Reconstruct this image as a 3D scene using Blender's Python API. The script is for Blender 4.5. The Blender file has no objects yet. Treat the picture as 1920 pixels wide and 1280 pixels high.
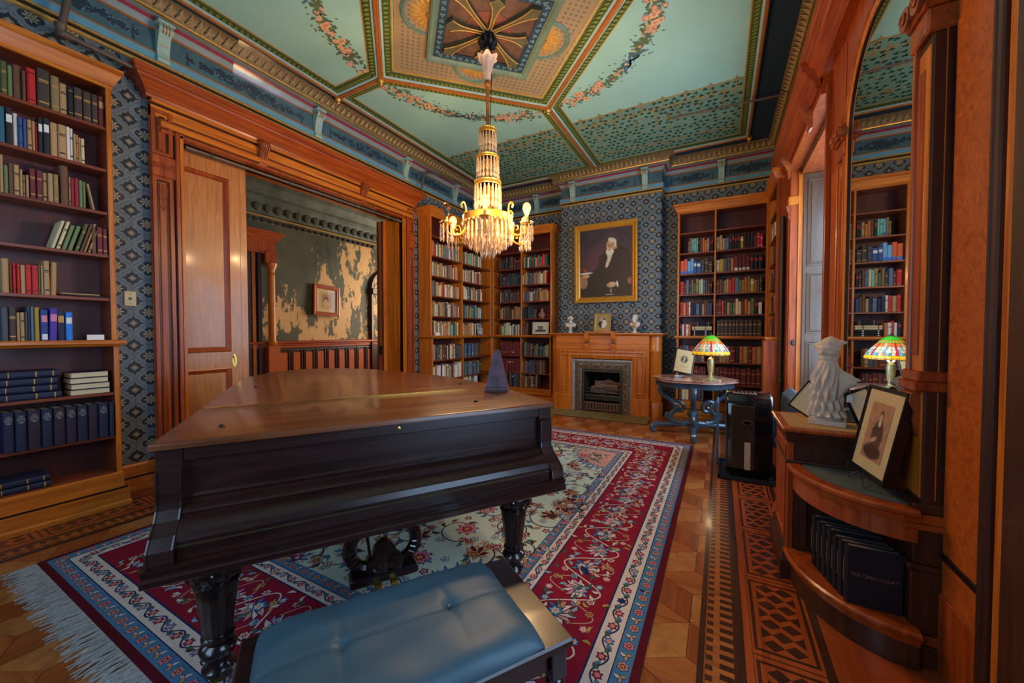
import bpy, bmesh, math, random
import numpy as np
from mathutils import Vector, Matrix, Quaternion

# ------------------------------------------------------------------ camera, world, exposure, daylight
scene = bpy.context.scene
C = bpy.data.collections.new('library_room'); scene.collection.children.link(C)
cam_d = bpy.data.cameras.new('camera'); cam = bpy.data.objects.new('camera', cam_d); C.objects.link(cam)
cam_d.sensor_width = 36.0; cam_d.lens = 717.2 * 36.0 / 1920.0; cam_d.clip_start = 0.02
cam.location = (0, 0, 1.4)
cam.rotation_euler = (math.pi / 2 - 0.02513, 0, 0.4991)
scene.camera = cam
scene.view_settings.view_transform = 'Standard'
scene.view_settings.look = 'None'
scene.view_settings.exposure = 1.02
scene.view_settings.gamma = 1.0
scene.view_settings.use_curve_mapping = False
world = bpy.data.worlds.new('sky'); scene.world = world; world.use_nodes = True
world.node_tree.nodes['Background'].inputs[0].default_value = (0.42, 0.62, 1.0, 1)
world.node_tree.nodes['Background'].inputs[1].default_value = 0.6

def area_light(name, loc, rot, sx, sy, power, col, spread=math.pi):
    d = bpy.data.lights.new(name, 'AREA'); d.shape = 'RECTANGLE'; d.size = sx; d.size_y = sy
    d.energy = power; d.color = col; d.spread = spread
    o = bpy.data.objects.new(name, d); C.objects.link(o); o.location = loc; o.rotation_euler = rot
    return o
def point_light(name, loc, power, col, r=0.03):
    d = bpy.data.lights.new(name, 'POINT'); d.energy = power; d.color = col; d.shadow_soft_size = r
    o = bpy.data.objects.new(name, d); C.objects.link(o); o.location = loc
    return o
HP = math.pi / 2
SKY = (0.46, 0.70, 1.0)
area_light('daylight_rear_window_a', (-3.35, -0.97, 2.0), (HP, 0, 0), 1.1, 2.3, 8, SKY)
area_light('daylight_rear_window_b', (-1.55, -0.97, 2.0), (HP, 0, 0), 1.1, 2.3, 20, SKY)
area_light('daylight_side_window', (1.28, 4.72, 2.0), (0, HP, 0), 2.2, 1.5, 58, SKY)
area_light('daylight_near_window', (1.28, 0.90, 1.85), (0, HP, 0), 2.6, 1.2, 30, SKY)
area_light('daylight_next_room', (-6.1, 7.9, 2.2), (HP, 0, math.pi), 1.4, 2.0, 58, (1.0, 0.80, 0.58))

random.seed(7); rng = random.Random(11)
# ------------------------------------------------------------------ helpers
def srgb(r, g, b):
    return tuple(((c / 255) / 12.92 if c / 255 <= 0.04045 else ((c / 255 + 0.055) / 1.055) ** 2.4) for c in (r, g, b)) + (1.0,)
ROOTM = {}
def _props(o, label=None, cat=None, group=None, kind=None):
    if label: o['label'] = label
    if cat: o['category'] = cat
    if group: o['group'] = group
    if kind: o['kind'] = kind
    return o
def thing(name, label, cat, loc=(0, 0, 0), rz=0.0, group=None, parent=None):
    o = bpy.data.objects.new(name, None); C.objects.link(o); o.empty_display_size = 0.05
    o.location = loc; o.rotation_euler = (0, 0, rz)
    ROOTM[o.name] = Matrix.Translation(loc) @ Matrix.Rotation(rz, 4, 'Z')
    return _props(o, label, cat, group)
def fill_slots(o, mats):
    for m in mats: o.data.materials.append(m)
def sub(a, b): return Vector(a) - Vector(b)
class MB:
    def __init__(s): s.v = []; s.f = []; s.m = []; s.mi = 0
    def add(s, vs, fs):
        k = len(s.v); s.v += [tuple(v) for v in vs]
        for f in fs: s.f.append(tuple(i + k for i in f)); s.m.append(s.mi)
        return s
    def mat(s, i): s.mi = i; return s
    def box(s, x0, x1, y0, y1, z0, z1, M=None):
        vs = [Vector(p) for p in ((x0,y0,z0),(x1,y0,z0),(x1,y1,z0),(x0,y1,z0),(x0,y0,z1),(x1,y0,z1),(x1,y1,z1),(x0,y1,z1))]
        if M is not None: vs = [M @ v for v in vs]
        return s.add(vs, [(0,3,2,1),(4,5,6,7),(0,1,5,4),(1,2,6,5),(2,3,7,6),(3,0,4,7)])
    def bbox(s, x0, x1, y0, y1, z0, z1, b=0.004, M=None):
        bm = bmesh.new(); bmesh.ops.create_cube(bm, size=1.0)
        for v in bm.verts: v.co = Vector(((x0+x1)/2+v.co.x*(x1-x0), (y0+y1)/2+v.co.y*(y1-y0), (z0+z1)/2+v.co.z*(z1-z0)))
        bmesh.ops.bevel(bm, geom=bm.edges[:], offset=b, segments=1, affect='EDGES', profile=0.5)
        bm.verts.index_update()
        vs = [(M @ v.co) if M is not None else v.co.copy() for v in bm.verts]; fs = [[v.index for v in f.verts] for f in bm.faces]
        bm.free(); return s.add(vs, fs)
    def prism(s, poly, axis, a, b, M=None):
        n = len(poly)
        def p(q, t): return (t, q[0], q[1]) if axis == 'x' else ((q[0], t, q[1]) if axis == 'y' else (q[0], q[1], t))
        vs = [Vector(p(q, a)) for q in poly] + [Vector(p(q, b)) for q in poly]
        if M is not None: vs = [M @ v for v in vs]
        fs = [(i, (i+1) % n, n+(i+1) % n, n+i) for i in range(n)] + [tuple(range(n-1, -1, -1)), tuple(range(n, 2*n))]
        return s.add(vs, fs)
    def lathe(s, prof, c=(0,0,0), n=20, M=None, a0=0.0, a1=2*math.pi, sx=1.0, sy=1.0):
        full = abs(a1 - a0 - 2*math.pi) < 1e-6; k = n if full else n + 1
        vs = []; fs = []
        for r, z in prof:
            for i in range(k):
                a = a0 + (a1-a0)*i/n; v = Vector((c[0]+r*sx*math.cos(a), c[1]+r*sy*math.sin(a), c[2]+z)); vs.append(M @ v if M is not None else v)
        for j in range(len(prof)-1):
            for i in range(n if full else k-1):
                i2 = (i+1) % k; fs.append((j*k+i, j*k+i2, (j+1)*k+i2, (j+1)*k+i))
        if full and prof[0][0] > 1e-4: fs.append(tuple(range(k-1, -1, -1)))
        if full and prof[-1][0] > 1e-4: fs.append(tuple((len(prof)-1)*k+i for i in range(k)))
        return s.add(vs, fs)
    def tube(s, pts, r, n=8, M=None, cap=True, closed=False, flat=1.0):
        pts = [Vector(p) for p in pts]; m = len(pts); rs = r if isinstance(r, (list, tuple)) else [r]*m
        T = []
        for i in range(m):
            a = pts[(i-1) % m] if (i > 0 or closed) else pts[i]; b = pts[(i+1) % m] if (i < m-1 or closed) else pts[i]
            T.append((b-a).normalized() if (b-a).length > 1e-9 else Vector((0,0,1)))
        u = T[0].orthogonal().normalized(); vs = []
        for i in range(m):
            if i: u = (T[i-1].rotation_difference(T[i]) @ u)
            u = (u - T[i]*u.dot(T[i])).normalized(); w = T[i].cross(u)
            for k in range(n):
                a = 2*math.pi*k/n; p = pts[i] + (u*math.cos(a) + w*math.sin(a)*flat)*rs[i]; vs.append(M @ p if M is not None else p)
        fs = []
        for i in range(m if closed else m-1):
            for k in range(n):
                j = (i+1) % m; fs.append((i*n+k, i*n+(k+1) % n, j*n+(k+1) % n, j*n+k))
        if cap and not closed: fs += [tuple(range(n-1,-1,-1)), tuple((m-1)*n+k for k in range(n))]
        return s.add(vs, fs)
    def sweep(s, path, prof, up=(0,0,1), closed=False, M=None, close_prof=False):
        """mitred sweep; prof points (o, h): o to the right of travel, h along up"""
        P = [Vector(p) for p in path]; m = len(P); up = Vector(up); vs = []; k = len(prof)
        for i in range(m):
            tin = (P[i]-P[i-1]).normalized() if (i > 0 or closed) else None
            tout = (P[(i+1) % m]-P[i]).normalized() if (i < m-1 or closed) else None
            if tin is None: tin = tout
            if tout is None: tout = tin
            n1 = tin.cross(up).normalized(); n2 = tout.cross(up).normalized(); b = (n1+n2)
            b = b.normalized() if b.length > 1e-6 else n1; q = b / max(0.25, b.dot(n1))
            for o, h in prof:
                p = P[i] + q*o + up*h; vs.append(M @ p if M is not None else p)
        fs = []
        for i in range(m if closed else m-1):
            j = (i+1) % m
            for a in range(k if close_prof else k-1): b = (a+1) % k; fs.append((i*k+a, j*k+a, j*k+b, i*k+b))
        if not closed: fs += [tuple(range(k)), tuple((m-1)*k+a for a in range(k-1,-1,-1))]
        return s.add(vs, fs)
    def poly(s, pts): return s.add(pts, [tuple(range(len(pts)))])
    def build(s, name, mats, parent=None, smooth=False, world=True, kind=None, label=None, ang=35):
        me = bpy.data.meshes.new(name)
        v = s.v
        r = parent
        while r is not None and r.parent is not None: r = r.parent
        if world and r is not None and r.name in ROOTM:
            Mi = ROOTM[r.name].inverted(); v = [tuple(Mi @ Vector(p)) for p in v]
        me.from_pydata(v, [], s.f); me.validate(clean_customdata=False)
        if not isinstance(mats, (list, tuple)): mats = [mats]
        for m in mats: me.materials.append(m)
        if len(mats) > 1 and len(me.polygons) == len(s.m): me.polygons.foreach_set('material_index', s.m)
        bm = bmesh.new(); bm.from_mesh(me); bmesh.ops.recalc_face_normals(bm, faces=bm.faces); bm.to_mesh(me); bm.free()
        if smooth:
            me.polygons.foreach_set('use_smooth', [True]*len(me.polygons)); me.set_sharp_from_angle(angle=math.radians(ang))
        me.update()
        o = bpy.data.objects.new(name, me); C.objects.link(o)
        if parent is not None: o.parent = parent
        if kind: o['kind'] = kind
        if label: o['label'] = label
        return o
def struct(name, mb, mat, label=None, parent=None, **kw):
    return mb.build(name, mat, parent, kind=None if parent else 'structure', label=label, **kw)
def copy_obj(o, parent=None):
    c = o.copy(); C.objects.link(c)
    if parent is not None: c.parent = parent
    return c
def copy_tree(o, parent=None):
    c = copy_obj(o, parent)
    for ch in o.children: copy_tree(ch, c)
    return c
def arc(cx, cy, r, a0, a1, n):
    return [(cx + r*math.cos(math.radians(a0+(a1-a0)*i/n)), cy + r*math.sin(math.radians(a0+(a1-a0)*i/n))) for i in range(n+1)]
def text_mesh(s, size, extrude=0.0006, align='CENTER'):
    c = bpy.data.curves.new('lettering', 'FONT'); c.body = s; c.size = size; c.extrude = extrude; c.align_x = align; c.align_y = 'CENTER'; c.resolution_u = 2
    o = bpy.data.objects.new('lettering_tmp', c); C.objects.link(o)
    dg = bpy.context.evaluated_depsgraph_get(); me = bpy.data.meshes.new_from_object(o.evaluated_get(dg))
    bpy.data.objects.remove(o); return me
def catmull(pts, n=6, closed=False):
    P = [Vector(p) for p in pts]; out = []; m = len(P)
    for i in range(m if closed else m-1):
        g = (lambda k: P[k % m]) if closed else (lambda k: P[min(max(k, 0), m-1)])
        a, b, c, d = g(i-1), g(i), g(i+1), g(i+2)
        for j in range(n):
            t = j/n; out.append(0.5*((2*b)+(c-a)*t+(2*a-5*b+4*c-d)*t*t+(3*b-a-3*c+d)*t**3))
    if not closed: out.append(P[-1])
    return out
# ------------------------------------------------------------------ materials
class E:
    """tiny expression layer over shader math nodes"""
    def __init__(s, t, k): s.t = t; s.k = k
    def _b(s, op, o=None, o2=None):
        n = s.t.nodes.new('ShaderNodeMath'); n.operation = op
        for i, q in enumerate((s, o, o2)):
            if q is None: continue
            if isinstance(q, E): s.t.links.new(q.k, n.inputs[i])
            else: n.inputs[i].default_value = float(q)
        return E(s.t, n.outputs[0])
    def __add__(s, o): return s._b('ADD', o)
    __radd__ = __add__
    def __sub__(s, o): return s._b('SUBTRACT', o)
    def __rsub__(s, o): return (s * -1) + o
    def __mul__(s, o): return s._b('MULTIPLY', o)
    __rmul__ = __mul__
    def __truediv__(s, o): return s._b('DIVIDE', o)
    def fract(s): return s._b('FRACT')
    def abs(s): return s._b('ABSOLUTE')
    def sin(s): return s._b('SINE')
    def cos(s): return s._b('COSINE')
    def sqrt(s): return s._b('SQRT')
    def lt(s, o): return s._b('LESS_THAN', o)
    def gt(s, o): return s._b('GREATER_THAN', o)
    def min(s, o): return s._b('MINIMUM', o)
    def max(s, o): return s._b('MAXIMUM', o)
    def atan2(s, o): return s._b('ARCTAN2', o)
def new_mat(name, rough=0.5, metal=0.0, col=(0.5, 0.5, 0.5, 1), spec=0.5, coat=0.0):
    m = bpy.data.materials.new(name); m.use_nodes = True; b = m.node_tree.nodes['Principled BSDF']
    b.inputs['Base Color'].default_value = col; b.inputs['Roughness'].default_value = rough; b.inputs['Metallic'].default_value = metal
    b.inputs['Specular IOR Level'].default_value = spec; b.inputs['Coat Weight'].default_value = coat; b.inputs['Coat Roughness'].default_value = 0.12
    m.diffuse_color = col
    return m, m.node_tree, b
def coords(t, kind='Object', scale=(1, 1, 1)):
    tc = t.nodes.new('ShaderNodeTexCoord'); mp = t.nodes.new('ShaderNodeMapping'); mp.inputs['Scale'].default_value = scale
    t.links.new(tc.outputs[kind], mp.inputs[0]); return mp.outputs[0]
def noise(t, vec, scale=5, detail=4, rough=0.6, dist=0.0):
    n = t.nodes.new('ShaderNodeTexNoise'); n.inputs['Scale'].default_value = scale; n.inputs['Detail'].default_value = detail
    n.inputs['Roughness'].default_value = rough; n.inputs['Distortion'].default_value = dist
    t.links.new(vec, n.inputs['Vector']); return n.outputs[0]
def ramp(t, fac, stops):
    n = t.nodes.new('ShaderNodeValToRGB'); cr = n.color_ramp
    while len(cr.elements) > 1: cr.elements.remove(cr.elements[-1])
    for i, (p, c) in enumerate(stops):
        e = cr.elements[0] if i == 0 else cr.elements.new(p)
        e.position = p; e.color = c
    t.links.new(fac if not isinstance(fac, E) else fac.k, n.inputs[0]); return n.outputs[0]
def mixc(t, fac, a, b):
    n = t.nodes.new('ShaderNodeMix'); n.data_type = 'RGBA'
    t.links.new(fac.k if isinstance(fac, E) else fac, n.inputs[0]) if not isinstance(fac, (int, float)) else setattr(n.inputs[0], 'default_value', fac)
    for i, q in ((6, a), (7, b)):
        if isinstance(q, tuple): n.inputs[i].default_value = q
        else: t.links.new(q, n.inputs[i])
    return n.outputs[2]
def bump(t, b, h, strength=0.2, dist=0.01):
    n = t.nodes.new('ShaderNodeBump'); n.inputs['Strength'].default_value = strength; n.inputs['Distance'].default_value = dist
    t.links.new(h.k if isinstance(h, E) else h, n.inputs['Height']); t.links.new(n.outputs[0], b.inputs['Normal'])
def wood(name, dark, light, axis='z', rough=0.38, fine=1.0, coat=0.15, fleck=False, spec=0.5, bm=0.10):
    m, t, b = new_mat(name, rough, 0, light, spec, coat)
    sc = {'x': (1.2, 22, 22), 'y': (22, 1.2, 22), 'z': (22, 22, 1.2), 'b': (7, 7, 7)}[axis]
    v = coords(t, 'Object', tuple(q*fine for q in sc))
    n1 = noise(t, v, 1.0, 6, 0.65, 0.6 if axis != 'b' else 1.6); n2 = noise(t, v, 4.0, 3, 0.6)
    f = E(t, n1)*0.75 + E(t, n2)*0.25
    c = ramp(t, f, [(0.30, dark), (0.5, tuple((a+q)/2 for a, q in zip(dark, light))), (0.72, light)])
    t.links.new(c, b.inputs['Base Color']); 
    if bm: bump(t, b, n2, bm, 0.002)
    r = (E(t, n1)*0.22 + (rough-0.10)); t.links.new(r.k, b.inputs['Roughness'])
    return m
def plain(name, col, rough=0.5, metal=0.0, var=0.12, scale=18, coat=0.0, bmp=0.0, spec=0.5):
    m, t, b = new_mat(name, rough, metal, col, spec, coat)
    v = coords(t, 'Object'); n = noise(t, v, scale, 4, 0.6)
    lo = tuple(q*(1-var) for q in col[:3])+(1,); hi = tuple(min(1, q*(1+var)) for q in col[:3])+(1,)
    t.links.new(ramp(t, n, [(0.3, lo), (0.7, hi)]), b.inputs['Base Color'])
    if bmp: bump(t, b, n, bmp, 0.004)
    return m
def attr_mat(name, rough=0.6, attr='paint', coat=0.0):
    m, t, b = new_mat(name, rough, 0, (0.5, 0.5, 0.5, 1), 0.4, coat)
    a = t.nodes.new('ShaderNodeVertexColor'); a.layer_name = attr
    n = noise(t, coords(t), 60, 3, 0.6); f = E(t, n)*0.3 + 0.85
    mx = t.nodes.new('ShaderNodeVectorMath'); mx.operation = 'SCALE'; t.links.new(a.outputs[0], mx.inputs[0]); t.links.new(f.k, mx.inputs['Scale'])
    t.links.new(mx.outputs[0], b.inputs['Base Color']); return m
def glow(name, col, strength):
    m, t, b = new_mat(name, 0.4, 0, col); b.inputs['Emission Color'].default_value = col; b.inputs['Emission Strength'].default_value = strength
    n = noise(t, coords(t), 30, 2); t.links.new(ramp(t, n, [(0.3, tuple(q*0.8 for q in col[:3])+(1,)), (0.7, col)]), b.inputs['Base Color']); return m
def glass(name, tint=(1, 1, 1, 1), rough=0.02, ior=1.45):
    m, t, b = new_mat(name, rough, 0, tint); b.inputs['Transmission Weight'].default_value = 1.0; b.inputs['IOR'].default_value = ior
    n = noise(t, coords(t), 40, 2); r = E(t, n)*0.03 + rough; t.links.new(r.k, b.inputs['Roughness']); return m
def wallpaper(name, ui):
    m, t, b = new_mat(name, 0.62, 0, srgb(40, 60, 78))
    tc = t.nodes.new('ShaderNodeTexCoord'); sp = t.nodes.new('ShaderNodeSeparateXYZ'); t.links.new(tc.outputs['Object'], sp.inputs[0])
    nz = noise(t, tc.outputs['Object'], 60, 4, 0.7); nb = noise(t, tc.outputs['Object'], 140, 3, 0.7); N = E(t, nz); NB = E(t, nb)
    u = E(t, sp.outputs[ui])/0.21 + 40.0; v = E(t, sp.outputs[2])/0.197 + 40.0
    du = (u + 0.5).fract() - 0.5; dv = (v + 0.5).fract() - 0.5
    a = du.abs(); c = dv.abs(); s = a + c + (N - 0.5)*0.05
    r = (du*du + dv*dv).sqrt(); th = dv.atan2(du)
    flower = r.lt((th*8.0).cos()*0.045 + 0.165)
    ring = (r - 0.095).abs().lt(0.014); eye = r.lt(0.045)
    halo = (r - 0.225).abs().lt(0.014) * (th*16.0).cos().gt(0.1)
    wob = (a*37.7).cos()*0.018 + (c*37.7).cos()*0.018
    band = (s - 0.53 + wob).abs().lt(0.165); hole = ((s*26.0).sin()*0.5 + (NB*2.4 - 1.2)).gt(0.42)
    dia = s.gt(0.865); dieye = s.gt(0.955); diring = (s - 0.90).abs().lt(0.012)
    bg = srgb(20, 25, 31); leaf = srgb(104, 116, 122); fl = srgb(168, 154, 124); dm = srgb(150, 142, 122)
    col = mixc(t, N, bg, srgb(31, 38, 46))
    col = mixc(t, band*(hole*-0.55 + 1.0)*0.95, col, leaf)
    col = mixc(t, halo*0.35, col, leaf)
    col = mixc(t, flower*0.95, col, fl); col = mixc(t, ring*0.75, col, bg); col = mixc(t, eye*0.8, col, srgb(120, 84, 60))
    col = mixc(t, dia*0.95, col, dm); col = mixc(t, diring*0.8, col, bg); col = mixc(t, dieye*0.6, col, srgb(170, 140, 105))
    t.links.new(col, b.inputs['Base Color']); bump(t, b, band*0.5 + flower, 0.12, 0.002)
    return m
OAK = wood('golden_oak', srgb(146, 64, 8), srgb(228, 132, 34), 'z', 0.34)
OAKX = wood('golden_oak_rail', srgb(146, 64, 8), srgb(230, 134, 34), 'x', 0.34)
OAKY = wood('golden_oak_rail_deep', srgb(146, 64, 8), srgb(230, 134, 34), 'y', 0.34)
CHERRY = wood('red_cherry', srgb(106, 34, 9), srgb(190, 86, 24), 'z', 0.32)
CHERRYY = wood('red_cherry_rail', srgb(106, 34, 9), srgb(192, 88, 24), 'y', 0.32)
DOORW = wood('quartersawn_oak', srgb(150, 84, 34), srgb(214, 142, 74), 'z', 0.36, 2.2)
SHELF = wood('shelf_mahogany', srgb(88, 30, 12), srgb(150, 68, 26), 'x', 0.4)
SHELFY = wood('shelf_mahogany_deep', srgb(88, 30, 12), srgb(150, 68, 26), 'y', 0.4)
BACK = wood('case_back_red', srgb(52, 12, 9), srgb(98, 28, 18), 'z', 0.5)
PIANO = wood('rosewood', srgb(22, 9, 9), srgb(54, 25, 20), 'x', 0.30, 1.0, 0.2, bm=0)
PLID = wood('rosewood_lid', srgb(64, 28, 12), srgb(134, 70, 32), 'x', 0.32, 0.8, 0.3, bm=0)
BLACKW = plain('ebonised_wood', srgb(26, 17, 18), 0.22, 0, 0.3, 30, 0.5)
WALNUT = wood('dark_walnut', srgb(38, 18, 10), srgb(84, 42, 22), 'z', 0.4)
BURL = wood('burl_veneer', srgb(140, 56, 12), srgb(206, 104, 30), 'b', 0.36, 3.0)
DKLINE = plain('ebony_line', srgb(34, 16, 10), 0.35, 0, 0.2)
CARVE = wood('carved_oak', srgb(96, 36, 12), srgb(184, 92, 36), 'b', 0.4, 1.5)
GOLD = plain('gilt', srgb(196, 150, 68), 0.36, 0.65, 0.25, 25)
GOLDP = plain('gold_paint', srgb(188, 142, 66), 0.5, 0.2, 0.25, 25)
BRASS = plain('brass', srgb(206, 160, 74), 0.24, 0.9, 0.15, 12)
AGEDB = plain('aged_bronze', srgb(96, 82, 52), 0.45, 0.7, 0.3, 25)
IRON = plain('cast_iron', srgb(62, 60, 60), 0.45, 0.6, 0.35, 30, 0, 0.2)
IRONL = plain('cast_iron_relief', srgb(124, 108, 88), 0.4, 0.6, 0.4, 40, 0, 0.3)
STEELP = plain('grey_steel_pipe', srgb(104, 86, 74), 0.5, 0.3, 0.2, 20)
WPX = wallpaper('wallpaper_side', 1); WPY = wallpaper('wallpaper_end', 0)
SAGE = plain('sage_ceiling_paint', srgb(150, 194, 176), 0.7, 0, 0.08, 1.3)
TEAL = plain('clover_ground_paint', srgb(116, 152, 124), 0.7, 0, 0.12, 4)
NAVYP = plain('dark_blue_paint', srgb(30, 54, 72), 0.6, 0, 0.35, 60)
BLUEP = plain('sky_blue_paint', srgb(92, 148, 168), 0.55, 0, 0.10, 8)
FRIEZE = plain('frieze_blue_paint', srgb(64, 96, 104), 0.6, 0, 0.14, 6)
GREYP = plain('grey_paint', srgb(128, 140, 136), 0.6, 0, 0.08, 6)
CRIM = plain('crimson_paint', srgb(150, 30, 56), 0.55, 0, 0.2, 20)
PALEB = plain('pale_blue_paint', srgb(158, 190, 184), 0.55, 0, 0.1, 10)
ORNGP = plain('bronze_orange_paint', srgb(176, 104, 44), 0.45, 0.25, 0.15, 20)
GREENP = plain('leaf_green_paint', srgb(116, 132, 50), 0.6, 0, 0.2, 30)
OLIVE = plain('olive_paint', srgb(70, 84, 38), 0.6, 0, 0.2, 30)
TANP = plain('tan_stencil_paint', srgb(150, 132, 100), 0.6, 0, 0.22, 90)
EGG = plain('gilded_plaster', srgb(122, 98, 62), 0.5, 0.1, 0.35, 40)
PLASTER = plain('white_plaster', srgb(206, 188, 168), 0.55, 0, 0.08, 14)
PAPER = plain('book_paper', srgb(206, 188, 150), 0.8, 0, 0.12, 90)
WHITE = plain('white_card', srgb(228, 226, 220), 0.7, 0, 0.05)
BLACK = plain('black_lacquer', srgb(14, 14, 16), 0.25, 0, 0.2)
BLACKP = plain('black_plastic', srgb(16, 17, 19), 0.12, 0, 0.2, 20, 0.6)
GLASS = glass('clear_glass')
CLOTH = {}
def cloth_mat(k, rgb):
    CLOTH[k] = plain('book_cloth_'+k, srgb(*rgb), 0.6, 0, 0.18, 60)
for k, c in dict(olive=(86,88,48), green=(108,124,78), brown=(104,66,44), red=(190,30,28), espresso=(62,50,40), khaki=(138,112,68), tan=(176,136,88), black=(22,22,26), umber=(66,50,42), oxblood=(112,30,24), teal=(32,92,110), white=(222,214,200), blue=(58,82,130), cream=(214,192,148), maroon=(104,32,38), crimson=(146,28,46), grey=(72,76,82), slate=(92,112,132), mustard=(172,138,44), royal=(36,62,128), purple=(76,46,150), navy=(22,30,58), azure=(30,124,214), plum=(40,26,44), sky=(120,170,206), coral=(226,96,52), mint=(120,186,150), orange=(196,108,48), forest=(24,74,56), gold=(200,152,40), scarlet=(206,28,44)).items(): cloth_mat(k, c)
COLWORD = dict(olive='olive', green='sage green', brown='brown', red='red', espresso='dark brown', khaki='khaki', tan='tan', black='black', umber='dark brown', oxblood='dark red', teal='teal', white='white', blue='blue', cream='cream', maroon='maroon', crimson='crimson', grey='grey', slate='slate blue', mustard='mustard', royal='royal blue', purple='purple', navy='navy', azure='bright blue', plum='dark plum', sky='pale blue', coral='coral', mint='mint green', orange='orange', forest='dark green', gold='golden', scarlet='scarlet')
# ------------------------------------------------------------------ room shell
XL, XR, YB, YE, YR, ZC = -4.54, 0.82, 6.95, 7.25, -0.80, 4.36
BX0, BX1 = -2.70, -0.91          # chimney breast
pane_m = bpy.data.materials.new('window_pane'); pane_m.use_nodes = True
_t = pane_m.node_tree; _t.nodes.clear(); _o = _t.nodes.new('ShaderNodeOutputMaterial'); _mx = _t.nodes.new('ShaderNodeMixShader'); _tr = _t.nodes.new('ShaderNodeBsdfTransparent'); _gl = _t.nodes.new('ShaderNodeBsdfGlossy')
_gl.inputs['Roughness'].default_value = 0.03
_nf = E(_t, noise(_t, coords(_t), 3, 2))*0.04 + 0.04; _t.links.new(_nf.k, _mx.inputs[0]); _t.links.new(_tr.outputs[0], _mx.inputs[1]); _t.links.new(_gl.outputs[0], _mx.inputs[2]); _t.links.new(_mx.outputs[0], _o.inputs[0])

w = MB()
for y0, y1, z0, z1 in ((YR-0.2, 1.73, 0, ZC), (4.57, YE+0.2, 0, ZC), (1.73, 4.57, 3.22, ZC)): w.box(XL-0.2, XL, y0, y1, z0, z1)
wall_left = struct('wall_left', w, WPX, 'blue patterned wallpaper wall with wide doorway')
w = MB(); w.box(XL-0.2, XR+0.4, YE, YE+0.2, 0, ZC)
wall_end = struct('wall_end', w, WPY, 'blue patterned wallpaper wall behind bookcases')
w = MB()
w.box(BX0, -2.21, YB, YE, 0, ZC); w.box(-1.40, BX1, YB, YE, 0, ZC); w.box(-2.21, -1.40, YB, YE, 0.80, ZC)
wall_breast = struct('wall_chimney_breast', w, WPY, 'chimney breast papered in blue pattern')
w = MB()
for y0, y1, z0, z1 in ((YR-0.2, 0.25, 0, ZC), (1.55, 3.88, 0, ZC), (0.25, 1.55, 0, 0.5), (0.25, 1.55, 3.25, ZC), (5.70, YE+0.2, 0, ZC), (3.88, 5.70, 0, 0.62), (3.88, 5.70, 3.30, ZC)): w.box(XR, XR+0.42, y0, y1, z0, z1)
wall_right = struct('wall_right', w, WPX, 'wall holding the arched mirror and tall window')
w = MB()
for x0, x1, z0, z1 in ((XL-0.2, -3.95, 0, ZC), (-2.75, -2.15, 0, ZC), (-0.95, XR+0.4, 0, ZC), (-3.95, -2.75, 0, 0.8), (-3.95, -2.75, 3.2, ZC), (-2.15, -0.95, 0, 0.8), (-2.15, -0.95, 3.2, ZC)): w.box(x0, x1, YR-0.2, YR, z0, z1)
wall_rear = struct('wall_rear', w, WPY, 'papered wall with two windows behind the piano bench')
def window(name, lab, axis, a0, a1, z0, z1, d):
    """sash window: axis 'y' -> lies in a wall across y at depth d; 'x' -> across x"""
    def B(m, p0, p1, q0, q1, e):
        if axis == 'y': m.box(p0, p1, d-e, d+e, q0, q1)
        else: m.box(d-e, d+e, p0, p1, q0, q1)
    m = MB(); zm = (z0+z1)/2
    for p in ((a0, a0+.06, z0, z1), (a1-.06, a1, z0, z1), (a0, a1, z0, z0+.07), (a0, a1, z1-.07, z1), (a0, a1, zm-.03, zm+.03)): B(m, *p, .03)
    f = struct(name, m, OAK, lab)
    for q0, q1 in ((z0+.07, zm-.03), (zm+.03, z1-.07)):
        g = MB(); B(g, a0+.06, a1-.06, q0, q1, .004); g.build('pane', pane_m, f)
    g = MB()
    if axis == 'y': g.box(a0-.08, a1+.08, d, YR+0.06, z0-.05, z0)
    else: g.box(XR-0.04, d, a0, a1, z0-.05, z0)
    g.build('window_sill', OAK, f)
window('window_2', 'tall sash window behind the camera toward the left bookcase', 'y', -3.95, -2.75, 0.8, 3.2, YR-0.12)
window('window_3', 'tall sash window behind the piano bench', 'y', -2.15, -0.95, 0.8, 3.2, YR-0.12)
window('window_4', 'tall sash window in the right wall near the camera', 'x', 0.25, 1.55, 0.5, 3.25, XR+0.36)
window('window_1', 'tall sash window in the right wall behind the radiator', 'x', 3.88, 5.70, 0.62, 3.30, XR+0.36)

# floor: sub-floor plus parquet and inlay pieces
FLA = wood('parquet_honey', srgb(122, 56, 18), srgb(188, 106, 46), 'x', 0.30, 1.0, 0.3)
FLB = wood('parquet_amber', srgb(106, 44, 12), srgb(168, 86, 32), 'y', 0.30, 1.0, 0.3)
FLC = wood('parquet_tan', srgb(130, 74, 30), srgb(198, 126, 62), 'b', 0.30, 1.0, 0.3)
FLD = wood('inlay_walnut', srgb(42, 20, 12), srgb(78, 40, 24), 'y', 0.30, 1.0, 0.3)
FLR = wood('inlay_cherry', srgb(128, 48, 16), srgb(182, 84, 32), 'y', 0.30, 1.0, 0.3)
w = MB(); w.box(XL-0.2, XR+0.45, YR-0.2, YE+0.2, -0.06, -0.003)
floor = struct('floor', w, FLD, 'parquet floor with inlaid borders')
RUG = (-3.60, -0.27, 0.62, 5.16)
def in_rug(x, y, e): return RUG[0]+e < x < RUG[1]-e and RUG[2]+e < y < RUG[3]-e
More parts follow.
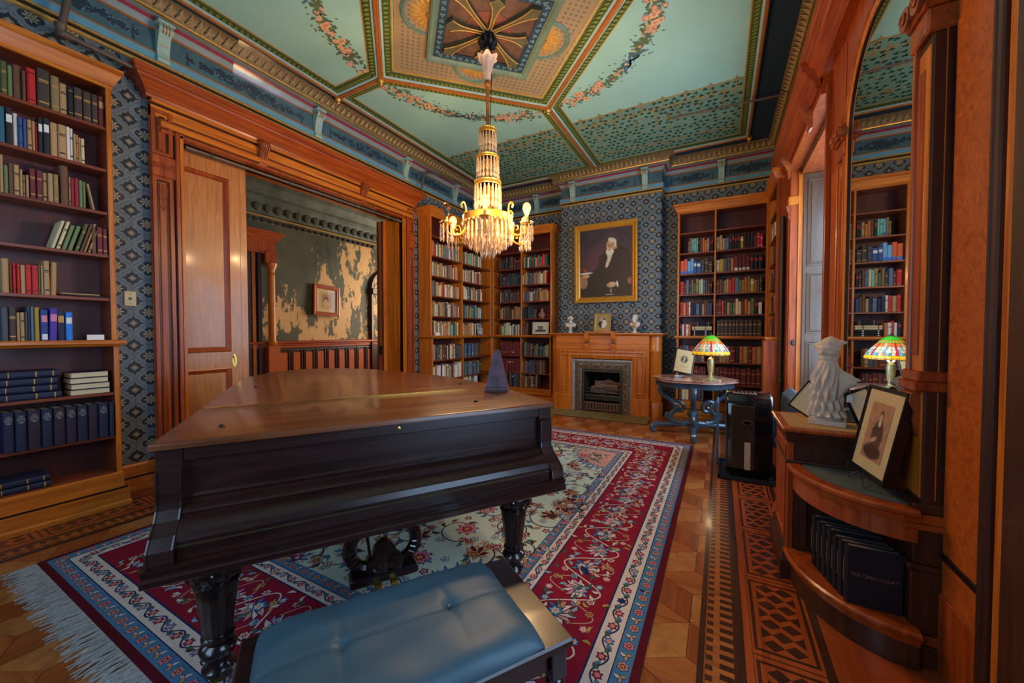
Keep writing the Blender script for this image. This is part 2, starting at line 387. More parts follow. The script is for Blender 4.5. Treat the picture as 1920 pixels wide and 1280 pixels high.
def clip_poly(P, ax, lim, keep_less):
    out = []
    for i in range(len(P)):
        a, b = P[i], P[(i+1) % len(P)]
        ia = (a[ax] < lim) == keep_less; ib = (b[ax] < lim) == keep_less
        if ia: out.append(a)
        if ia != ib:
            t = (lim-a[ax])/(b[ax]-a[ax]); out.append((a[0]+(b[0]-a[0])*t, a[1]+(b[1]-a[1])*t))
    return out
ed = 0.224; h3 = ed*math.sqrt(3)/2; g = 0.0012
FX0, FX1, FY0, FY1 = -3.80, -0.071, YR, 6.86
npq = 0
for i in range(-4, 34):
    for j in range(-6, 30):
        cx = FX0 + i*h3*2 + (h3 if j % 2 else 0); cy = FY0 + j*ed*1.5
        dirs = [(math.cos(math.radians(a))*ed, math.sin(math.radians(a))*ed) for a in (30, 90, 150, 210, 270, 330)]
        for k in range(3):
            a, b, c = dirs[2*k], dirs[(2*k+1) % 6], dirs[(2*k+2) % 6]
            P = [(cx, cy), (cx+a[0], cy+a[1]), (cx+b[0], cy+b[1]), (cx+c[0], cy+c[1])]
            mx, my = sum(p[0] for p in P)/4, sum(p[1] for p in P)/4
            if in_rug(mx, my, 0.16) or (mx < -3.0 and my > 4.6) or my > 6.75 or (my < -0.15 and mx > -1.6) or (mx > -1.7 and my < 0.35) : continue
            P = [(mx+(p[0]-mx)*(1-g/0.08), my+(p[1]-my)*(1-g/0.08)) for p in P]
            for ax, lim, less in ((0, FX0, False), (0, FX1, True), (1, FY0, False), (1, FY1, True)):
                if P: P = clip_poly(P, ax, lim, less)
            if len(P) < 3: continue
            w = MB().prism(P, 'z', -0.003, 0.0); w.build('parquet_block', (FLA, FLB, FLC)[k], floor); npq += 1
def border(side):
    """ladder band and diamond-check border along one long wall; side=+1 right, -1 left"""
    xm = lambda x: x if side > 0 else -3.90 - x
    y0, y1 = (0.2, 6.9) if side > 0 else (YR, 4.9)
    def strip(xa, xb, m, name='inlay_strip'):
        a, b = sorted((xm(xa), xm(xb))); MB().box(a, b, y0, y1, -0.003, 0.0).build(name, m, floor)
    strip(-.070, -.048, FLD); strip(-.046, -.040, FLB); strip(-.013, .012, FLA); strip(.068, .108, FLD); strip(.110, .140, FLR)
    strip(.40, .43, FLD); strip(.432, XR, FLR)
    w1 = MB(); a, b = sorted((xm(-.039), xm(.067))); w1.box(a, b, y0, y1, -0.004, -0.0012); w1.build('ladder_ground', FLA, floor)
    per = 0.0555; n = int((y1-y0)/per); me = {}
    for k in range(n):
        yy = y0 + k*per
        near = (0.9 < yy < 3.7) if side > 0 else (yy < 1.7)
        for xa, xb, off in ((-.039, -.014, 0.0), (.014, .066, 0.5)):
            if near:
                if (xa, side) not in me:
                    a, b = sorted((xm(xa), xm(xb))); o = MB().box(a, b, 0, per*0.48, -0.003, 0.0004).build('ladder_rung', FLD, floor); me[(xa, side)] = o
                else: o = copy_obj(me[(xa, side)])
                o.location.y = yy + (off*per if side > 0 else 0)
            else: FAR.box(*sorted((xm(xa), xm(xb))), yy+off*per, yy+off*per+per*0.48, -0.003, 0.0004)
    P0 = 1.335
    k0 = int(math.floor((y0-P0)/0.605)); k1 = int((y1-P0)/0.605)
    for k in range(k0, k1+1):
        ya = P0 + k*0.605; yb = ya + 0.605
        if yb < y0 or ya > 4.5: continue
        a, b = sorted((xm(.142), xm(.398)))
        MB().box(a, b, ya+.004, yb-.004, -0.003, -0.0006).build('panel_ground', FLR, floor)
        f = MB(); a, b = sorted((xm(.150), xm(.385)))
        f.sweep([(a, ya+.03, 0), (b, ya+.03, 0), (b, yb-.03, 0), (a, yb-.03, 0)], [(0, -.002), (0, .0002), (-.014, .0002), (-.014, -.002)], closed=True)
        f.build('panel_line', FLD, floor)
        # diamond checks: rows of dark rhombi three across
        xa, xb = sorted((xm(.185), xm(.350))); hw = (xb-xa)/4; ny = 7; hh = (yb-ya-.10)/(2*ny)
        if side < 0 and ya > 1.4: continue
        for r in range(ny):
            for c in range(5):
                if (c + r) % 2 == 0: continue
                cx = xa + c*hw; cy = ya+.05 + (2*r+1)*hh
                Q = [(cx-hw, cy), (cx, cy-hh), (cx+hw, cy), (cx, cy+hh)]
                for ax, lim, less in ((0, xa, False), (0, xb, True)): Q = clip_poly(Q, ax, lim, less)
                if len(Q) >= 3: MB().prism(Q, 'z', -0.003, 0.0002).build('diamond_inlay', FLD, floor)
FAR = MB()
border(1); border(-1)
FAR.build('ladder_rungs_beyond', FLD, floor, kind='stuff')

# ceiling
w = MB(); w.box(XL-0.2, XR+0.45, YR-0.2, YE+0.2, ZC, ZC+0.12)
ceiling = struct('ceiling', w, SAGE, 'painted ceiling with moulded ribs, garlands and central diamond')
CX, CY, HD = -2.02, 3.23, 1.47
PX0, PX1, PY0, PY1 = -4.24, 0.345, -0.42, 6.83
A_, B_, C_, D_ = (CX-HD, CY), (CX, CY+HD), (CX+HD, CY), (CX, CY-HD)
Ae, Be, Ce, De = (PX0, CY), (CX, PY1), (PX1, CY), (CX, PY0)
panels = [[A_, Ae, (PX0, PY1), Be, B_], [B_, Be, (PX1, PY1), Ce, C_], [C_, Ce, (PX1, PY0), De, D_], [D_, De, (PX0, PY0), Ae, A_], [A_, B_, C_, D_]]
def area2(P): return sum(P[i][0]*P[(i+1) % len(P)][1]-P[(i+1) % len(P)][0]*P[i][1] for i in range(len(P)))
# dark blue perimeter
def rectring(x0, x1, y0, y1, X0, X1, Y0, Y1, z0, z1):
    m = MB()
    for a in ((X0, x0, Y0, Y1), (x1, X1, Y0, Y1), (x0, x1, Y0, y0), (x0, x1, y1, Y1)): m.box(*a, z0, z1)
    return m
rectring(PX0-.015, PX1+.015, PY0-.015, PY1+.015, XL, XR, YR, YE, ZC-.012, ZC+.001).build('dark_blue_margin', NAVYP, ceiling)
LEAFB = MB(); RIBS = []
def leaf2(m, cx, cy, z, ang, L, W, zt=-0.0006):
    ca, sa = math.cos(ang), math.sin(ang)
    pts = [(0, 0), (L*.35, W*.5), (L*.7, W*.36), (L, 0), (L*.7, -W*.36), (L*.35, -W*.5)]
    m.poly([(cx+p[0]*ca-p[1]*sa, cy+p[0]*sa+p[1]*ca, z) for p in pts])
leafn = 0
for pi, P in enumerate(panels):
    if area2(P) > 0: P = P[::-1]                        # clockwise seen from above -> right of travel is inside
    path = [(p[0], p[1], ZC) for p in P]
    m = MB(); m.sweep(path, [(0, -.045), (.012, -.05), (.024, -.045), (.028, 0)], closed=True); m.build('rib_bronze', ORNGP, ceiling, smooth=True)
    m = MB(); m.sweep(path, [(.028, -.030), (.050, -.026), (.052, 0)], closed=True); m.build('rib_blue_fillet', PALEB, ceiling)
    m = MB(); m.sweep(path, [(.052, -.018), (.120, -.010), (.124, 0)], closed=True); m.build('leaf_band', OLIVE, ceiling)
    m = MB(); m.sweep(path, [(.124, -.004), (.136, -.003), (.137, 0)], closed=True); m.build('gold_line', GOLDP, ceiling)
    for i in range(len(P)):
        a, b = Vector((*P[i], 0)), Vector((*P[(i+1) % len(P)], 0)); L = (b-a).length; t = (b-a)/L; nrm = t.cross(Vector((0, 0, 1))); ang = math.atan2(t.y, t.x)
        for k in range(int(L/0.052)):
            p = a + t*(0.03+k*0.052) + nrm*0.086
            if p.y < -0.5: continue
            LEAFB.add([], []); leaf2(LEAFB, p.x-nrm.x*.026, p.y-nrm.y*.026, ZC-.0205, math.atan2(nrm.y, nrm.x)-0.5, .058, .034)
LEAFB.build('leaf_moulding', GREENP, ceiling, kind='stuff')
for p in (A_, B_, C_, D_, Ae, Be, Ce, (PX1, PY1), (PX0, PY1)):
    MB().lathe([(0, -.115), (.012, -.112), (.02, -.10), (.014, -.088), (.03, -.075), (.036, -.055), (.03, -.04), (.04, -.03), (.03, 0)], (*p, ZC), 14).build('drop_boss', GOLD, ceiling, smooth=True)
# clover panel
CLY = 5.25
for x0, x1 in ((PX0+.137, CX-.137), (CX+.137, PX1-.137)):
    MB().box(x0, x1, CLY, PY1-.137, ZC-.003, ZC+.001).build('clover_panel', TEAL, ceiling)
    for yy in (CLY, CLY+.20, PY1-.42):
        MB().box(x0, x1, yy-.008, yy+.008, ZC-.005, ZC).build('gold_line', GOLDP, ceiling)
DKGR = plain('stencil_dark_green', srgb(28, 60, 48), 0.7, 0, 0.2); PINKP = plain('stencil_pink', srgb(176, 124, 116), 0.7, 0, 0.2)
clov = MB(); gl = MB()
def trefoil(m, x, y, z, s, rot):
    for k in range(3):
        a = rot + k*2.094; cx, cy = x+math.cos(a)*s*.55, y+math.sin(a)*s*.55
        m.poly([(cx+math.cos(q)*s*.5, cy+math.sin(q)*s*.5, z) for q in [j*math.pi/3 for j in range(6)]])
def fleur(m, x, y, z, s):
    m.poly([(x-s*.13, y-s, z), (x+s*.13, y-s, z), (x+s*.13, y+s*.2, z), (x, y+s*.9, z), (x-s*.13, y+s*.2, z)])
    for q in (-1, 1): m.poly([(x, y-s*.3, z), (x+q*s*.7, y-s*.1, z), (x+q*s*.75, y+s*.25, z), (x+q*s*.35, y+s*.15, z)])
r2 = random.Random(3)
for x0, x1 in ((PX0+.16, CX-.16), (CX+.16, PX1-.16)):
    for i in range(int((x1-x0)/.085)):
        for j in range(15):
            x = x0+.04+i*.085+r2.uniform(-.02, .02)+(.04 if j % 2 else 0); y = CLY+.05+j*.094+r2.uniform(-.02, .02)
            if x > x1 or y > PY1-.16: continue
            q = r2.random(); clov.mat(1 if q < .10 else (2 if q < .16 else 0)); trefoil(clov, x, y, ZC-.0055, .029 if clov.mi == 0 else .024, r2.uniform(0, 6))
    n = int((x1-x0)/.27)
    for i in range(n+1):
        x = x0+.1+i*.27
        for yy, s in ((CLY-.03, .055), (CLY+.17, .06), (PY1-.43, .05)):
            fleur(gl, x+(.135 if yy > CLY else 0), yy-(-.02), ZC-.0065, s)
        gl.poly([(x-.006, CLY+.02, ZC-.006), (x+.006, CLY+.02, ZC-.006), (x+.006, CLY+.19, ZC-.006), (x-.006, CLY+.19, ZC-.006)])
        gl.poly([(x+.129, CLY+.21, ZC-.006), (x+.141, CLY+.21, ZC-.006), (x+.141, CLY+.62, ZC-.006), (x+.129, CLY+.62, ZC-.006)])
clov.build('clover_stencil', [DKGR, PINKP, GOLDP], ceiling, kind='stuff')
gl.build('gold_fleur_stencil', GOLDP, ceiling, kind='stuff')
# garlands along the diamond sides
ROSE = plain('painted_rose', srgb(196, 140, 118), 0.7, 0, 0.2); PEACH = plain('painted_peach', srgb(222, 176, 120), 0.7, 0, 0.2); LEAFD = plain('painted_leaf', srgb(92, 102, 66), 0.7, 0, 0.25); RIBN = plain('painted_ribbon', srgb(70, 112, 136), 0.7, 0, 0.2)
def garland(pa, pb, out, dip):
    m = MB(); pa, pb, out = Vector(pa), Vector(pb), Vector(out)
    for k in range(430):
        t = k/429; c = pa.lerp(pb, t) + out*(dip*4*t*(1-t)); w_ = 0.030 + 0.085*abs(2*t-1)**1.5
        if abs(t-.5) < .03: continue
        x, y = c.x+r2.uniform(-w_, w_), c.y+r2.uniform(-w_, w_)
        q = r2.random(); big = abs(2*t-1) > .45
        if q < (.24 if big else .10):
            m.mat(0 if r2.random() < .6 else 1); s = r2.uniform(.022, .05) if big else .02
            m.poly([(x+math.cos(a*.785)*s*(1 if a % 2 else .8), y+math.sin(a*.785)*s*(1 if a % 2 else .8), ZC-.0035-r2.random()*.001) for a in range(8)])
            m.mat(1-m.mi if m.mi < 2 else 0); m.poly([(x+math.cos(a*1.05)*s*.45, y+math.sin(a*1.05)*s*.45, ZC-.0050) for a in range(6)])
        elif q < .30: m.mat(3); leaf2(m, x, y, ZC-.003, r2.uniform(0, 6.3), .04, .025)
        else: m.mat(2); leaf2(m, x, y, ZC-.0025-r2.random()*.0008, r2.uniform(0, 6.3), r2.uniform(.04, .075), .028)
    for k in range(70):                                # light sprays
        t = r2.random(); c = pa.lerp(pb, t) + out*(dip*4*t*(1-t)); a = r2.uniform(0, 6.3); d = r2.uniform(.06, .16)
        m.mat(2); leaf2(m, c.x+math.cos(a)*d, c.y+math.sin(a)*d, ZC-.002, a+r2.uniform(-1, 1), .035, .016)
    c = pa.lerp(pb, .5)+out*dip; tdir = (pb-pa).normalized(); m.mat(3)
    def bow(pts, wd=.012):
        for i in range(len(pts)-1):
            a, b = pts[i], pts[i+1]; d = (b-a).normalized(); n = Vector((-d.y, d.x, 0))*wd
            m.poly([(*(a-n).xy, ZC-.004), (*(a+n).xy, ZC-.004), (*(b+n).xy, ZC-.004), (*(b-n).xy, ZC-.004)])
    for s in (-1, 1):
        bow([c + tdir*s*(.11*math.sin(q*math.pi/8)) + out*(.07*math.sin(q*math.pi/4)*-.7) for q in range(9)])
        bow([c + tdir*s*.05*q + out*(.02*math.sin(q*1.6)+.022*q) for q in range(5)], .009)
    m.build('painted_garland', [ROSE, PEACH, LEAFD, RIBN], ceiling, kind='stuff')
o2 = .17/math.sqrt(2)
for (pa, pb, sx, sy) in ((A_, B_, -1, 1), (B_, C_, 1, 1), (C_, D_, 1, -1), (D_, A_, -1, -1)):
    off = Vector((sx*.707, sy*.707, 0)); d = (Vector((*pb, 0))-Vector((*pa, 0))).normalized()
    garland(Vector((*pa, 0))+off*.20+d*.10, Vector((*pb, 0))+off*.20-d*.10, off, .34)
# central diamond: tan stencilled ground, square coffer, tracery, shells
def diam(h): return [(CX-h, CY), (CX, CY+h), (CX+h, CY), (CX, CY-h)]
MB().prism(diam(HD-.21), 'z', ZC-.004, ZC).build('tan_stencil_field', TANP, ceiling)
stn = MB()
for i in range(-26, 27):
    for j in range(-26, 27):
        x, y = CX+(i+j)*.038, CY+(i-j)*.038
        d = abs(x-CX)+abs(y-CY)
        if .86 < d < HD-.26: stn.poly([(x+math.cos(a*1.257)*.017, y+math.sin(a*1.257)*.017, ZC-.0048) for a in range(5)])
stn.build('rosette_stencil', plain('stencil_brown', srgb(124, 104, 78), .7, 0, .2), ceiling, kind='stuff')
def dsweep(h, prof, mat, name, **kw):
    P = [(p[0], p[1], ZC) for p in diam(h)]
    return MB().sweep(P, prof, closed=True).build(name, mat, ceiling, **kw)
dsweep(HD-.215, [(0, -.008), (.018, -.008), (.018, 0)], GOLDP, 'gold_line')
dsweep(.80, [(0, 0), (0, -.05), (.02, -.06), (.045, -.05), (.06, -.03), (.075, -.03)], plain('coffer_green_paint', srgb(98, 122, 104), .5, 0, .15), 'coffer_frame', smooth=True)
dsweep(.80, [(-.012, 0), (-.012, -.012), (.002, -.012)], GOLDP, 'gold_line')
dsweep(.695, [(0, -.032), (.085, -.028), (.085, -.02)], NAVYP, 'coffer_leaf_band')
cl = MB()
for k in range(4):
    a, b = Vector((*diam(.64)[k], 0)), Vector((*diam(.64)[(k+1) % 4], 0))
    for q in range(13):
        p = a.lerp(b, (q+.5)/13); trefoil(cl, p.x, p.y, ZC-.0345, .026, q*1.3)
cl.build('coffer_leaf_stencil', plain('stencil_blue', srgb(84, 124, 136), .7, 0, .2), ceiling, kind='stuff')
MB().prism(diam(.58), 'z', ZC-.016, ZC).build('coffer_panel', plain('coffer_umber', srgb(92, 66, 52), .6, 0, .3, 14), ceiling)
MB().lathe([(0, -.024), (.235, -.022), (.245, 0)], (CX, CY, ZC), 8).build('coffer_medallion', plain('coffer_rust', srgb(112, 62, 48), .6, 0, .4, 16), ceiling)
for k in range(8):
    a = k*math.pi/4; L = .50 if k % 2 == 0 else .36; M = Matrix.Translation((CX, CY, ZC-.03)) @ Matrix.Rotation(a, 4, 'Z')
    n = 10; top = []; bot = []
    for i in range(n+1):
        t = i/n; x = .05+(L-.05)*t; wd = .014+.055*t**4*(1 if k % 2 else .8); top.append((x, wd)); bot.append((x, -wd))
    poly = top + ([(L+.05, 0)] if k % 2 else [(L+.03, .03), (L+.07, 0), (L+.03, -.03)]) + bot[::-1]
    m = MB(); m.prism(poly, 'z', -.03, .014, M); m.build('tracery_rib', plain('tracery_bronze', srgb(92, 88, 62), .45, .2, .2) if k == 0 else bpy.data.materials['tracery_bronze'], ceiling)
    m = MB(); m.tube([(p[0], p[1], -.031) for p in top], .006, 5, M); m.tube([(p[0], p[1], -.031) for p in bot], .006, 5, M); m.build('tracery_gilding', GOLDP, ceiling)
for k in range(4):
    a, b = Vector((*diam(.80)[k], 0)), Vector((*diam(.80)[(k+1) % 4], 0)); c = (a+b)/2; d = (b-a).normalized(); nn = (c-Vector((CX, CY, 0))).normalized(); ang = math.atan2(nn.y, nn.x)
    M = Matrix.Translation((c.x, c.y, ZC)) @ Matrix.Rotation(ang-math.pi/2, 4, 'Z')
    m = MB(); m.sweep([(*q, 0) for q in arc(0, 0, .22, 0, 180, 16)], [(0, 0), (.01, -.02), (.03, -.024), (.05, -.01), (.052, 0)], M=M); m.build('shell_surround', bpy.data.materials['coffer_green_paint'], ceiling, smooth=True)
    m = MB(); m.lathe([(.25, 0), (.25, -.006), (.262, -.006), (.262, 0)], (0, 0, 0), 16, M, 0, math.pi); m.build('gold_line', GOLDP, ceiling)
    for q in range(9):
        aa = math.radians(10+20*q); m = MB(); Mq = M @ Matrix.Rotation(aa, 4, 'Z')
        m.lathe([(0, .02), (.008, .035), (.019, .10), (.026, .15), (.022, .185), (0, .20)], (0, 0, -.008), 8, Mq @ Matrix.Rotation(HP, 4, 'Y'), 0, 2*math.pi, .5, 1.0)
        m.build('shell_flute', GOLDP, ceiling, smooth=True)
    MB().lathe([(0, -.035), (.03, -.028), (.035, 0)], (c.x, c.y, ZC), 12).build('shell_boss', GOLD, ceiling, smooth=True)

# cornice bands following the walls and the chimney breast
cpath = [(XR, YR, 0), (XL, YR, 0), (XL, YE, 0), (BX0, YE, 0), (BX0, YB, 0), (BX1, YB, 0), (BX1, YE, 0), (XR, YE, 0)]
bands = [('rope_rail', GOLDP, [(0, 3.775), (.018, 3.78), (.018, 3.805), (0, 3.81)]), ('ebony_fillet', DKLINE, [(0, 3.812), (.010, 3.812), (.010, 3.832), (0, 3.832)]),
    ('olive_fillet', GOLDP, [(0, 3.834), (.026, 3.834), (.026, 3.850), (.02, 3.850)]), ('blue_band', BLUEP, [(0, 3.85), (.030, 3.852), (.034, 3.912), (0, 3.914)]),
    ('gold_fillet', ORNGP, [(0, 3.914), (.026, 3.914), (.026, 3.930), (0, 3.932)]), ('frieze', FRIEZE, [(0, 3.932), (.010, 3.932), (.010, 4.118), (0, 4.118)]),
    ('gold_fillet', ORNGP, [(0, 4.118), (.022, 4.118), (.022, 4.132), (0, 4.132)]), ('grey_cove', GREYP, [(0, 4.132), (.022, 4.134), (.034, 4.165), (.055, 4.183), (0, 4.19)]),
    ('crimson_fillet', CRIM, [(0, 4.185), (.057, 4.185), (.078, 4.203), (0, 4.205)]), ('grey_fillet', GREYP, [(0, 4.204), (.08, 4.204), (.118, 4.216), (0, 4.22)]),
    ('gilt_bead', GOLD, [(0, 4.216), (.120, 4.216), (.138, 4.222), (.142, 4.234), (.128, 4.244), (0, 4.246)]),
    ('egg_ground', EGG, [(0, 4.245), (.126, 4.245), (.140, 4.28), (.19, 4.325), (.215, 4.335), (.215, 4.349), (0, 4.349)])]
cornice = struct('trim_cornice', MB().sweep(cpath, [(0, 4.347), (.225, 4.349), (.225, 4.3495), (0, 4.3495)]), NAVYP, 'painted and gilded plaster cornice around the ceiling')
for n_, m_, p_ in bands: MB().sweep(cpath, p_).build(n_, m_, cornice, smooth=True, ang=30)
eggs = MB(); ck = MB()
segs = [((XL, 0.0), (XL, YE), (1, 0)), ((XL, YE), (BX0, YE), (0, -1)), ((BX0, YE), (BX0, YB), (-1, 0)), ((BX0, YB), (BX1, YB), (0, -1)), ((BX1, YB), (BX1, YE), (1, 0)), ((BX1, YE), (XR, YE), (0, -1)), ((XR, YE), (XR, 2.5), (-1, 0))]
for si, (a, b, n) in enumerate(segs):
    a = Vector((*a, 0)); b = Vector((*b, 0)); n = Vector((*n, 0)); t = (b-a).normalized(); L = (b-a).length; k = int(L/.075)
    if si == 6: MB().sweep([(XR, YE, 0), (XR, YR, 0)], [(0, 4.245), (.126, 4.245), (.140, 4.28), (.19, 4.325), (.215, 4.335), (.215, 4.349), (0, 4.349)]).build('egg_ground', EGG, cornice)
    for q in range(k):
        c = a + t*(q+.5)*.075
        P = lambda u, o, z: tuple(c + t*u + n*o + Vector((0, 0, z)))
        eggs.add([P(-.034, .146, 4.253), P(.034, .146, 4.253), P(-.024, .158, 4.285), P(.024, .158, 4.285), P(0, .218, 4.325), P(0, .172, 4.27), P(0, .19, 4.30)],
                 [(0, 1, 5), (0, 5, 6, 2), (1, 3, 6, 5), (2, 6, 4), (3, 4, 6)])
eggs.build('egg_and_dart', plain('dull_gilt_leaf', srgb(160, 130, 80), .5, .15, .25, 40), cornice, kind='stuff')
for n_, m_, p_ in bands[:-1]: MB().sweep([(XR, YE, 0), (XR, YR, 0)], p_).build(n_, m_, cornice, smooth=True, ang=30)
# corbels of the frieze
CORB = plain('corbel_pale_green', srgb(150, 176, 160), 0.55, 0, 0.1)
def corbel_parts(parent, M, s=1.0):
    m = MB(); m.prism([(.0, 3.85), (.055, 3.85), (.062, 3.88), (.05, 3.90), (.045, 3.94), (.058, 4.0), (.075, 4.06), (.11, 4.10), (.12, 4.14), (.105, 4.165), (0, 4.165)], 'x', -.045, .045, M)
    m.bbox(-.062, .062, -.001, .135, 4.165, 4.19, .005, M); cr = m.build('cornice_corbel', CORB, parent); parent = cr
    m = MB(); m.lathe([(.032, -.052), (.036, -.046), (.036, .046), (.032, .052)], (0, 0, 0), 14, M @ Matrix.Translation((0, .092, 4.125)) @ Matrix.Rotation(HP, 4, 'Y')); m.build('corbel_volute', CORB, parent, smooth=True)
    m = MB()
    for x in (-.022, 0, .022): m.tube([M @ Vector((x, .07+.06*math.sin(q), 4.125+.04*math.cos(q))) for q in (0.3, .9, 1.5, 2.1, 2.7)], .006, 5)
    for q in (-1, 1): m.lathe([(0, 0), (.016, .002), (.018, .006), (0, .008)], (0, 0, 0), 8, M @ Matrix.Translation((q*.052, .092, 4.125)) @ Matrix.Rotation(q*HP, 4, 'Y'))
    m.build('corbel_gilding', ORNGP, parent, smooth=True)
    m = MB(); 
    for q in range(6): a = q*1.05; m.poly([tuple(M @ Vector((math.cos(a)*.02+math.cos(a+e)*.012, .056+.004*q/6, 4.02+math.sin(a)*.022+math.sin(a+e)*.012))) for e in (0, 1.57, 3.14, 4.71)])
    m.build('corbel_painted_flower', ROSE, parent)
corb_spots = [((XL, y), -HP) for y in (0.06, 1.60, 3.13, 4.67, 5.98, 7.05)] + [((x, YE), math.pi) for x in (-3.35, -0.02)] + [((x, YB), math.pi) for x in (-2.47, -1.17)]
# label words for the row along the left wall, then the end wall
for k, ((x, y), rz) in enumerate(corb_spots):
    corbel_parts(cornice, Matrix.Translation((x, y, 0)) @ Matrix.Rotation(rz, 4, 'Z'))
# frieze stencil: clover clusters and hanging ribbon ties
DKST = plain('stencil_dark_blue', srgb(30, 52, 66), .7, 0, .2); LTST = plain('stencil_light_line', srgb(98, 138, 150), .7, 0, .2)
def frieze_cluster(a, b, n, wd):
    a, b, n = Vector((*a, 0)), Vector((*b, 0)), Vector((*n, 0)); t = (b-a).normalized(); m = MB()
    L = (b-a).length; c = a.lerp(b, .5)
    def P(u, z, o=.0115): return tuple(c + t*u + n*o + Vector((0, 0, z)))
    for k in range(int(150*wd)):
        u = r2.gauss(0, .26)*wd*L; z = 4.025+r2.uniform(-.065, .065)*(1-min(1, abs(u)/(L*.5)))
        if abs(u) > L*.42: continue
        s = r2.uniform(.02, .032); ro = r2.uniform(0, 6)
        for q in range(3):
            aa = ro+q*2.09; 
            for mi, f in ((1, .62), (0, .5)):
                m.mat(mi); m.poly([P(u+math.cos(aa)*s*.6+math.cos(e)*s*f, z+math.sin(aa)*s*.6+math.sin(e)*s*f, .0112+.0006*(1-mi)+k*2e-6) for e in [j*1.047 for j in range(6)]])
    for sgn in (-1, 1):
        u = sgn*L*.40; m.mat(0); m.poly([P(u-.006, 4.0), P(u+.006, 4.0), P(u+.004, 4.085), P(u-.004, 4.085)]); m.poly([P(u-.014, 3.955), P(u+.014, 3.955), P(u+.006, 4.0), P(u-.006, 4.0)])
        for q in (-1, 1):
            pts = [(u+q*.012+q*.024*math.sin(e*.5), 4.085+.018*math.sin(e)) for e in (0, 1, 2, 3, 4)]
            for i in range(4): m.poly([P(pts[i][0], pts[i][1]-.003), P(pts[i+1][0], pts[i+1][1]-.003), P(pts[i+1][0], pts[i+1][1]+.003), P(pts[i][0], pts[i][1]+.003)])
    m.build('frieze_stencil', [DKST, LTST], cornice, kind='stuff')
ys = [0.06, 1.60, 3.13, 4.67, 5.98, 7.05]
for i in range(len(ys)-1): frieze_cluster((XL, ys[i]+.05), (XL, ys[i+1]-.05), (1, 0), 1.0 if ys[i+1]-ys[i] > .9 else .5)
for y, xs in ((YE, [-4.54, -3.35, -2.70]), (YB, [-2.47, -1.17]), (YE, [-0.91, -0.02, 0.82])):
    for i in range(len(xs)-1): frieze_cluster((xs[i]+.05, y), (xs[i+1]-.05, y), (0, -1), .8)
# clear plastic sheet taped over a damaged stretch of the frieze
ps = MB(); Z = [(0.012, 3.90), (.014, 4.0), (.03, 4.12), (.09, 4.20), (.16, 4.26), (.235, 4.345)]
n = 10
vs = []; fs = []
for o_, z_ in Z:
    for i in range(n+1): vs.append((XL+o_+.012+.004*math.sin(i*1.9+z_*40), 2.20+i*.075-(z_-3.9)*.15, z_))
for j in range(len(Z)-1):
    for i in range(n): fs.append((j*(n+1)+i, j*(n+1)+i+1, (j+1)*(n+1)+i+1, (j+1)*(n+1)+i))
ps.add(vs, fs)
pl_m = pane_m.copy(); pl_m.name = 'clear_plastic'
for _n in pl_m.node_tree.nodes:
    if _n.type == 'BSDF_GLOSSY': _n.inputs['Roughness'].default_value = 0.22
o = ps.build('plastic_sheet', pl_m, None, smooth=True); _props(o, 'clear plastic sheet taped over the painted frieze above the doorway', 'plastic sheet')
# ------------------------------------------------------------------ doorway in the left wall
def rect_frame(m, plane, at, a0, a1, z0, z1, prof, sgn=1):
    """moulding around a rectangle; plane 'x' (wall across X at x=at, a=Y) or 'y'. prof (o inward, h out of wall), sgn = out direction"""
    if plane == 'x': P = [(at, a0, z0), (at, a1, z0), (at, a1, z1), (at, a0, z1)]; up = (sgn, 0, 0)
    else: P = [(a0, at, z0), (a1, at, z0), (a1, at, z1), (a0, at, z1)]; up = (0, sgn, 0)
    d = (Vector(P[1])-Vector(P[0])).normalized().cross(Vector(up)); s = 1 if d.z > 0 else -1
    m.sweep(P, [(s*o, h) for o, h in prof], up, closed=True); return m
DX = XL + 0.08
trim_door = struct('trim_1', MB().box(XL-0.30, XL+0.02, 1.50, 1.73, 0, 3.22).box(XL-0.30, XL+0.02, 4.57, 4.80, 0, 3.22).box(XL-0.30, XL+0.02, 1.50, 4.80, 3.22, 3.44), OAK, 'carved cherry and oak doorway surround with heavy crown')
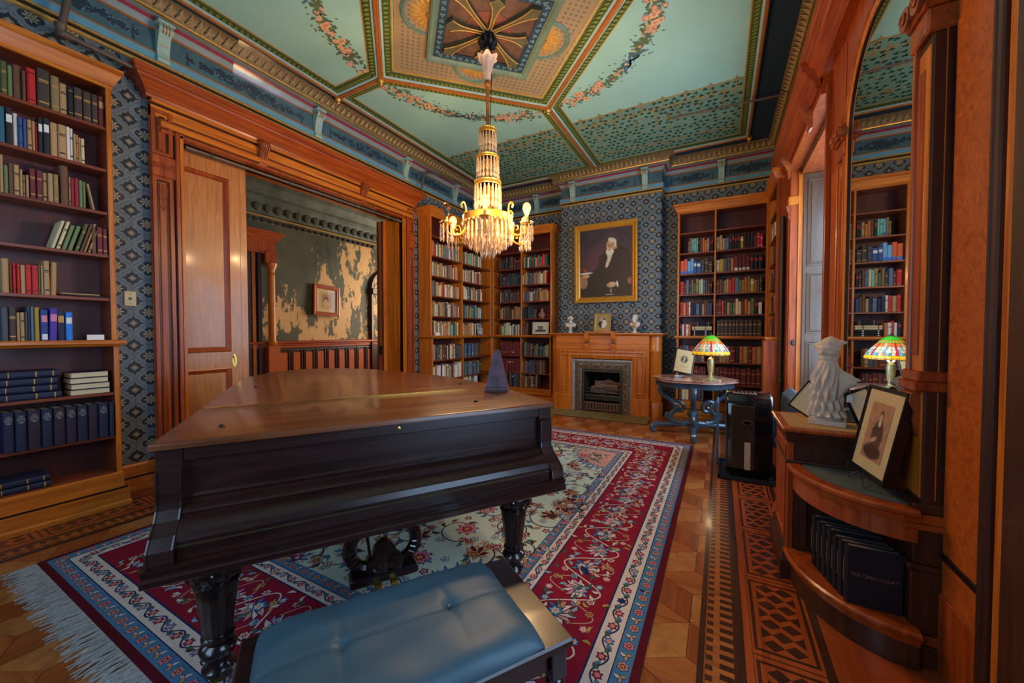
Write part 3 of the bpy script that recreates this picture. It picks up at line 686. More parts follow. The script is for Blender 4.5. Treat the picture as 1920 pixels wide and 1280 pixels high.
for y0, y1, s in ((1.49, 1.73, 1), (4.57, 4.81, -1)):
    MB().box(XL+.02, DX-.02, y0, y1, 0, 3.44).build('pilaster', OAK, trim_door)
    oy0, oy1 = (y0, y0+.15) if s > 0 else (y1-.15, y1)
    for z0, z1 in ((.34, 2.80), (3.00, 3.40)):
        rect_frame(MB(), 'x', DX-.02, oy0, oy1, z0, z1, [(0, 0), (0, .022), (.028, .022), (.034, .004), (.046, .002)]).build('panel_moulding', CHERRY, trim_door)
        rect_frame(MB(), 'x', DX-.02, oy0+.034, oy1-.034, z0+.034, z1-.034, [(0, .001), (0, .007), (.008, .007), (.008, .001)]).build('ebony_line', DKLINE, trim_door)
        MB().bbox(DX-.02, DX-.008, oy0+.05, oy1-.05, z0+.05, z1-.05, .004).build('pilaster_panel', CHERRY, trim_door)
    # carved block
    b = MB().bbox(XL+.01, DX+.018, y0-.008 if s > 0 else y0+.07, y1-.07 if s > 0 else y1+.008, 2.80, 3.0-.01, .006).build('carved_block', CHERRY, trim_door)
    m = MB(); yc = (oy0+oy1)/2
    for dy in (-.055, 0, .055):
        for q in range(6): a = q*1.047; m.lathe([(0, .012), (.012, .008), (.016, 0)], (DX+.016, yc+dy+math.cos(a)*.016, 2.89+math.sin(a)*.02), 6, None)
    m.build('rosette_carving', CARVE, b, smooth=True)
    # carved pendant under the block
    m = MB(); xx = DX-.006
    for pts in ([(0, 2.74), (0, 2.5)], [(-.03, 2.72), (-.03, 2.64), (0, 2.58), (.03, 2.64), (.03, 2.72)], [(-.02, 2.55), (0, 2.5), (.02, 2.55)]):
        m.tube([(xx, yc+p[0], p[1]) for p in pts], .004, 5)
    m.build('incised_ornament', CARVE, trim_door)
    # stepped inner mouldings toward the opening
    iy0, iy1 = (y0+.15, y1) if s > 0 else (y0, y1-.15)
    for k, (f0, f1, x1, mt) in enumerate(((0, .14, .020, DKLINE), (.14, .45, .045, CHERRY), (.45, .55, .012, DKLINE), (.55, .85, .03, OAK), (.85, 1, -.01, CHERRY))):
        a, b2 = (iy0+(iy1-iy0)*f0, iy0+(iy1-iy0)*f1) if s > 0 else (iy1-(iy1-iy0)*f1, iy1-(iy1-iy0)*f0)
        MB().bbox(XL, DX-.02+x1, a, b2, 0, 3.24, .003).build('casing_moulding', mt, trim_door)
    MB().bbox(XL, DX+.02, y0-.01, y1+.005, 0, .30, .008).build('plinth_block', OAK, trim_door)
# header
for z0, z1, x1, mt in ((3.205, 3.235, .03, CHERRY), (3.235, 3.25, .012, DKLINE), (3.25, 3.30, .045, OAKY), (3.30, 3.32, .03, CHERRYY), (3.32, 3.335, .018, DKLINE), (3.335, 3.43, .012, OAKY), (3.43, 3.445, .02, DKLINE), (3.445, 3.475, .04, OAKY)):
    MB().bbox(XL, DX-.02+x1, 1.55 if z0 < 3.33 else 1.49, 4.75 if z0 < 3.33 else 4.81, z0, z1, .003).build('header_moulding', mt, trim_door)
cp = [(XL, 1.475, 0), (DX, 1.475, 0), (DX, 4.825, 0), (XL, 4.825, 0)]
cprof = [(0, 3.475), (.02, 3.475), (.03, 3.495), (.018, 3.505), (.03, 3.515), (.055, 3.56), (.10, 3.60), (.105, 3.62), (.12, 3.625), (.12, 3.655), (.135, 3.67), (.135, 3.69), (0, 3.70)]
MB().sweep([(p[0], p[1], 0) for p in cp], [(o, z) for o, z in cprof]).build('crown', CHERRYY, trim_door, smooth=True, ang=25)
for yy in (2.43, 3.78):                                         # scroll brackets on the header
    M = Matrix.Translation((DX-.01, yy, 3.40)) @ Matrix.Rotation(-HP, 4, 'Z')
    prof = [(0, -.16), (.02, -.17), (.03, -.15), (.022, -.12), (.045, -.08), (.05, -.04), (.085, .0), (.10, .045), (.085, .08), (0, .085)]
    b = MB().prism(prof, 'x', -.04, .04, M).build('scroll_bracket', CARVE, trim_door)
    m = MB()
    for x in (-.028, -.01, .01, .028): m.tube([M @ Vector((x, p[0]+.004, p[1])) for p in prof[2:9]], .007, 5)
    for x in (-.045, .045): m.lathe([(0, -.004), (.035, 0), (.035, .006), (0, .01)], (0, 0, 0), 10, M @ Matrix.Translation((x, .06, .035)) @ Matrix.Rotation(HP*(1 if x > 0 else -1), 4, 'Y'))
    m.build('bracket_reeding', CARVE, b, smooth=True)
# jamb lining on the far side of the opening (faces the camera)
MB().box(XL-.42, XL-.30, 4.50, 4.62, 0, 3.2).box(XL-.30, XL-.02, 4.56, 4.58, 0, 3.2).build('jamb_lining', OAK, trim_door)
for z0, z1 in ((.25, 1.02), (1.18, 3.08)):
    MB().bbox(XL-.40, XL-.33, 4.488, 4.50, z0, z1, .004).build('jamb_panel', BURL, trim_door)
MB().bbox(XL-.42, XL-.31, 4.486, 4.50, 1.03, 1.17, .004).build('jamb_lock_block', WALNUT, trim_door)
for xx in (XL-.425, XL-.318): MB().bbox(xx-.012, xx+.012, 4.484, 4.50, 0, 3.2, .003).build('jamb_stile', WALNUT, trim_door)
# pocket door leaf
door1 = struct('door_1', MB().box(XL-.13, XL-.095, 1.72, 2.335, .01, 3.19), DOORW, 'oak pocket door leaf half out of its wall')
dx = XL-.095
MB().box(dx, dx+.012, 2.165, 2.335, .01, 3.19).build('door_stile', DOORW, door1)
MB().bbox(dx, dx+.016, 2.27, 2.338, .01, 3.19, .004).build('door_edge_strip', DOORW, door1)
for z0, z1, nm in ((3.02, 3.19, 'door_rail'), (1.02, 1.19, 'door_rail'), (.01, .28, 'door_rail')): MB().box(dx, dx+.012, 1.72, 2.165, z0, z1).build(nm, DOORW, door1)
for z0, z1 in ((.28, 1.02), (1.19, 3.02)):
    rect_frame(MB(), 'x', dx, 1.60, 2.165, z0, z1, [(0, 0), (0, .022), (.012, .026), (.03, .016), (.045, .002), (.05, 0)]).build('panel_moulding', CHERRY, door1)
    MB().bbox(dx, dx+.006, 1.65, 2.115, z0+.05, z1-.05, .003).build('door_panel', DOORW, door1)
m = MB(); m.prism([(2.195+.022*math.cos(a*.5236)*(1 if abs(math.sin(a*.5236)) < .6 else .7), 1.09+.075*math.sin(a*.5236)) for a in range(12)], 'x', dx+.012, dx+.017)
esc = m.build('lock_escutcheon', BRASS, door1)
MB().lathe([(.006, 0), (.006, .003)], (0, 0, 0), 10, Matrix.Translation((dx+.017, 2.195, 1.10)) @ Matrix.Rotation(HP, 4, 'Y')).box(dx+.016, dx+.020, 2.192, 2.198, 1.065, 1.10).build('keyhole', BLACK, esc)
MB().lathe([(.012, 0), (.016, .008), (.012, .016)], (0, 0, 0), 12, Matrix.Translation((dx+.016, 2.195, 1.125)) @ Matrix.Rotation(HP, 4, 'Y')).build('ring_pull', BRASS, esc, smooth=True)
# curtain rod across the opening
rod = thing('curtain_rod', 'dark metal curtain rod spanning the top of the wide doorway', 'curtain rod', (XL+.05, 1.75, 3.195))
m = MB(); m.tube([(XL+.065, 1.74, 3.15), (XL+.065, 4.56, 3.15)], .017, 10); m.build('rod', STEELP, rod, smooth=True)
for yy in (1.95, 2.75, 3.7, 4.25, 4.45): MB().lathe([(.018, -.02), (.024, -.015), (.018, -.005), (.024, 0), (.018, .005), (.024, .015), (.018, .02)], (0, 0, 0), 12, Matrix.Translation((XL+.065, yy, 3.15)) @ Matrix.Rotation(HP, 4, 'X')).build('collar', STEELP, rod, smooth=True)
# baseboards
bprof = [(0, 0), (.05, 0), (.05, .025), (.035, .035), (.035, .115), (.028, .12), (.028, .135), (.02, .14), (.02, .22), (.012, .235), (0, .24)]
bb = struct('baseboard_left', MB().sweep([(XL, 1.20, 0), (XL, 1.49, 0)], bprof), OAKY, 'stepped oak baseboard beside the doorway')
MB().box(XL+.028, XL+.037, 1.20, 1.49, .118, .134).build('ebony_line', DKLINE, bb)
struct('baseboard_left_far', MB().sweep([(XL, 4.81, 0), (XL, 5.0, 0)], bprof), OAKY, 'oak baseboard between doorway and corner bookcase')
struct('baseboard_end', MB().sweep([(-2.89, YE, 0), (BX0, YE, 0), (BX0, YB, 0)], bprof), CHERRY, 'red oak baseboard left of fireplace')
struct('baseboard_end_right', MB().sweep([(BX1, YB, 0), (BX1, YE, 0), (-.65, YE, 0)], bprof), CHERRY, 'red oak baseboard right of fireplace')
# light switch
sw = thing('light_switch', 'cream switch plate on the wallpaper left of the doorway', 'light switch', (XL, 1.345, 1.69))
MB().bbox(XL, XL+.012, 1.305, 1.385, 1.625, 1.755, .005).build('switch_plate', plain('cream_plastic', srgb(206, 190, 140), .4, 0, .04), sw)
MB().box(XL+.011, XL+.024, 1.339, 1.351, 1.68, 1.70).build('toggle', plain('dark_toggle', srgb(70, 60, 44), .4), sw)
for zz in (1.65, 1.73): MB().lathe([(0, .013), (.004, .0125), (.004, .011)], (0, 0, 0), 8, Matrix.Translation((XL, 1.345, zz)) @ Matrix.Rotation(HP, 4, 'Y')).build('screw', AGEDB, sw)
# pipes
sp = thing('heating_pipe', 'brown painted pipe with elbow above the left bookcase', 'pipe', (XL+.14, .97, 3.66))
MB().tube([(XL+.14, .96, 3.70), (XL+.14, 1.01, 4.04), (XL+.14, 1.03, 4.24)], .022, 12).build('riser', STEELP, sp, smooth=True)
MB().tube([(XL+.14, .98, 3.655), (XL+.14, 1.40, 3.64)], .020, 12).build('branch', STEELP, sp, smooth=True)
MB().lathe([(.026, -.05), (.032, -.045), (.032, -.03), (.028, -.02), (.028, .02), (.034, .03), (.034, .05), (.026, .055)], (XL+.14, .955, 3.67), 14).tube([(XL+.14, .955, 3.655), (XL+.14, 1.02, 3.655)], .03, 12).build('elbow', STEELP, sp, smooth=True)
cpipe = MB().tube(catmull([(XL+.16, 4.92, 3.70), (XL+.16, 4.93, 3.90), (XL+.165, 5.02, 4.06), (XL+.18, 5.25, 4.13), (XL+.24, 5.9, 4.17)], 6), .016, 8).build('conduit', STEELP, None, smooth=True)
_props(cpipe, 'thin curved conduit rising behind the doorway crown toward the ceiling', 'conduit')
spr = thing('sprinkler_pipe', 'thin pipe with sprinkler head under the clover ceiling panel', 'sprinkler', (XR-.22, 5.56, 4.2))
MB().tube([(-.63, 5.46, 4.20), (.60, 5.56, 4.20)], .014, 8).build('pipe', STEELP, spr, smooth=True)
MB().lathe([(.016, -.02), (.02, 0), (.02, .02), (.012, .03), (.012, .05), (.022, .055), (.022, .06), (0, .065)], (-.64, 5.46, 4.20), 12).build('sprinkler_head', BRASS, spr, smooth=True)
# ------------------------------------------------------------------ the room beyond the doorway
NX, NZ = -7.55, 4.12
peel, t, b = new_mat('peeling_green_paint', 0.6, 0, srgb(64, 66, 44))
v = coords(t, 'Object'); mpv = coords(t, 'Object', (1, 1, .45))
sp_ = t.nodes.new('ShaderNodeSeparateXYZ'); t.links.new(v, sp_.inputs[0]); Yc = E(t, sp_.outputs[1]); Zc_ = E(t, sp_.outputs[2])
n1 = E(t, noise(t, mpv, 2.1, 8, .72)); n2 = E(t, noise(t, mpv, 9.0, 6, .7))
bias = (((Yc-5.95).abs()*-.055) + ((Zc_-3.2).max(0)*-.16))*1.0 + (((Zc_-2.2)*((Yc*-1.0+5.5).max(0)))*-.13).min(0.03)
mask = (n1*.72 + n2*.28 + bias).gt(.468)
base = ramp(t, E(t, noise(t, v, 1.2, 3)), [(.3, srgb(48, 50, 34)), (.7, srgb(84, 84, 58))])
t.links.new(mixc(t, mask, base, srgb(202, 158, 100)), b.inputs['Base Color']); bump(t, b, mask*-1.0, .4, .004)
struct('wall_next_room', MB().box(NX-.2, NX, -.5, 8.4, 1.20, NZ), peel, 'green wall with peeling paint seen through the doorway')
struct('wall_next_room_end', MB().box(NX, XL-.2, 8.2, 8.4, 0, NZ).box(NX, XL-.2, -.5, -.3, 0, NZ), peel, 'end walls of the next room')
struct('floor_next_room', MB().box(NX-.2, XL-.2, -.5, 8.4, -.06, 0), FLB, 'plank floor of the next room')
DKCEIL = plain('sooty_ceiling', srgb(84, 92, 78), .6, 0, .5, 3, 0, .2)
cn = struct('ceiling_next_room', MB().box(NX-.2, XL-.2, -.5, 8.4, NZ, NZ+.1), DKCEIL, 'dark flaking ceiling of the next room')
MB().sweep([(NX, 8.2, 0), (NX, -.3, 0)][::-1], [(0, 3.44), (.03, 3.44), (.04, 3.50), (.10, 3.52), (.10, 3.56), (.06, 3.58), (.10, 3.70), (.2, 3.80), (.22, 3.86), (.30, 3.88), (.42, 4.0), (.46, 4.12), (0, 4.12)]).build('cornice', DKCEIL, cn, smooth=True, ang=25)
MB().sweep([(NX, -.3, 0), (NX, 8.2, 0)], [(.10, 3.525), (.115, 3.53), (.115, 3.55), (.10, 3.555)]).build('gold_line', GOLDP, cn)
dm = None
for k in range(24):
    if dm is None: dm = MB().box(NX+.04, NX+.075, 3.5, 3.56, 3.445, 3.50).build('dentil', WALNUT, cn)
    o = copy_obj(dm); o.location.y = k*.135
lf = None
for k in range(16):
    if lf is None: lf = MB().lathe([(0, -.10), (.05, -.08), (.085, 0), (.07, .08), (0, .11)], (NX+.13, 3.75, 3.70), 8, None, 0, 2*math.pi, .5, 1).build('acanthus_leaf', plain('plaster_green_dark', srgb(70, 74, 58), .55, 0, .3), cn, smooth=True)
    o = copy_obj(lf); o.location.y = k*.19 + .19
ws = struct('wainscot_next_room', MB().box(NX-.2, NX+.02, -.5, 8.4, 0, 1.20), WALNUT, 'dark framed wainscot with orange panels in the next room')
MB().sweep([(NX, -.3, 0), (NX, 8.2, 0)], [(.02, 1.08), (.05, 1.085), (.05, 1.13), (.06, 1.14), (.06, 1.16), (.09, 1.18), (.09, 1.21), (0, 1.23)]).build('chair_rail', CHERRYY, ws)
for k in range(9):
    y0 = 4.32 + k*.262
    rect_frame(MB(), 'x', NX+.02, y0, y0+.235, .30, 1.05, [(0, 0), (0, .02), (.014, .022), (.022, .006), (.025, 0)]).build('panel_moulding', WALNUT, ws)
    MB().bbox(NX+.02, NX+.036, y0+.045, y0+.19, .36, .99, .005).build('wainscot_panel', BURL, ws)
# door casing with engaged column in the next room
tc2 = struct('trim_2', MB().box(NX, NX+.12, 3.25, 3.55, 0, 3.05).box(NX, NX+.13, 3.25, 4.25, 2.85, 3.10), CHERRY, 'red oak door surround with column in the next room')
MB().sweep([(NX, 3.0, 0), (NX+.13, 3.0, 0), (NX+.13, 4.28, 0), (NX, 4.28, 0)], [(0, 3.10), (.03, 3.12), (.06, 3.18), (.10, 3.22), (.10, 3.26), (0, 3.27)]).build('crown', CHERRYY, tc2)
MB().lathe([(.075, .0), (.085, .04), (.06, .08), (.058, 1.30), (.07, 1.31), (.058, 1.33), (.06, 1.40), (.095, 1.47), (.10, 1.52)], (NX+.13, 4.17, 1.16), 18).build('column', OAK, tc2, smooth=True)
MB().bbox(NX, NX+.20, 4.06, 4.28, .0, 1.14, .012).build('column_pedestal', BURL, tc2)
MB().bbox(NX, NX+.16, 4.05, 4.27, 2.68, 2.9, .01).build('column_impost', CHERRY, tc2)
for y0, y1, mt in ((3.86, 3.92, OAK), (3.96, 4.03, WALNUT), (3.78, 3.84, WALNUT)): MB().bbox(NX, NX+.07, y0, y1, 0, 2.85, .004).build('casing_moulding', mt, tc2)
MB().bbox(NX, NX+.03, 3.55, 3.78, .2, 2.85, .004).build('recess_panel', BURL, tc2)
# arched casing at the right of the peeling wall
ar = struct('trim_3', MB().sweep([(NX, 6.62, 0), (NX, 6.62, 2.45)] + [(NX, q[0], q[1]) for q in arc(7.05, 2.45, .43, 180, 0, 12)][1:] + [(NX, 7.48, 0)], [(0, 0), (0, .08), (-.06, .09), (-.08, .05), (-.10, 0)], (1, 0, 0)), WALNUT, 'dark arched opening trim in the next room')
MB().bbox(NX, NX+.14, 6.55, 6.72, 2.32, 2.46, .01).build('impost', WALNUT, ar)
# framed print hung askew on the peeling wall
pf = thing('framed_print', 'red framed portrait print hanging askew on the peeling green wall', 'picture', (NX+.03, 5.38, 2.07))
def vcol_grid(name, nx, ny, fn, mat, parent, M, w, h):
    """flat painted sheet: colours computed per vertex (paint), lies in local xz, faces -y"""
    vs = [tuple(M @ Vector(((i/nx-.5)*w, 0, (j/ny-.5)*h))) for j in range(ny+1) for i in range(nx+1)]
    fs = [(j*(nx+1)+i, j*(nx+1)+i+1, (j+1)*(nx+1)+i+1, (j+1)*(nx+1)+i) for j in range(ny) for i in range(nx)]
    m = MB(); m.add(vs, fs); o = m.build(name, mat, parent)
    U, V = np.meshgrid(np.linspace(0, 1, nx+1), np.linspace(0, 1, ny+1)); col = fn(U, V)
    a = o.data.color_attributes.new('paint', 'FLOAT_COLOR', 'POINT'); buf = np.ones(((nx+1)*(ny+1), 4), 'f'); buf[:, :3] = col.reshape(-1, 3)
    a.data.foreach_set('color', buf.ravel()); return o
PAINT = attr_mat('painted_picture', .5); PRINT = attr_mat('printed_paper', .7)
def L3(r, g, b): return np.array(srgb(r, g, b)[:3])
def blend(c, m, col): return c*(1-m[..., None]) + np.array(col)*m[..., None]
def sm(d, e): return np.clip(.5-d/e, 0, 1)
def ell(U, V, cx, cy, rx, ry, ang=0):
    ca, sa = math.cos(ang), math.sin(ang); x = (U-cx)*ca+(V-cy)*sa; y = -(U-cx)*sa+(V-cy)*ca
    return np.sqrt((x/rx)**2+(y/ry)**2)-1
def nz(U, V, s, k=0): return (np.sin(U*s*1.7+np.sin(V*s*1.3+k)*2+k)+np.sin(V*s*2.1+np.sin(U*s*.9)*2))*.25
def small_portrait(U, V):
    c = np.ones(U.shape+(3,))*L3(196, 164, 112)
    c = blend(c, sm(np.maximum(np.abs(U-.5)-.33, np.abs(V-.5)-.36), .02), L3(176, 130, 84))
    c = blend(c, sm(ell(U, V, .5, .30, .24, .18), .15), L3(206, 172, 128)); c = blend(c, sm(ell(U, V, .47, .58, .15, .13), .2), L3(98, 62, 42)); c = blend(c, sm(ell(U, V, .47, .50, .095, .12), .2), L3(208, 168, 122))
    return c
def picture_frame(root, M, w, h, fw, depth, fmat, mat_w, fn, nx=40, ny=50, mat_col=None, glassy=False, prof=None, bk=.008, bmat=None):
    """frame in local xz facing -y, centred; children: picture_frame, mount, picture"""
    P = [(-w/2, 0, -h/2), (w/2, 0, -h/2), (w/2, 0, h/2), (-w/2, 0, h/2)]
    pr_ = prof or [(0, 0), (0, -depth), (fw*.3, -depth*1.1), (fw*.6, -depth*.8), (fw*.75, -depth*.85), (fw, -depth*.5), (fw, 0)]
    d = (Vector(P[1])-Vector(P[0])).normalized().cross(Vector((0, 1, 0))); s = 1 if d.z > 0 else -1
    MB().sweep(P, [(s*o_, h_) for o_, h_ in pr_], (0, 1, 0), closed=True, M=M).build('frame', fmat, root)
    MB().box(-w/2+.002, w/2-.002, -.002, bk, -h/2+.002, h/2-.002, M).build('backing', bmat or WALNUT, root)
    if mat_w: MB().box(-w/2+fw, w/2-fw, -.006, -.001, -h/2+fw, h/2-fw, M).build('mount', mat_col or PAPER, root)
    iw, ih = w-2*fw-2*mat_w, h-2*fw-2*mat_w
    vcol_grid('picture', nx, ny, fn, PRINT if mat_w else PAINT, root, M @ Matrix.Translation((0, -.0075, 0)), iw, ih)
    if glassy: MB().box(-w/2+fw, w/2-fw, -.010, -.0095, -h/2+fw, h/2-fw, M).build('glass', pane_m, root)
Mp = Matrix.Translation((NX+.05, 5.36, 2.07)) @ Matrix.Rotation(HP, 4, 'Z') @ Matrix.Rotation(math.radians(3), 4, 'Y') @ Matrix.Rotation(math.radians(-3), 4, 'X')
picture_frame(pf, Mp, .62, .66, .085, .035, CHERRY, .06, small_portrait, mat_col=plain('tan_mount', srgb(214, 184, 130), .7), glassy=True)
MB().tube([(NX+.02, 5.16, 2.38), (NX+.015, 5.22, 3.4)], .002, 4).tube([(NX+.02, 5.60, 2.40), (NX+.015, 5.42, 3.4)], .002, 4).build('hanging_wire', IRON, pf)
# ------------------------------------------------------------------ bookcases
ZT = [3.022, 2.692, 2.352, 2.015, 1.670, 1.335, 0.918, 0.571, 0.28]      # shelf tops, ledge = index 5
def wallM(kind):
    if kind == 'left': return Matrix(((0, 1, 0, XL), (1, 0, 0, 0), (0, 0, 1, 0), (0, 0, 0, 1)))
    if kind == 'end': return Matrix(((1, 0, 0, 0), (0, -1, 0, YE), (0, 0, 1, 0), (0, 0, 0, 1)))
    return Matrix(((0, -1, 0, XR), (1, 0, 0, 0), (0, 0, 1, 0), (0, 0, 0, 1)))
def bookcase(label, kind, a0, a1, Du, Dl, divs, left_end=True, right_end=True, inner=None):
    M = wallM(kind); base = M @ Vector(((a0+a1)/2, Dl, 0))
    r = thing('bookcase', label, 'bookcase', tuple(base))
    rail = OAKY if kind != 'end' else OAKX; sh = SHELFY if kind != 'end' else SHELF
    def bx(n, p0, p1, q0, q1, z0, z1, m, b=.003): return MB().bbox(p0, p1, q0, q1, z0, z1, b, M).build(n, m, r)
    bx('back_panel', a0, a1, .004, .018, .06, 3.36, BACK)
    for p, e in ((a0, left_end), (a1-.03, right_end)):
        bx('side_panel', p, p+.03, .018, Du-.008, 1.33, 3.36, inner or OAK); bx('lower_side_panel', p, p+.03, .018, Dl-.028, .08, 1.29, inner or OAK)
        bx('face_strip', p, p+.03, Du-.008, Du, 1.33, 3.36, OAK); bx('face_strip', p, p+.03, Dl-.028, Dl-.02, .08, 1.29, OAK)
        if inner and ((p == a0 and left_end) or (p != a0 and right_end)): q = p-.002 if p == a0 else p+.03; bx('outer_veneer', q, q+.002, .018, Du, 1.33, 3.36, OAK, .0005); bx('outer_veneer', q, q+.002, .018, Dl-.02, .08, 1.29, OAK, .0005)
    for p in divs: bx('divider', p-.0125, p+.0125, .018, Du-.004, 1.33, 3.36, OAK); bx('lower_divider', p-.0125, p+.0125, .018, Dl-.03, .08, 1.29, OAK)
    edges = [a0+.03] + divs + [a1-.03]
    for i in range(len(edges)-1):
        e0, e1 = edges[i]+(.0125 if i else 0), edges[i+1]-(.0125 if i < len(edges)-2 else 0)
        for z in ZT[:5]: bx('shelf', e0, e1, .018, Du-.012, z-.024, z, sh, .002)
        for z in ZT[6:]: bx('shelf', e0, e1, .018, Dl-.032, z-.024, z, sh, .002)
    # ledge, crown, plinth as mitred mouldings
    def ends(D, ext):
        P = []
        if left_end: P += [(a0-ext, .0, 0)]
        P += [(a0-ext if left_end else a0, D, 0), (a1+ext if right_end else a1, D, 0)]
        if right_end: P += [(a1+ext, .0, 0)]
        return P
    def mold(n, D, prof, m, ext=0.0):
        P = [tuple(M @ Vector(p)) for p in ends(D, ext)]
        t = (Vector(P[-2 if right_end else -1])-Vector(P[1 if left_end else 0])); out = M.to_3x3() @ Vector((0, 1, 0)); s = 1 if t.cross(Vector((0, 0, 1))).dot(out) > 0 else -1
        return MB().sweep(P, [(s*o, z) for o, z in prof]).build(n, m, r)
    bx('ledge_board', a0, a1, .018, Dl-.005, 1.29, ZT[5], rail)
    mold('ledge_moulding', Dl-.01, [(0, 1.285), (.012, 1.288), (.022, 1.30), (.034, 1.308), (.034, 1.328), (.02, 1.337), (-.02, 1.337)], rail)
    bx('top_board', a0, a1, .018, Du, 3.345, 3.37, sh)
    mold('crown', Du, [(-.01, 3.33), (.006, 3.33), (.006, 3.352), (.014, 3.356), (.05, 3.44), (.062, 3.45), (.062, 3.485), (.05, 3.49), (-.03, 3.49)], rail)
    mold('plinth', Dl-.02, [(0, .0), (.045, 0), (.045, .03), (.035, .04), (.035, .13), (.02, .135), (.02, .15), (.01, .15), (.01, .262), (0, .27)], rail)
    mold('ebony_line', Dl-.02, [(.010, .135), (.026, .137), (.026, .149), (.010, .150)], DKLINE)
    return r
bookcase('tall honey oak bookcase filling the left edge beside the doorway', 'left', -.72, 1.19, .245, .30, [-.02], False, True, SHELF)
bookcase('oak bookcase along the left wall between doorway and room corner', 'left', 4.97, 6.90, .29, .33, [5.87], True, False)
bookcase('oak bookcase on the end wall between room corner and fireplace', 'end', -4.25, -2.895, .34, .385, [-3.56], False, True)
bookcase('oak bookcase with red back standing right of the fireplace', 'end', -.64, .615, .35, .40, [-.09], True, False, SHELF)
rc = bookcase('narrow oak bookcase return on the right wall beside the window', 'right', 5.97, 6.90, .205, .29, [], True, False)
MB().bbox(XR-.33, XR-.001, 5.955, 5.972, .06, 1.29, .004).bbox(XR-.205, XR-.001, 5.955, 5.972, 1.335, 3.36, .004).build('end_panel', CHERRY, rc)

# ------------------------------------------------------------------ books
def book_cover_mesh(name):
    m = MB(); out = [(0, 1), (0, .07), (.10, .02), (.32, 0), (.68, 0), (.90, .02), (1, .07), (1, 1)]; inn = [(.93, 1), (.93, .10), (.07, .10), (.07, 1)]
    P = out + inn; n = len(P)
    vs = [(x, y, 0) for x, y in P]+[(x, y, 1) for x, y in P]
    fs = [(i, (i+1) % n, n+(i+1) % n, n+i) for i in range(n)]
    cap = [(0, 1, 10, 11), (1, 2, 3, 10), (3, 4, 9, 10), (4, 5, 6, 9), (6, 7, 8, 9)]
    fs += [c[::-1] for c in cap] + [tuple(q+n for q in c) for c in cap]
    m.add(vs, fs); return m
COVER = book_cover_mesh('c').build('tmp_cover', PAPER); PAGES = MB().box(.08, .92, .09, .97, .015, .975).build('tmp_pages', PAPER)
BANDS = {}
for k, zs in dict(two=((.10, .125), (.86, .885)), four=((.08, .10), (.30, .315), (.66, .68), (.90, .92)), label=((.60, .82),), low=((.04, .22),), title=((.70, .73), (.66, .68), (.12, .16))).items():
    BANDS[k] = zs
_o = MB().prism([(.12, .012), (.33, -.006), (.67, -.006), (.88, .012), (.88, .03), (.12, .03)], 'z', 0, 1).build('tmp_band', GOLDP); band_me = _o.data; bpy.data.objects.remove(_o)
cover_me, pages_me = COVER.data, PAGES.data
bpy.data.objects.remove(COVER); bpy.data.objects.remove(PAGES)
def linked(name, me, mat, parent=None):
    o = bpy.data.objects.new(name, me); C.objects.link(o)
    if not me.materials: me.materials.append(mat)
    o.material_slots[0].link = 'OBJECT'; o.material_slots[0].material = mat
    if parent is not None: o.parent = parent
    return o
BRZ = {'left': HP, 'end': 0.0, 'right': -HP}
ORD = ['first', 'second', 'third', 'fourth', 'fifth', 'sixth', 'seventh', 'eighth', 'ninth', 'tenth', 'eleventh', 'twelfth', 'thirteenth', 'fourteenth', 'fifteenth', 'sixteenth', 'seventeenth', 'eighteenth', 'nineteenth', 'twentieth']
def place(o, kind, a, dspine, z, w, h, d, lean=0.0, flat=False, flip=False):
    """spine plane at distance dspine from the wall, left edge at a"""
    M = wallM(kind); p = M @ Vector((a, dspine, z)); R = Matrix.Rotation(BRZ[kind], 4, 'Z')
    if flat: R = R @ Matrix.Rotation(HP, 4, 'Y')
    if flip: R = R @ Matrix.Rotation(math.pi, 4, 'Z')
    if lean: R = R @ Matrix.Rotation(lean, 4, 'Y')
    o.matrix_world = Matrix.Translation(p) @ R @ Matrix.Diagonal((w, d, h, 1))
rb = random.Random(5)
def book(col, kind, a, dspine, z, w, h, d, label, group, band=None, bmat=None, lean=0.0, flat=False, flip=False, bands=None):
    o = linked('book', cover_me, CLOTH[col]); _props(o, label, 'book', group)
    linked('page_block', pages_me, PAPER, o)
    for bn, bm_ in (bands or ([(band, bmat or GOLDP)] if band else [])): 
        for z0, z1 in BANDS[bn]: q = linked('spine_band', band_me, bm_, o); q.location.z = z0; q.scale.z = z1-z0
    place(o, kind, a, dspine, z, w, h, d, lean, flat, flip); return o
S1 = [(0.658, 0.686, 0.224, 'olive'), (0.687, 0.709, 0.212, 'green'), (0.71, 0.747, 0.231, 'brown'), (0.748, 0.764, 0.206, 'brown'), (0.769, 0.813, 0.248, 'red'), (0.817, 0.88, 0.275, 'espresso'), (0.882, 0.922, 0.253, 'khaki'), (0.923, 0.96, 0.221, 'tan'), (0.961, 0.989, 0.213, 'black'), (0.991, 1.038, 0.23, 'umber'), (1.04, 1.087, 0.229, 'umber'), (1.089, 1.123, 0.232, 'umber'), (1.125, 1.156, 0.236, 'oxblood')]
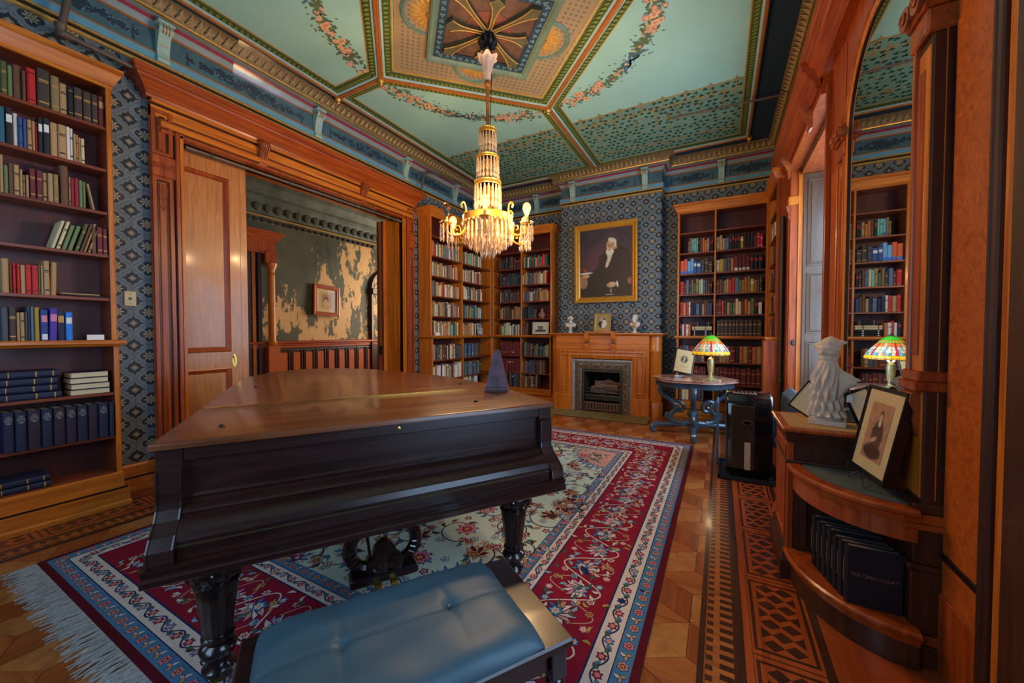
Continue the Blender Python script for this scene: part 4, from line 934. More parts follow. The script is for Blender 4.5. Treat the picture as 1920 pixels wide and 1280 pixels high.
S2 = [(0.640, 0.668, 0.239, 'teal'), (0.67, 0.702, 0.245, 'black'), (0.703, 0.726, 0.226, 'white'), (0.727, 0.745, 0.206, 'blue'), (0.746, 0.764, 0.204, 'blue'), (0.765, 0.785, 0.207, 'tan'), (0.786, 0.802, 0.209, 'tan'), (0.803, 0.813, 0.208, 'red'), (0.814, 0.836, 0.245, 'black'), (0.837, 0.868, 0.254, 'black'), (0.87, 0.906, 0.239, 'tan'), (0.908, 0.948, 0.241, 'tan'), (0.949, 0.968, 0.243, 'white'), (0.969, 0.985, 0.241, 'white'), (0.986, 0.998, 0.206, 'tan'), (0.999, 1.012, 0.205, 'tan'), (1.013, 1.025, 0.193, 'tan'), (1.026, 1.045, 0.191, 'cream')]
S3 = [(0.640, 0.655, 0.252, 'tan'), (0.656, 0.677, 0.19, 'green'), (0.678, 0.696, 0.209, 'brown'), (0.697, 0.724, 0.207, 'tan'), (0.725, 0.738, 0.184, 'tan'), (0.739, 0.752, 0.153, 'tan'), (0.753, 0.765, 0.155, 'tan'), (0.769, 0.798, 0.209, 'maroon'), (0.8, 0.827, 0.206, 'maroon'), (0.828, 0.852, 0.201, 'tan'), (0.853, 0.877, 0.203, 'tan'), (0.878, 0.904, 0.205, 'khaki'), (0.913, 0.955, 0.285, 'brown'), (0.956, 0.964, 0.212, 'tan'), (0.965, 0.984, 0.21, 'crimson'), (0.985, 1.006, 0.213, 'crimson'), (1.007, 1.024, 0.206, 'green'), (1.025, 1.044, 0.204, 'green'), (1.048, 1.060, 0.195, 'tan')]
S4 = [(0.86, 0.877, 0.225, 'cream'), (0.885, 0.902, 0.222, 'cream'), (0.91, 0.933, 0.2, 'green'), (0.94, 0.963, 0.2, 'green'), (0.975, 0.994, 0.226, 'olive'), (1.0, 1.016, 0.23, 'brown'), (1.022, 1.036, 0.24, 'tan'), (1.046, 1.060, 0.202, 'tan'), (1.068, 1.094, 0.209, 'brown'), (1.096, 1.126, 0.209, 'maroon'), (1.128, 1.155, 0.201, 'maroon')]
S5 = [(0.635, 0.665, 0.233, 'tan'), (0.666, 0.681, 0.203, 'brown'), (0.682, 0.699, 0.208, 'red'), (0.7, 0.714, 0.208, 'red'), (0.715, 0.737, 0.2, 'tan'), (0.738, 0.764, 0.205, 'red'), (0.765, 0.795, 0.205, 'red'), (0.796, 0.807, 0.206, 'green'), (0.808, 0.819, 0.21, 'tan'), (0.82, 0.847, 0.245, 'tan'), (0.85, 0.88, 0.243, 'tan')]
S6 = [(0.627, 0.656, 0.234, 'grey'), (0.658, 0.692, 0.236, 'umber'), (0.693, 0.707, 0.201, 'tan'), (0.708, 0.727, 0.202, 'tan'), (0.728, 0.739, 0.207, 'grey'), (0.74, 0.753, 0.246, 'grey'), (0.754, 0.768, 0.244, 'slate'), (0.77, 0.796, 0.241, 'mustard'), (0.798, 0.833, 0.225, 'royal'), (0.836, 0.876, 0.239, 'purple'), (0.879, 0.916, 0.225, 'navy'), (0.919, 0.957, 0.212, 'azure')]
PINKM = plain('spine_pink', srgb(212, 128, 150), .6); WHM = plain('spine_white', srgb(222, 220, 212), .6); DKM = plain('spine_dark', srgb(30, 24, 24), .6); REDM = plain('spine_red', srgb(170, 30, 34), .6)
shelfname = ['top', 'second', 'third', 'fourth', 'fifth', 'sixth']
for si, S in enumerate((S1, S2, S3, S4, S5, S6)):
    for k, (a, b, h, c) in enumerate(S):
        bands = []
        if c in ('umber', 'maroon', 'espresso', 'khaki', 'olive'): bands = [('title', GOLDP)]
        elif c == 'red': bands = [('two', DKM)]
        elif c == 'black': bands = [('label', WHM)] if si == 1 else [('two', GOLDP)]
        elif c == 'royal': bands = [('label', PINKM), ('low', WHM)]
        elif c in ('azure', 'purple', 'navy'): bands = [('label', WHM if c == 'azure' else PINKM if c == 'purple' else GOLDP)]
        elif c == 'oxblood': bands = [('label', CLOTH['tan'])]
        elif c in ('tan', 'cream', 'white', 'blue') and k % 2: bands = [('title', DKM)]
        lean = .30 - .025*k if si == 3 and k < 8 else (.20 if si == 2 and k == 18 else (.03 if (si, k) in ((4, 10), (5, 9)) else 0))
        if si == 3 and k < 8: lean = .26
        if si == 2 and k == 18: lean = -.16; a += .03
        book(c, 'left', a, .235-rb.random()*.02, ZT[si], b-a if lean != -.16 else .012, h, .14+rb.random()*.05, f'{COLWORD[c]} book, {ORD[k]} from left on the {shelfname[si]} shelf of the left bookcase', 'books in the left bookcase', bands=bands, lean=lean)
book('tan', 'left', .90, .235, ZT[4]+.012, .012, .20, .15, 'thin tan book lying flat on top on the fifth shelf of the left bookcase', 'books in the left bookcase', flat=True).location.z += .012
book('black', 'left', .91, .238, ZT[4], .012, .235, .16, 'thin black book lying flat underneath on the fifth shelf of the left bookcase', 'books in the left bookcase', flat=True).location.z += .012
MB().prism([(1.03, ZT[5]), (1.035, ZT[5]+.045), (1.04, ZT[5]+.045), (1.06, ZT[5])], 'x', 0, .1)
o = MB().box(XL+.21, XL+.212, 1.03, 1.125, ZT[5], ZT[5]+.043, Matrix.Identity(4)).box(XL+.17, XL+.212, 1.03, 1.125, ZT[5], ZT[5]+.002).build('name_card', WHITE, None); _props(o, 'small white folded card on the sixth shelf of the left bookcase', 'card')
# bound volumes lying flat on the lower shelves
for k in range(4):
    o = book('navy', 'left', .52+.006*k, .275, ZT[6]+.052*k, .050, (.36 if k == 0 else .33)+.003*(k % 2), .21, f'dark bound volume lying flat, {("lowest", "second lowest", "second highest", "topmost")[k]} of the four stacked at left', 'large volumes lying flat', flat=True, band='four', bmat=GOLDP); o.location.z += .05
for k in range(4):
    o = book('plum', 'left', .925+.004*(k % 2), .07, ZT[6]+.044*k, .042, .215-.004*k, .19, f'dark volume with pale page edges, {("lowest", "second lowest", "second highest", "topmost")[k]} of the right-hand stack', 'large volumes lying flat', flat=True)
    o.matrix_world = Matrix.Translation((XL+.075, .925+.004*(k % 2), ZT[6]+.044*k)) @ Matrix.Rotation(HP, 4, 'Z') @ Matrix(((0, 0, 1, 0), (0, -1, 0, 0), (1, 0, 0, 0), (0, 0, 0, 1))) @ Matrix.Diagonal((.042, .19, .215-.004*k, 1))
for k in range(2):
    o = book('navy', 'left', .50, .275, ZT[8]+.046*k, .044, .315-.004*k, .21, f'dark bound volume lying flat, {("lower", "upper")[k]} of the pair on the bottom shelf', 'large volumes lying flat', flat=True, band='four', bmat=GOLDP); o.location.z += .044
# the row of tall bound volumes with gilt lettering
B2 = [(0.608, 0.658, 'navy'), (0.660, 0.713, 'navy'), (0.715, 0.776, 'plum'), (0.778, 0.832, 'navy'), (0.834, 0.893, 'plum'), (0.895, 0.949, 'plum'), (0.951, 1.007, 'navy'), (1.009, 1.062, 'plum'), (1.064, 1.120, 'navy'), (1.124, 1.154, 'navy')]
ROM = ['I', 'II', 'III', 'IV', 'V', 'VI', 'VII', 'VIII', 'IX', 'X']; YR_ = ['1887', '1888', '1889', '1890', '1891', '1892', '1893', '1894', '1895', '1896']
SILV = plain('spine_silver_lettering', srgb(190, 186, 170), .4, .3)
for k, (a, b, c) in enumerate(B2):
    o = book(c, 'left', a, .285, ZT[7], b-a, .277-.001*k, .20, f'tall dark volume with gilt lettering, {ORD[k]} from left in the row of ten', 'tall lettered volumes on a lower shelf')
    if k < 9 and k != 7:
        me = text_mesh('THE\nOPEN\nCOURT\nVOL. %s\n%s' % (ROM[k], YR_[k]), .0115)
        t_ = bpy.data.objects.new('spine_lettering', me); C.objects.link(t_); me.materials.append(SILV); t_.parent = o
        t_.matrix_parent_inverse = Matrix.Identity(4)
        t_.matrix_local = Matrix.Translation((.5, -.006, .80)) @ Matrix.Diagonal((1/(b-a), 1/.20, 1/.277, 1)) @ Matrix.Rotation(HP, 4, 'X')
# right-hand bookcase: (row, bay) -> sequence
PAL = dict(t='tan', k='khaki', s='sky', m='mint', b='black', e='espresso', n='brown', o='orange', g='gold', p='plum', r='red', R='scarlet', c='cream', C='coral', z='blue', y='grey', u='umber', M='maroon', x='oxblood', w='white', V='navy', l='slate', v='royal', f='forest', G='green', q='mustard', L='olive')
RIGHT = {(1, 0): (.12, 'kksmmbnootbb'), (1, 1): (0, 'tttlbbbbgpppnRR'), (2, 0): (0, 'CCsszzyuu'), (2, 1): (0, 'cqyyoMMMMbbb'), (3, 0): (0, 'rxlukLtmclnub'), (3, 1): (0, 'xnnttrrlGqokgknu'),
         (4, 0): (0, 'rtrwVVlVtnnv'), (4, 1): (0, 'MMrftLGccnotGbw'), (5, 0): (0, 'bwrwo'), (5, 1): (.02, 'uuuuuuuuuuu'), (6, 0): (0, 'Mylxnyt'), (6, 1): (0, 'ntttxpotxot'), (7, 0): (.1, 'MMnxMnM'), (7, 1): (0, 'nMxMMMxMMM'), (8, 0): (0, 'nccntMny'), (8, 1): (0, 'nMnxnM')}
rown = ['top', 'second', 'third', 'fourth', 'fifth', 'sixth', 'seventh', 'eighth', 'lowest']
for (row, bay), (st, seq) in RIGHT.items():
    a0, a1 = ((-.605, -.105), (-.075, .58))[bay]; lim = a1-a0-st
    ws = [rb.uniform(.8, 1.25)*(1.5 if ch in 'gxqlr' and rb.random() < .5 else 1) for ch in seq]
    fill = .96 if len(seq) > 8 else (.34 if row == 5 else .75); sc_ = min(lim*fill/sum(ws), .062); a = a0+st
    for k, ch in enumerate(seq):
        c = PAL[ch]; wd = ws[k]*sc_; top = (.27 if row != 5 or bay == 0 else .26)
        h = rb.uniform(.185, .25) if len(set(seq)) > 3 else .255
        if row >= 6: h = rb.uniform(.25, .27)
        ft = dict(b=[('label', REDM)], M=[('title', GOLDP)], x=[('title', GOLDP)], u=[('title', GOLDP)], C=[('low', CLOTH['azure'])], s=[('low', CLOTH['azure'])], z=[('label', WHM)], g=[('label', WHM)], R=[('title', WHM)], r=[('two', GOLDP)]).get(ch, [('title', DKM)] if k % 3 == 0 else [])
        if ch == 'M' and row == 2: ft = [('low', WHM)]
        book(c, 'end', a, .305-rb.random()*.025 if row < 6 else .33, ZT[row], wd-.0015, h, .17, f'{COLWORD[c]} book, {ORD[k]} from left, {rown[row]} row, {("left", "right")[bay]} bay, bookcase right of fireplace', 'books in the bookcase right of the fireplace', bands=ft)
        a += wd
for k in range(5):                                                  # flat stack in the sixth row
    c = ('black', 'black', 'black', 'cream', 'cream')[k]
    o = book(c, 'end', -.415, .30, ZT[5]+.031*k, .03, .29, .2, f'{COLWORD[c]} volume lying flat, {("lowest", "second", "third", "fourth", "topmost large")[k]} in the stack right of the fireplace', 'flat stack right of the fireplace', flat=True, band='title', bmat=WHM if c == 'black' else DKM); o.location.z += .03
for k in range(3):
    o = book('black', 'end', -.35, .30, ZT[5]+.157+.022*k, .021, .20, .17, f'small black book, {("lower", "middle", "upper")[k]} of three crowning the flat stack', 'flat stack right of the fireplace', flat=True, band='two', bmat=WHM); o.location.z += .021
# remaining books in the corner cases and the return: one mass
STM = MB(); STN = ['tan', 'cream', 'khaki', 'brown', 'orange', 'white', 'red', 'scarlet', 'navy', 'black', 'forest', 'green', 'slate', 'blue', 'oxblood', 'maroon', 'umber', 'mint', 'mustard', 'grey', 'teal', 'royal']
def stuff_row(kind, a0, a1, dsp, z, pal, wr=(.022, .042), hr=(.18, .26), fill=1.0, flatshape=True):
    M = wallM(kind); a = a0; end = a0+(a1-a0)*fill
    while a < end-.02:
        w_ = min(rb.uniform(*wr), end-a); h = rb.uniform(*hr); d = dsp-rb.random()*.02; c = rb.choice(pal)
        STM.mat(STN.index(c)); STM.prism([(a, d-.15), (a, d-.006), (a+w_*.25, d), (a+w_*.75, d), (a+w_-.001, d-.006), (a+w_-.001, d-.15)], 'z', z, z+h, M)
        if rb.random() < .5:
            STM.mat(len(STN) if rb.random() < .6 else STN.index(rb.choice(['black', 'white', 'mustard']))); zz = z+h*rb.choice((.7, .75, .2))
            STM.prism([(a+w_*.2, d-.01), (a+w_*.2, d+.001), (a+w_*.8, d+.001), (a+w_*.8, d-.01)], 'z', zz, zz+h*.08, M)
        a += w_
lightp = ['cream', 'cream', 'tan', 'tan', 'white', 'khaki', 'khaki', 'brown', 'red', 'slate', 'orange', 'grey']
midp = ['tan', 'cream', 'green', 'khaki', 'mint', 'mustard', 'brown', 'teal', 'slate', 'white']; darkp = ['black', 'umber', 'navy', 'forest', 'black', 'grey', 'brown', 'maroon']
for row in range(1, 6):
    stuff_row('left', 5.0, 5.855, .262, ZT[row], [lightp, lightp, lightp, lightp, midp+lightp][row-1], fill=.94)
    stuff_row('left', 5.885, 6.62, .262, ZT[row], [midp, lightp, lightp+midp, midp+['teal'], lightp][row-1], fill=.96 if row < 5 else .66)
    stuff_row('end', -4.10, -3.575, .312, ZT[row], [darkp, darkp+['royal', 'blue'], darkp+['red', 'tan', 'brown'], ['brown', 'tan', 'umber', 'khaki'], midp+['red', 'brown', 'white']][row-1], fill=.98)
    stuff_row('end', -3.545, -2.93, .312, ZT[row], [['red', 'scarlet', 'cream', 'brown', 'forest', 'green', 'teal'], lightp+['brown'], ['tan', 'orange', 'khaki', 'cream', 'brown', 'blue'], darkp+['green'], ['brown', 'tan']][row-1], fill=(.9, .88, .92, .5, .2)[row-1])
for row in (6, 7, 8):
    stuff_row('left', 5.0, 5.855, .30, ZT[row], [['brown', 'umber', 'grey', 'cream', 'maroon'], ['cream', 'white', 'khaki', 'maroon'], midp][row-6], fill=.97, hr=(.22, .27))
    stuff_row('left', 5.885, 6.6, .30, ZT[row], [['teal', 'slate', 'brown', 'umber', 'navy'], ['teal', 'forest', 'brown', 'orange', 'slate'], ['cream', 'white', 'slate']][row-6], fill=.8 if row < 8 else .7, hr=(.22, .27))
    stuff_row('end', -4.05, -3.575, .355, ZT[row], ['oxblood', 'oxblood', 'maroon'] if row < 8 else darkp, (.05, .06), (.27, .29), .98)
    stuff_row('end', -3.545, -2.93, .355, ZT[row], [midp+darkp, ['khaki', 'tan', 'umber', 'blue', 'brown'], ['brown', 'umber', 'grey', 'tan']][row-6], fill=(.95, .85, .6)[row-6], hr=(.2, .27))
for row in range(1, 9): stuff_row('right', 6.02, 6.86, .18 if row < 6 else .25, ZT[row], darkp+['white', 'red', 'tan'], fill=.95)
o = STM.build('bookcase_books', [CLOTH[k] for k in STN]+[GOLDP], None); _props(o, 'rows of mixed old books packed in the corner bookcases', 'books', None, 'stuff')
# objects among the books
def vase(name, prof, c, mat, label):
    o = MB().lathe(prof, (0, 0, 0), 18).build(name, mat, None, smooth=True); o.location = c; return _props(o, label, 'vase')
VP = [(0, 0), (.045, 0), (.075, .04), (.08, .075), (.06, .11), (.028, .135), (.024, .17), (.034, .19), (.026, .185), (.018, .14)]
vase('bud_vase', VP, (-3.13, YE-.26, ZT[4]+.001), plain('crazed_glaze', srgb(140, 112, 96), .3, 0, .3, 60), 'round brown glazed bud vase on a corner bookcase shelf')
vase('bud_vase', [(r*.85, z*.9) for r, z in VP], (-2.99, YE-.25, ZT[4]+.001), plain('red_glaze', srgb(110, 26, 24), .25, 0, .2), 'small red glazed bud vase beside the brown vase')
def house_pic(U, V):
    c = np.ones(U.shape+(3,))*L3(206, 196, 170); inner = sm(np.maximum(np.abs(U-.5)-.34, np.abs(V-.5)-.30), .02)
    g = np.ones_like(c)*L3(206, 200, 182); g = blend(g, sm(np.maximum(np.abs(U-.5)-.16, np.abs(V-.5)-.16), .02), L3(110, 108, 98)); g = blend(g, sm(V-.36, .03), L3(60, 62, 54)); g = blend(g, sm(np.maximum(np.abs(U-.5)-.17, np.abs(V-.62)-.05), .02), L3(50, 50, 46)); g = blend(g, ((np.sin(U*60)*np.sin(V*50) > .5) & (abs(V-.5) < .2))*.5, L3(220, 214, 196))
    return c*(1-inner[..., None])+g*inner[..., None]
hp = thing('framed_photo', 'framed photograph of a house leaning on the corner bookcase ledge', 'picture', (-3.15, YE-.36, ZT[5]))
picture_frame(hp, Matrix.Translation((-3.14, YE-.30, ZT[5]+.138)) @ Matrix.Rotation(-.10, 4, 'X'), .37, .265, .014, .014, DKLINE, 0.0, house_pic)
def damask(U, V):
    c = np.ones(U.shape+(3,))*L3(210, 208, 200); p = np.sin(U*20+np.sin(V*22)*1.5)*np.sin(V*16+np.sin(U*18)) > .05
    return blend(c, p*1.0, L3(44, 60, 104))
db = thing('patterned_book', 'blue and white patterned book facing out on the corner bookcase', 'book', (XL+.25, 6.50, ZT[5]))
Mdb = Matrix.Translation((XL+.235, 6.52, ZT[5]+.125)) @ Matrix.Rotation(HP, 4, 'Z') @ Matrix.Rotation(-.16, 4, 'X')
MB().box(-.10, .10, .0, .02, -.12, .12, Mdb).build('cover', CLOTH['navy'], db); vcol_grid('cover_pattern', 40, 48, damask, PRINT, db, Mdb @ Matrix.Translation((0, -.001, 0)), .19, .23)
o = MB().prism([(5.10, ZT[5]), (5.10, ZT[5]+.002), (5.19, ZT[5]+.002), (5.19, ZT[5])], 'x', XL+.28, XL+.285).prism([(.27, 0), (.31, 0), (.285, .055), (.28, .055)], 'y', 5.08, 5.19, Matrix.Translation((XL, 0, ZT[5]))).build('name_card', WHITE, None); _props(o, 'small white folded card on the corner bookcase ledge', 'card')
# ------------------------------------------------------------------ rug
RX0, RX1, RY0, RY1 = RUG; TH = .009
def rugm(n, rgb): return plain('rug_'+n, srgb(*rgb), .95, 0, .22, 260, 0, .25, .15)
RC = dict(field=rugm('pale_green', (184, 192, 168)), red=rugm('crimson', (132, 20, 40)), cream=rugm('cream', (206, 184, 166)), blue=rugm('blue', (70, 112, 140)), dred=rugm('dark_red', (84, 14, 26)), navy=rugm('navy', (32, 40, 72)), salmon=rugm('salmon', (194, 138, 118)), green=rugm('green', (62, 92, 76)), gold=rugm('gold', (180, 132, 74)), pink=rugm('pink', (206, 120, 128)), brown=rugm('brown', (66, 40, 36)), lblue=rugm('light_blue', (120, 158, 176)))
RK = list(RC); RI = {k: i for i, k in enumerate(RK)}
rug = thing('persian_rug', 'large Persian rug with pale field and crimson border under the piano', 'rug', ((RX0+RX1)/2, (RY0+RY1)/2, 0))
MB().box(RX0, RX1, RY0, RY1, .0005, TH-.001).build('backing', RC['dred'], rug)
bandsR = [('edge_band', 'dred', 0, .035), ('guard_band', 'blue', .035, .105), ('guard_band', 'cream', .11, .205), ('main_border', 'red', .215, .60), ('guard_band', 'cream', .61, .685), ('guard_band', 'blue', .69, .755)]
def ring(i0, i1): return rectring(RX0+i1, RX1-i1, RY0+i1, RY1-i1, RX0+i0, RX1-i0, RY0+i0, RY1-i0, TH-.003, TH)
for n_, k, a, b in bandsR: ring(a, b).build(n_, RC[k], rug)
for a, b in ((.105, .11), (.205, .215), (.60, .61), (.685, .69)): ring(a, b).build('dark_line', RC['navy'], rug)
IN = .755
MB().box(RX0+IN, RX1-IN, RY0+IN, RY1-IN, TH-.003, TH).build('field', RC['field'], rug)
RM = MB(); rr = random.Random(21); zc = [0]
def zz():
    zc[0] += 1; return TH + .0004 + (zc[0] % 400)*2.0e-6
def rpoly(k, pts): RM.mat(RI[k]); z = zz(); RM.poly([(p[0], p[1], z) for p in pts])
def rflower(x, y, s, cols, n=8, rot=0.0):
    for q, (k, f) in enumerate(zip(cols, (1.15, 1.0, .62, .28))):
        m = n*4
        rpoly(k, [(x+math.cos(rot+a*6.2832/m)*s*f*(.80+.20*math.cos(a*6.2832/m*n)), y+math.sin(rot+a*6.2832/m)*s*f*(.80+.20*math.cos(a*6.2832/m*n))) for a in range(m)] if q < 3 else [(x+math.cos(a)*s*f, y+math.sin(a)*s*f) for a in (0, 1.05, 2.09, 3.14, 4.19, 5.24)])
def rleaf(x, y, ang, L, W, k, k2=None, bend=.25):
    ca, sa = math.cos(ang), math.sin(ang)
    def T(u, v): v += bend*L*(u/L)*(1-u/L)*2; return (x+u*ca-v*sa, y+u*sa+v*ca)
    if k2: rpoly(k2, [T(-L*.04, 0), T(L*.3, W*.68), T(L*.65, W*.52), T(L*1.06, 0), T(L*.65, -W*.52), T(L*.3, -W*.68)])
    rpoly(k, [T(0, 0), T(L*.3, W*.5), T(L*.65, W*.36), T(L, 0), T(L*.65, -W*.36), T(L*.3, -W*.5)])
def rpalmette(x, y, ang, s, c1, c2, c3, out='navy'):
    for i in range(7):
        a = ang + (i-3)*.42; rleaf(x, y, a, s*(1.15-.07*abs(i-3)), s*.36, c1 if i % 2 else c2, out, 0)
    for i in (-1, 1): rleaf(x, y, ang+math.pi+i*.7, s*.7, s*.28, c3, out, .3*i)
    rflower(x, y, s*.42, (out, c3, c1, c2), 6, ang)
def rvine(pts, w_, k):
    P = [Vector((p[0], p[1], 0)) for p in pts]
    for i in range(len(P)-1):
        d = (P[i+1]-P[i])
        if d.length < 1e-6: continue
        n = Vector((-d.y, d.x, 0)).normalized()*w_; rpoly(k, [(P[i]-n).xy, (P[i]+n).xy, (P[i+1]+n).xy, (P[i+1]-n).xy])
def walk(i0, i1, period, fn):
    """call fn(x, y, along_angle, width, k) along the four sides at band centre"""
    c = (i0+i1)/2; wd = i1-i0; x0, x1, y0, y1 = RX0+c, RX1-c, RY0+c, RY1-c
    for (ax, ay, bx, by) in ((x0, y0, x1, y0), (x1, y0, x1, y1), (x1, y1, x0, y1), (x0, y1, x0, y0)):
        L = math.hypot(bx-ax, by-ay); n = max(1, round(L/period)); an = math.atan2(by-ay, bx-ax)
        for k in range(n): t = (k+.5)/n; fn(ax+(bx-ax)*t, ay+(by-ay)*t, an, wd, k, L/n)
def f_blue(x, y, an, wd, k, p):
    if k % 2: rflower(x, y, wd*.36, ('navy', 'pink' if k % 4 == 1 else 'salmon', 'red', 'gold'), 6, an)
    else:
        for s in (-1, 1): rleaf(x, y, an+s*1.2, wd*.42, wd*.22, 'cream' if s > 0 else 'gold', 'navy')
        rleaf(x, y, an+3.14, wd*.4, wd*.2, 'salmon', 'navy')
walk(.035, .105, .058, f_blue); walk(.69, .755, .058, f_blue)
def f_cream(x, y, an, wd, k, p):
    ca, sa = math.cos(an), math.sin(an); s = 1 if k % 2 else -1
    rvine([(x+(u*p)*ca-s*wd*.26*math.cos(u*math.pi)*sa*1, y+(u*p)*sa+s*wd*.26*math.cos(u*math.pi)*ca) for u in [q/6-.5 for q in range(7)]], .0035, 'navy')
    rflower(x-s*-sa*wd*.05, y+s*-ca*wd*.05, wd*.24, ('navy', 'red' if k % 3 else 'blue', 'pink', 'gold'), 6, an)
    rleaf(x+ca*p*.3, y+sa*p*.3, an+s*.9, wd*.36, wd*.18, 'green', 'brown'); rleaf(x-ca*p*.3, y-sa*p*.3, an-s*2.2, wd*.34, wd*.16, 'blue', 'brown')
walk(.11, .205, .095, f_cream); walk(.61, .685, .08, f_cream)
def f_main(x, y, an, wd, k, p):
    ca, sa = math.cos(an), math.sin(an); s = 1 if k % 2 else -1
    P = lambda u, v: (x+u*ca-v*sa, y+u*sa+v*ca)
    rvine([P(u*p, s*wd*.36*math.cos(u*math.pi)) for u in [q/8-.5 for q in range(9)]], .004, 'cream'); rvine([P(u*p*.7+.1*p, -s*wd*(.12+.28*math.sin(u*math.pi+1.57))) for u in [q/8-.5 for q in range(9)]], .003, 'salmon')
    c = P(0, s*wd*.08)
    if k % 2: rpalmette(*c, an-HP*s, wd*.25, 'cream', 'salmon', 'blue')
    else: rpalmette(*c, an-HP*s, wd*.24, 'pink', 'cream', 'lblue')
    for u, v, q in ((.32, .30, 0), (-.33, .28, 1), (.25, -.33, 2), (-.25, -.34, 3), (.46, -.1, 4)):
        c = P(u*p, s*v*wd); rflower(*c, wd*.062, ('navy', ('blue', 'cream', 'gold', 'pink', 'lblue')[q], ('cream', 'red', 'red', 'cream', 'navy')[q], 'gold'), 6, an)
    for q in range(13):
        u, v = rr.uniform(-.5, .5), rr.uniform(-.44, .44); rleaf(*P(u*p, v*wd), rr.uniform(0, 6.28), wd*.13, wd*.05, ('green', 'cream', 'gold', 'lblue', 'cream')[q % 5], 'brown', .5)
walk(.215, .60, .205, f_main)
# field: mirrored arabesques, corner spandrels, medallion
cxr, cyr = (RX0+RX1)/2, (RY0+RY1)/2; hx, hy = (RX1-RX0)/2-IN, (RY1-RY0)/2-IN
def mir(fn):
    for sx in (-1, 1):
        for sy in (-1, 1): fn(lambda u, v: (cxr+sx*u, cyr+sy*v), lambda a: math.atan2(sy*math.sin(a), sx*math.cos(a)))
def spandrel(T, A):
    pts = []
    for q in range(25):
        a = q/24*HP; r_ = .46+.05*math.cos(q*HP*2); pts.append(T(hx-r_*math.cos(a)*.95, hy-r_*math.sin(a)*1.25))
    rpoly('navy', [T(hx, hy)] + [((p[0]-T(hx, hy)[0])*1.05+T(hx, hy)[0], (p[1]-T(hx, hy)[1])*1.05+T(hx, hy)[1]) for p in pts]); rpoly('salmon', [T(hx, hy)]+pts)
    rvine(pts, .008, 'blue')
    for u, v, s in ((.17, .20, .10), (.34, .09, .05), (.09, .42, .05), (.24, .33, .04)): rflower(*T(hx-u, hy-v), s, ('navy', 'cream', 'red', 'gold'), 8)
    for q in range(16): rleaf(*T(hx-rr.uniform(.05, .30), hy-rr.uniform(.05, .36)), rr.uniform(0, 6.28), .07, .03, ('green', 'blue', 'cream')[q % 3], 'brown', .4)
mir(spandrel)
seedpts = [(.10, .95), (.34, .72), (.62, .55), (.62, .95), (.30, 1.15), (.12, 1.32), (.85, .28), (.38, .38), (.82, .72), (.55, .20), (.62, 1.22), (.36, 1.45), (.86, .02)]
def field(T, A):
    R = random.Random(77)
    for q, (u, v) in enumerate(seedpts):
        a0 = R.uniform(0, 6.28); r0 = R.uniform(.13, .19); s = 1 if q % 2 else -1
        sp_ = [(u+r0*(1-t*.75)*math.cos(a0+s*t*5.2), v+r0*(1-t*.75)*math.sin(a0+s*t*5.2)) for t in [j/16 for j in range(17)]]
        rvine([T(*p) for p in sp_], .0045, 'brown')
        for j in range(1, 16, 2): rleaf(*T(*sp_[j]), A(a0+s*j/16*5.2+R.uniform(-1.2, 1.2)), R.uniform(.05, .085), .024, ('green', 'gold', 'blue', 'salmon', 'brown')[R.randrange(5)], 'brown', .5)
        p = T(*sp_[-1])
        if q % 3 == 0: rpalmette(*p, A(a0), .095, 'dred', 'salmon', 'gold', 'brown')
        elif q % 3 == 1: rflower(*p, .075, ('navy', 'pink', 'red', 'gold'), 8, a0)
        else: rpalmette(*p, A(a0+1), .085, 'blue', 'cream', 'red', 'navy')
        rflower(*T(*sp_[0]), .042, ('brown', 'salmon', 'dred', 'gold'), 6, a0)
        for j in range(3): rflower(*T(u+R.uniform(-.2, .2), v+R.uniform(-.2, .2)), .028, ('navy', ('red', 'lblue', 'gold')[j], 'cream', 'navy'), 5)
mir(field)
for f, k in ((1.06, 'navy'), (1.0, 'salmon'), (.78, 'red'), (.5, 'cream'), (.3, 'blue')):
    rpoly(k, [(cxr+math.cos(a)*.34*f*(1+.09*math.cos(12*a)), cyr+math.sin(a)*.52*f*(1+.09*math.cos(12*a))) for a in [j*6.2832/96 for j in range(96)]])
RM.build('woven_motifs', [RC[k] for k in RK], rug, kind='stuff')
FR = MB()
for k in range(420):
    x = RX0+.01+(RX1-RX0-.02)*k/419; L = rr.uniform(.085, .15); dx_ = rr.uniform(-.045, .045)-.02*math.sin(k*.07)
    FR.tube([(x, RY0+.006, .006), (x+dx_*.4, RY0-L*.5, .004+rr.random()*.006), (x+dx_, RY0-L, .002)], [.0035, .0045, .0025], 4)
for k in range(420):
    x = RX0+.01+(RX1-RX0-.02)*k/419; FR.tube([(x, RY1-.004, .006), (x+rr.uniform(-.01, .01), RY1+.035, .003)], [.003, .002], 4)
FR.build('fringe', plain('fringe_wool', srgb(168, 164, 156), .9, 0, .2, 60), rug, kind='stuff')

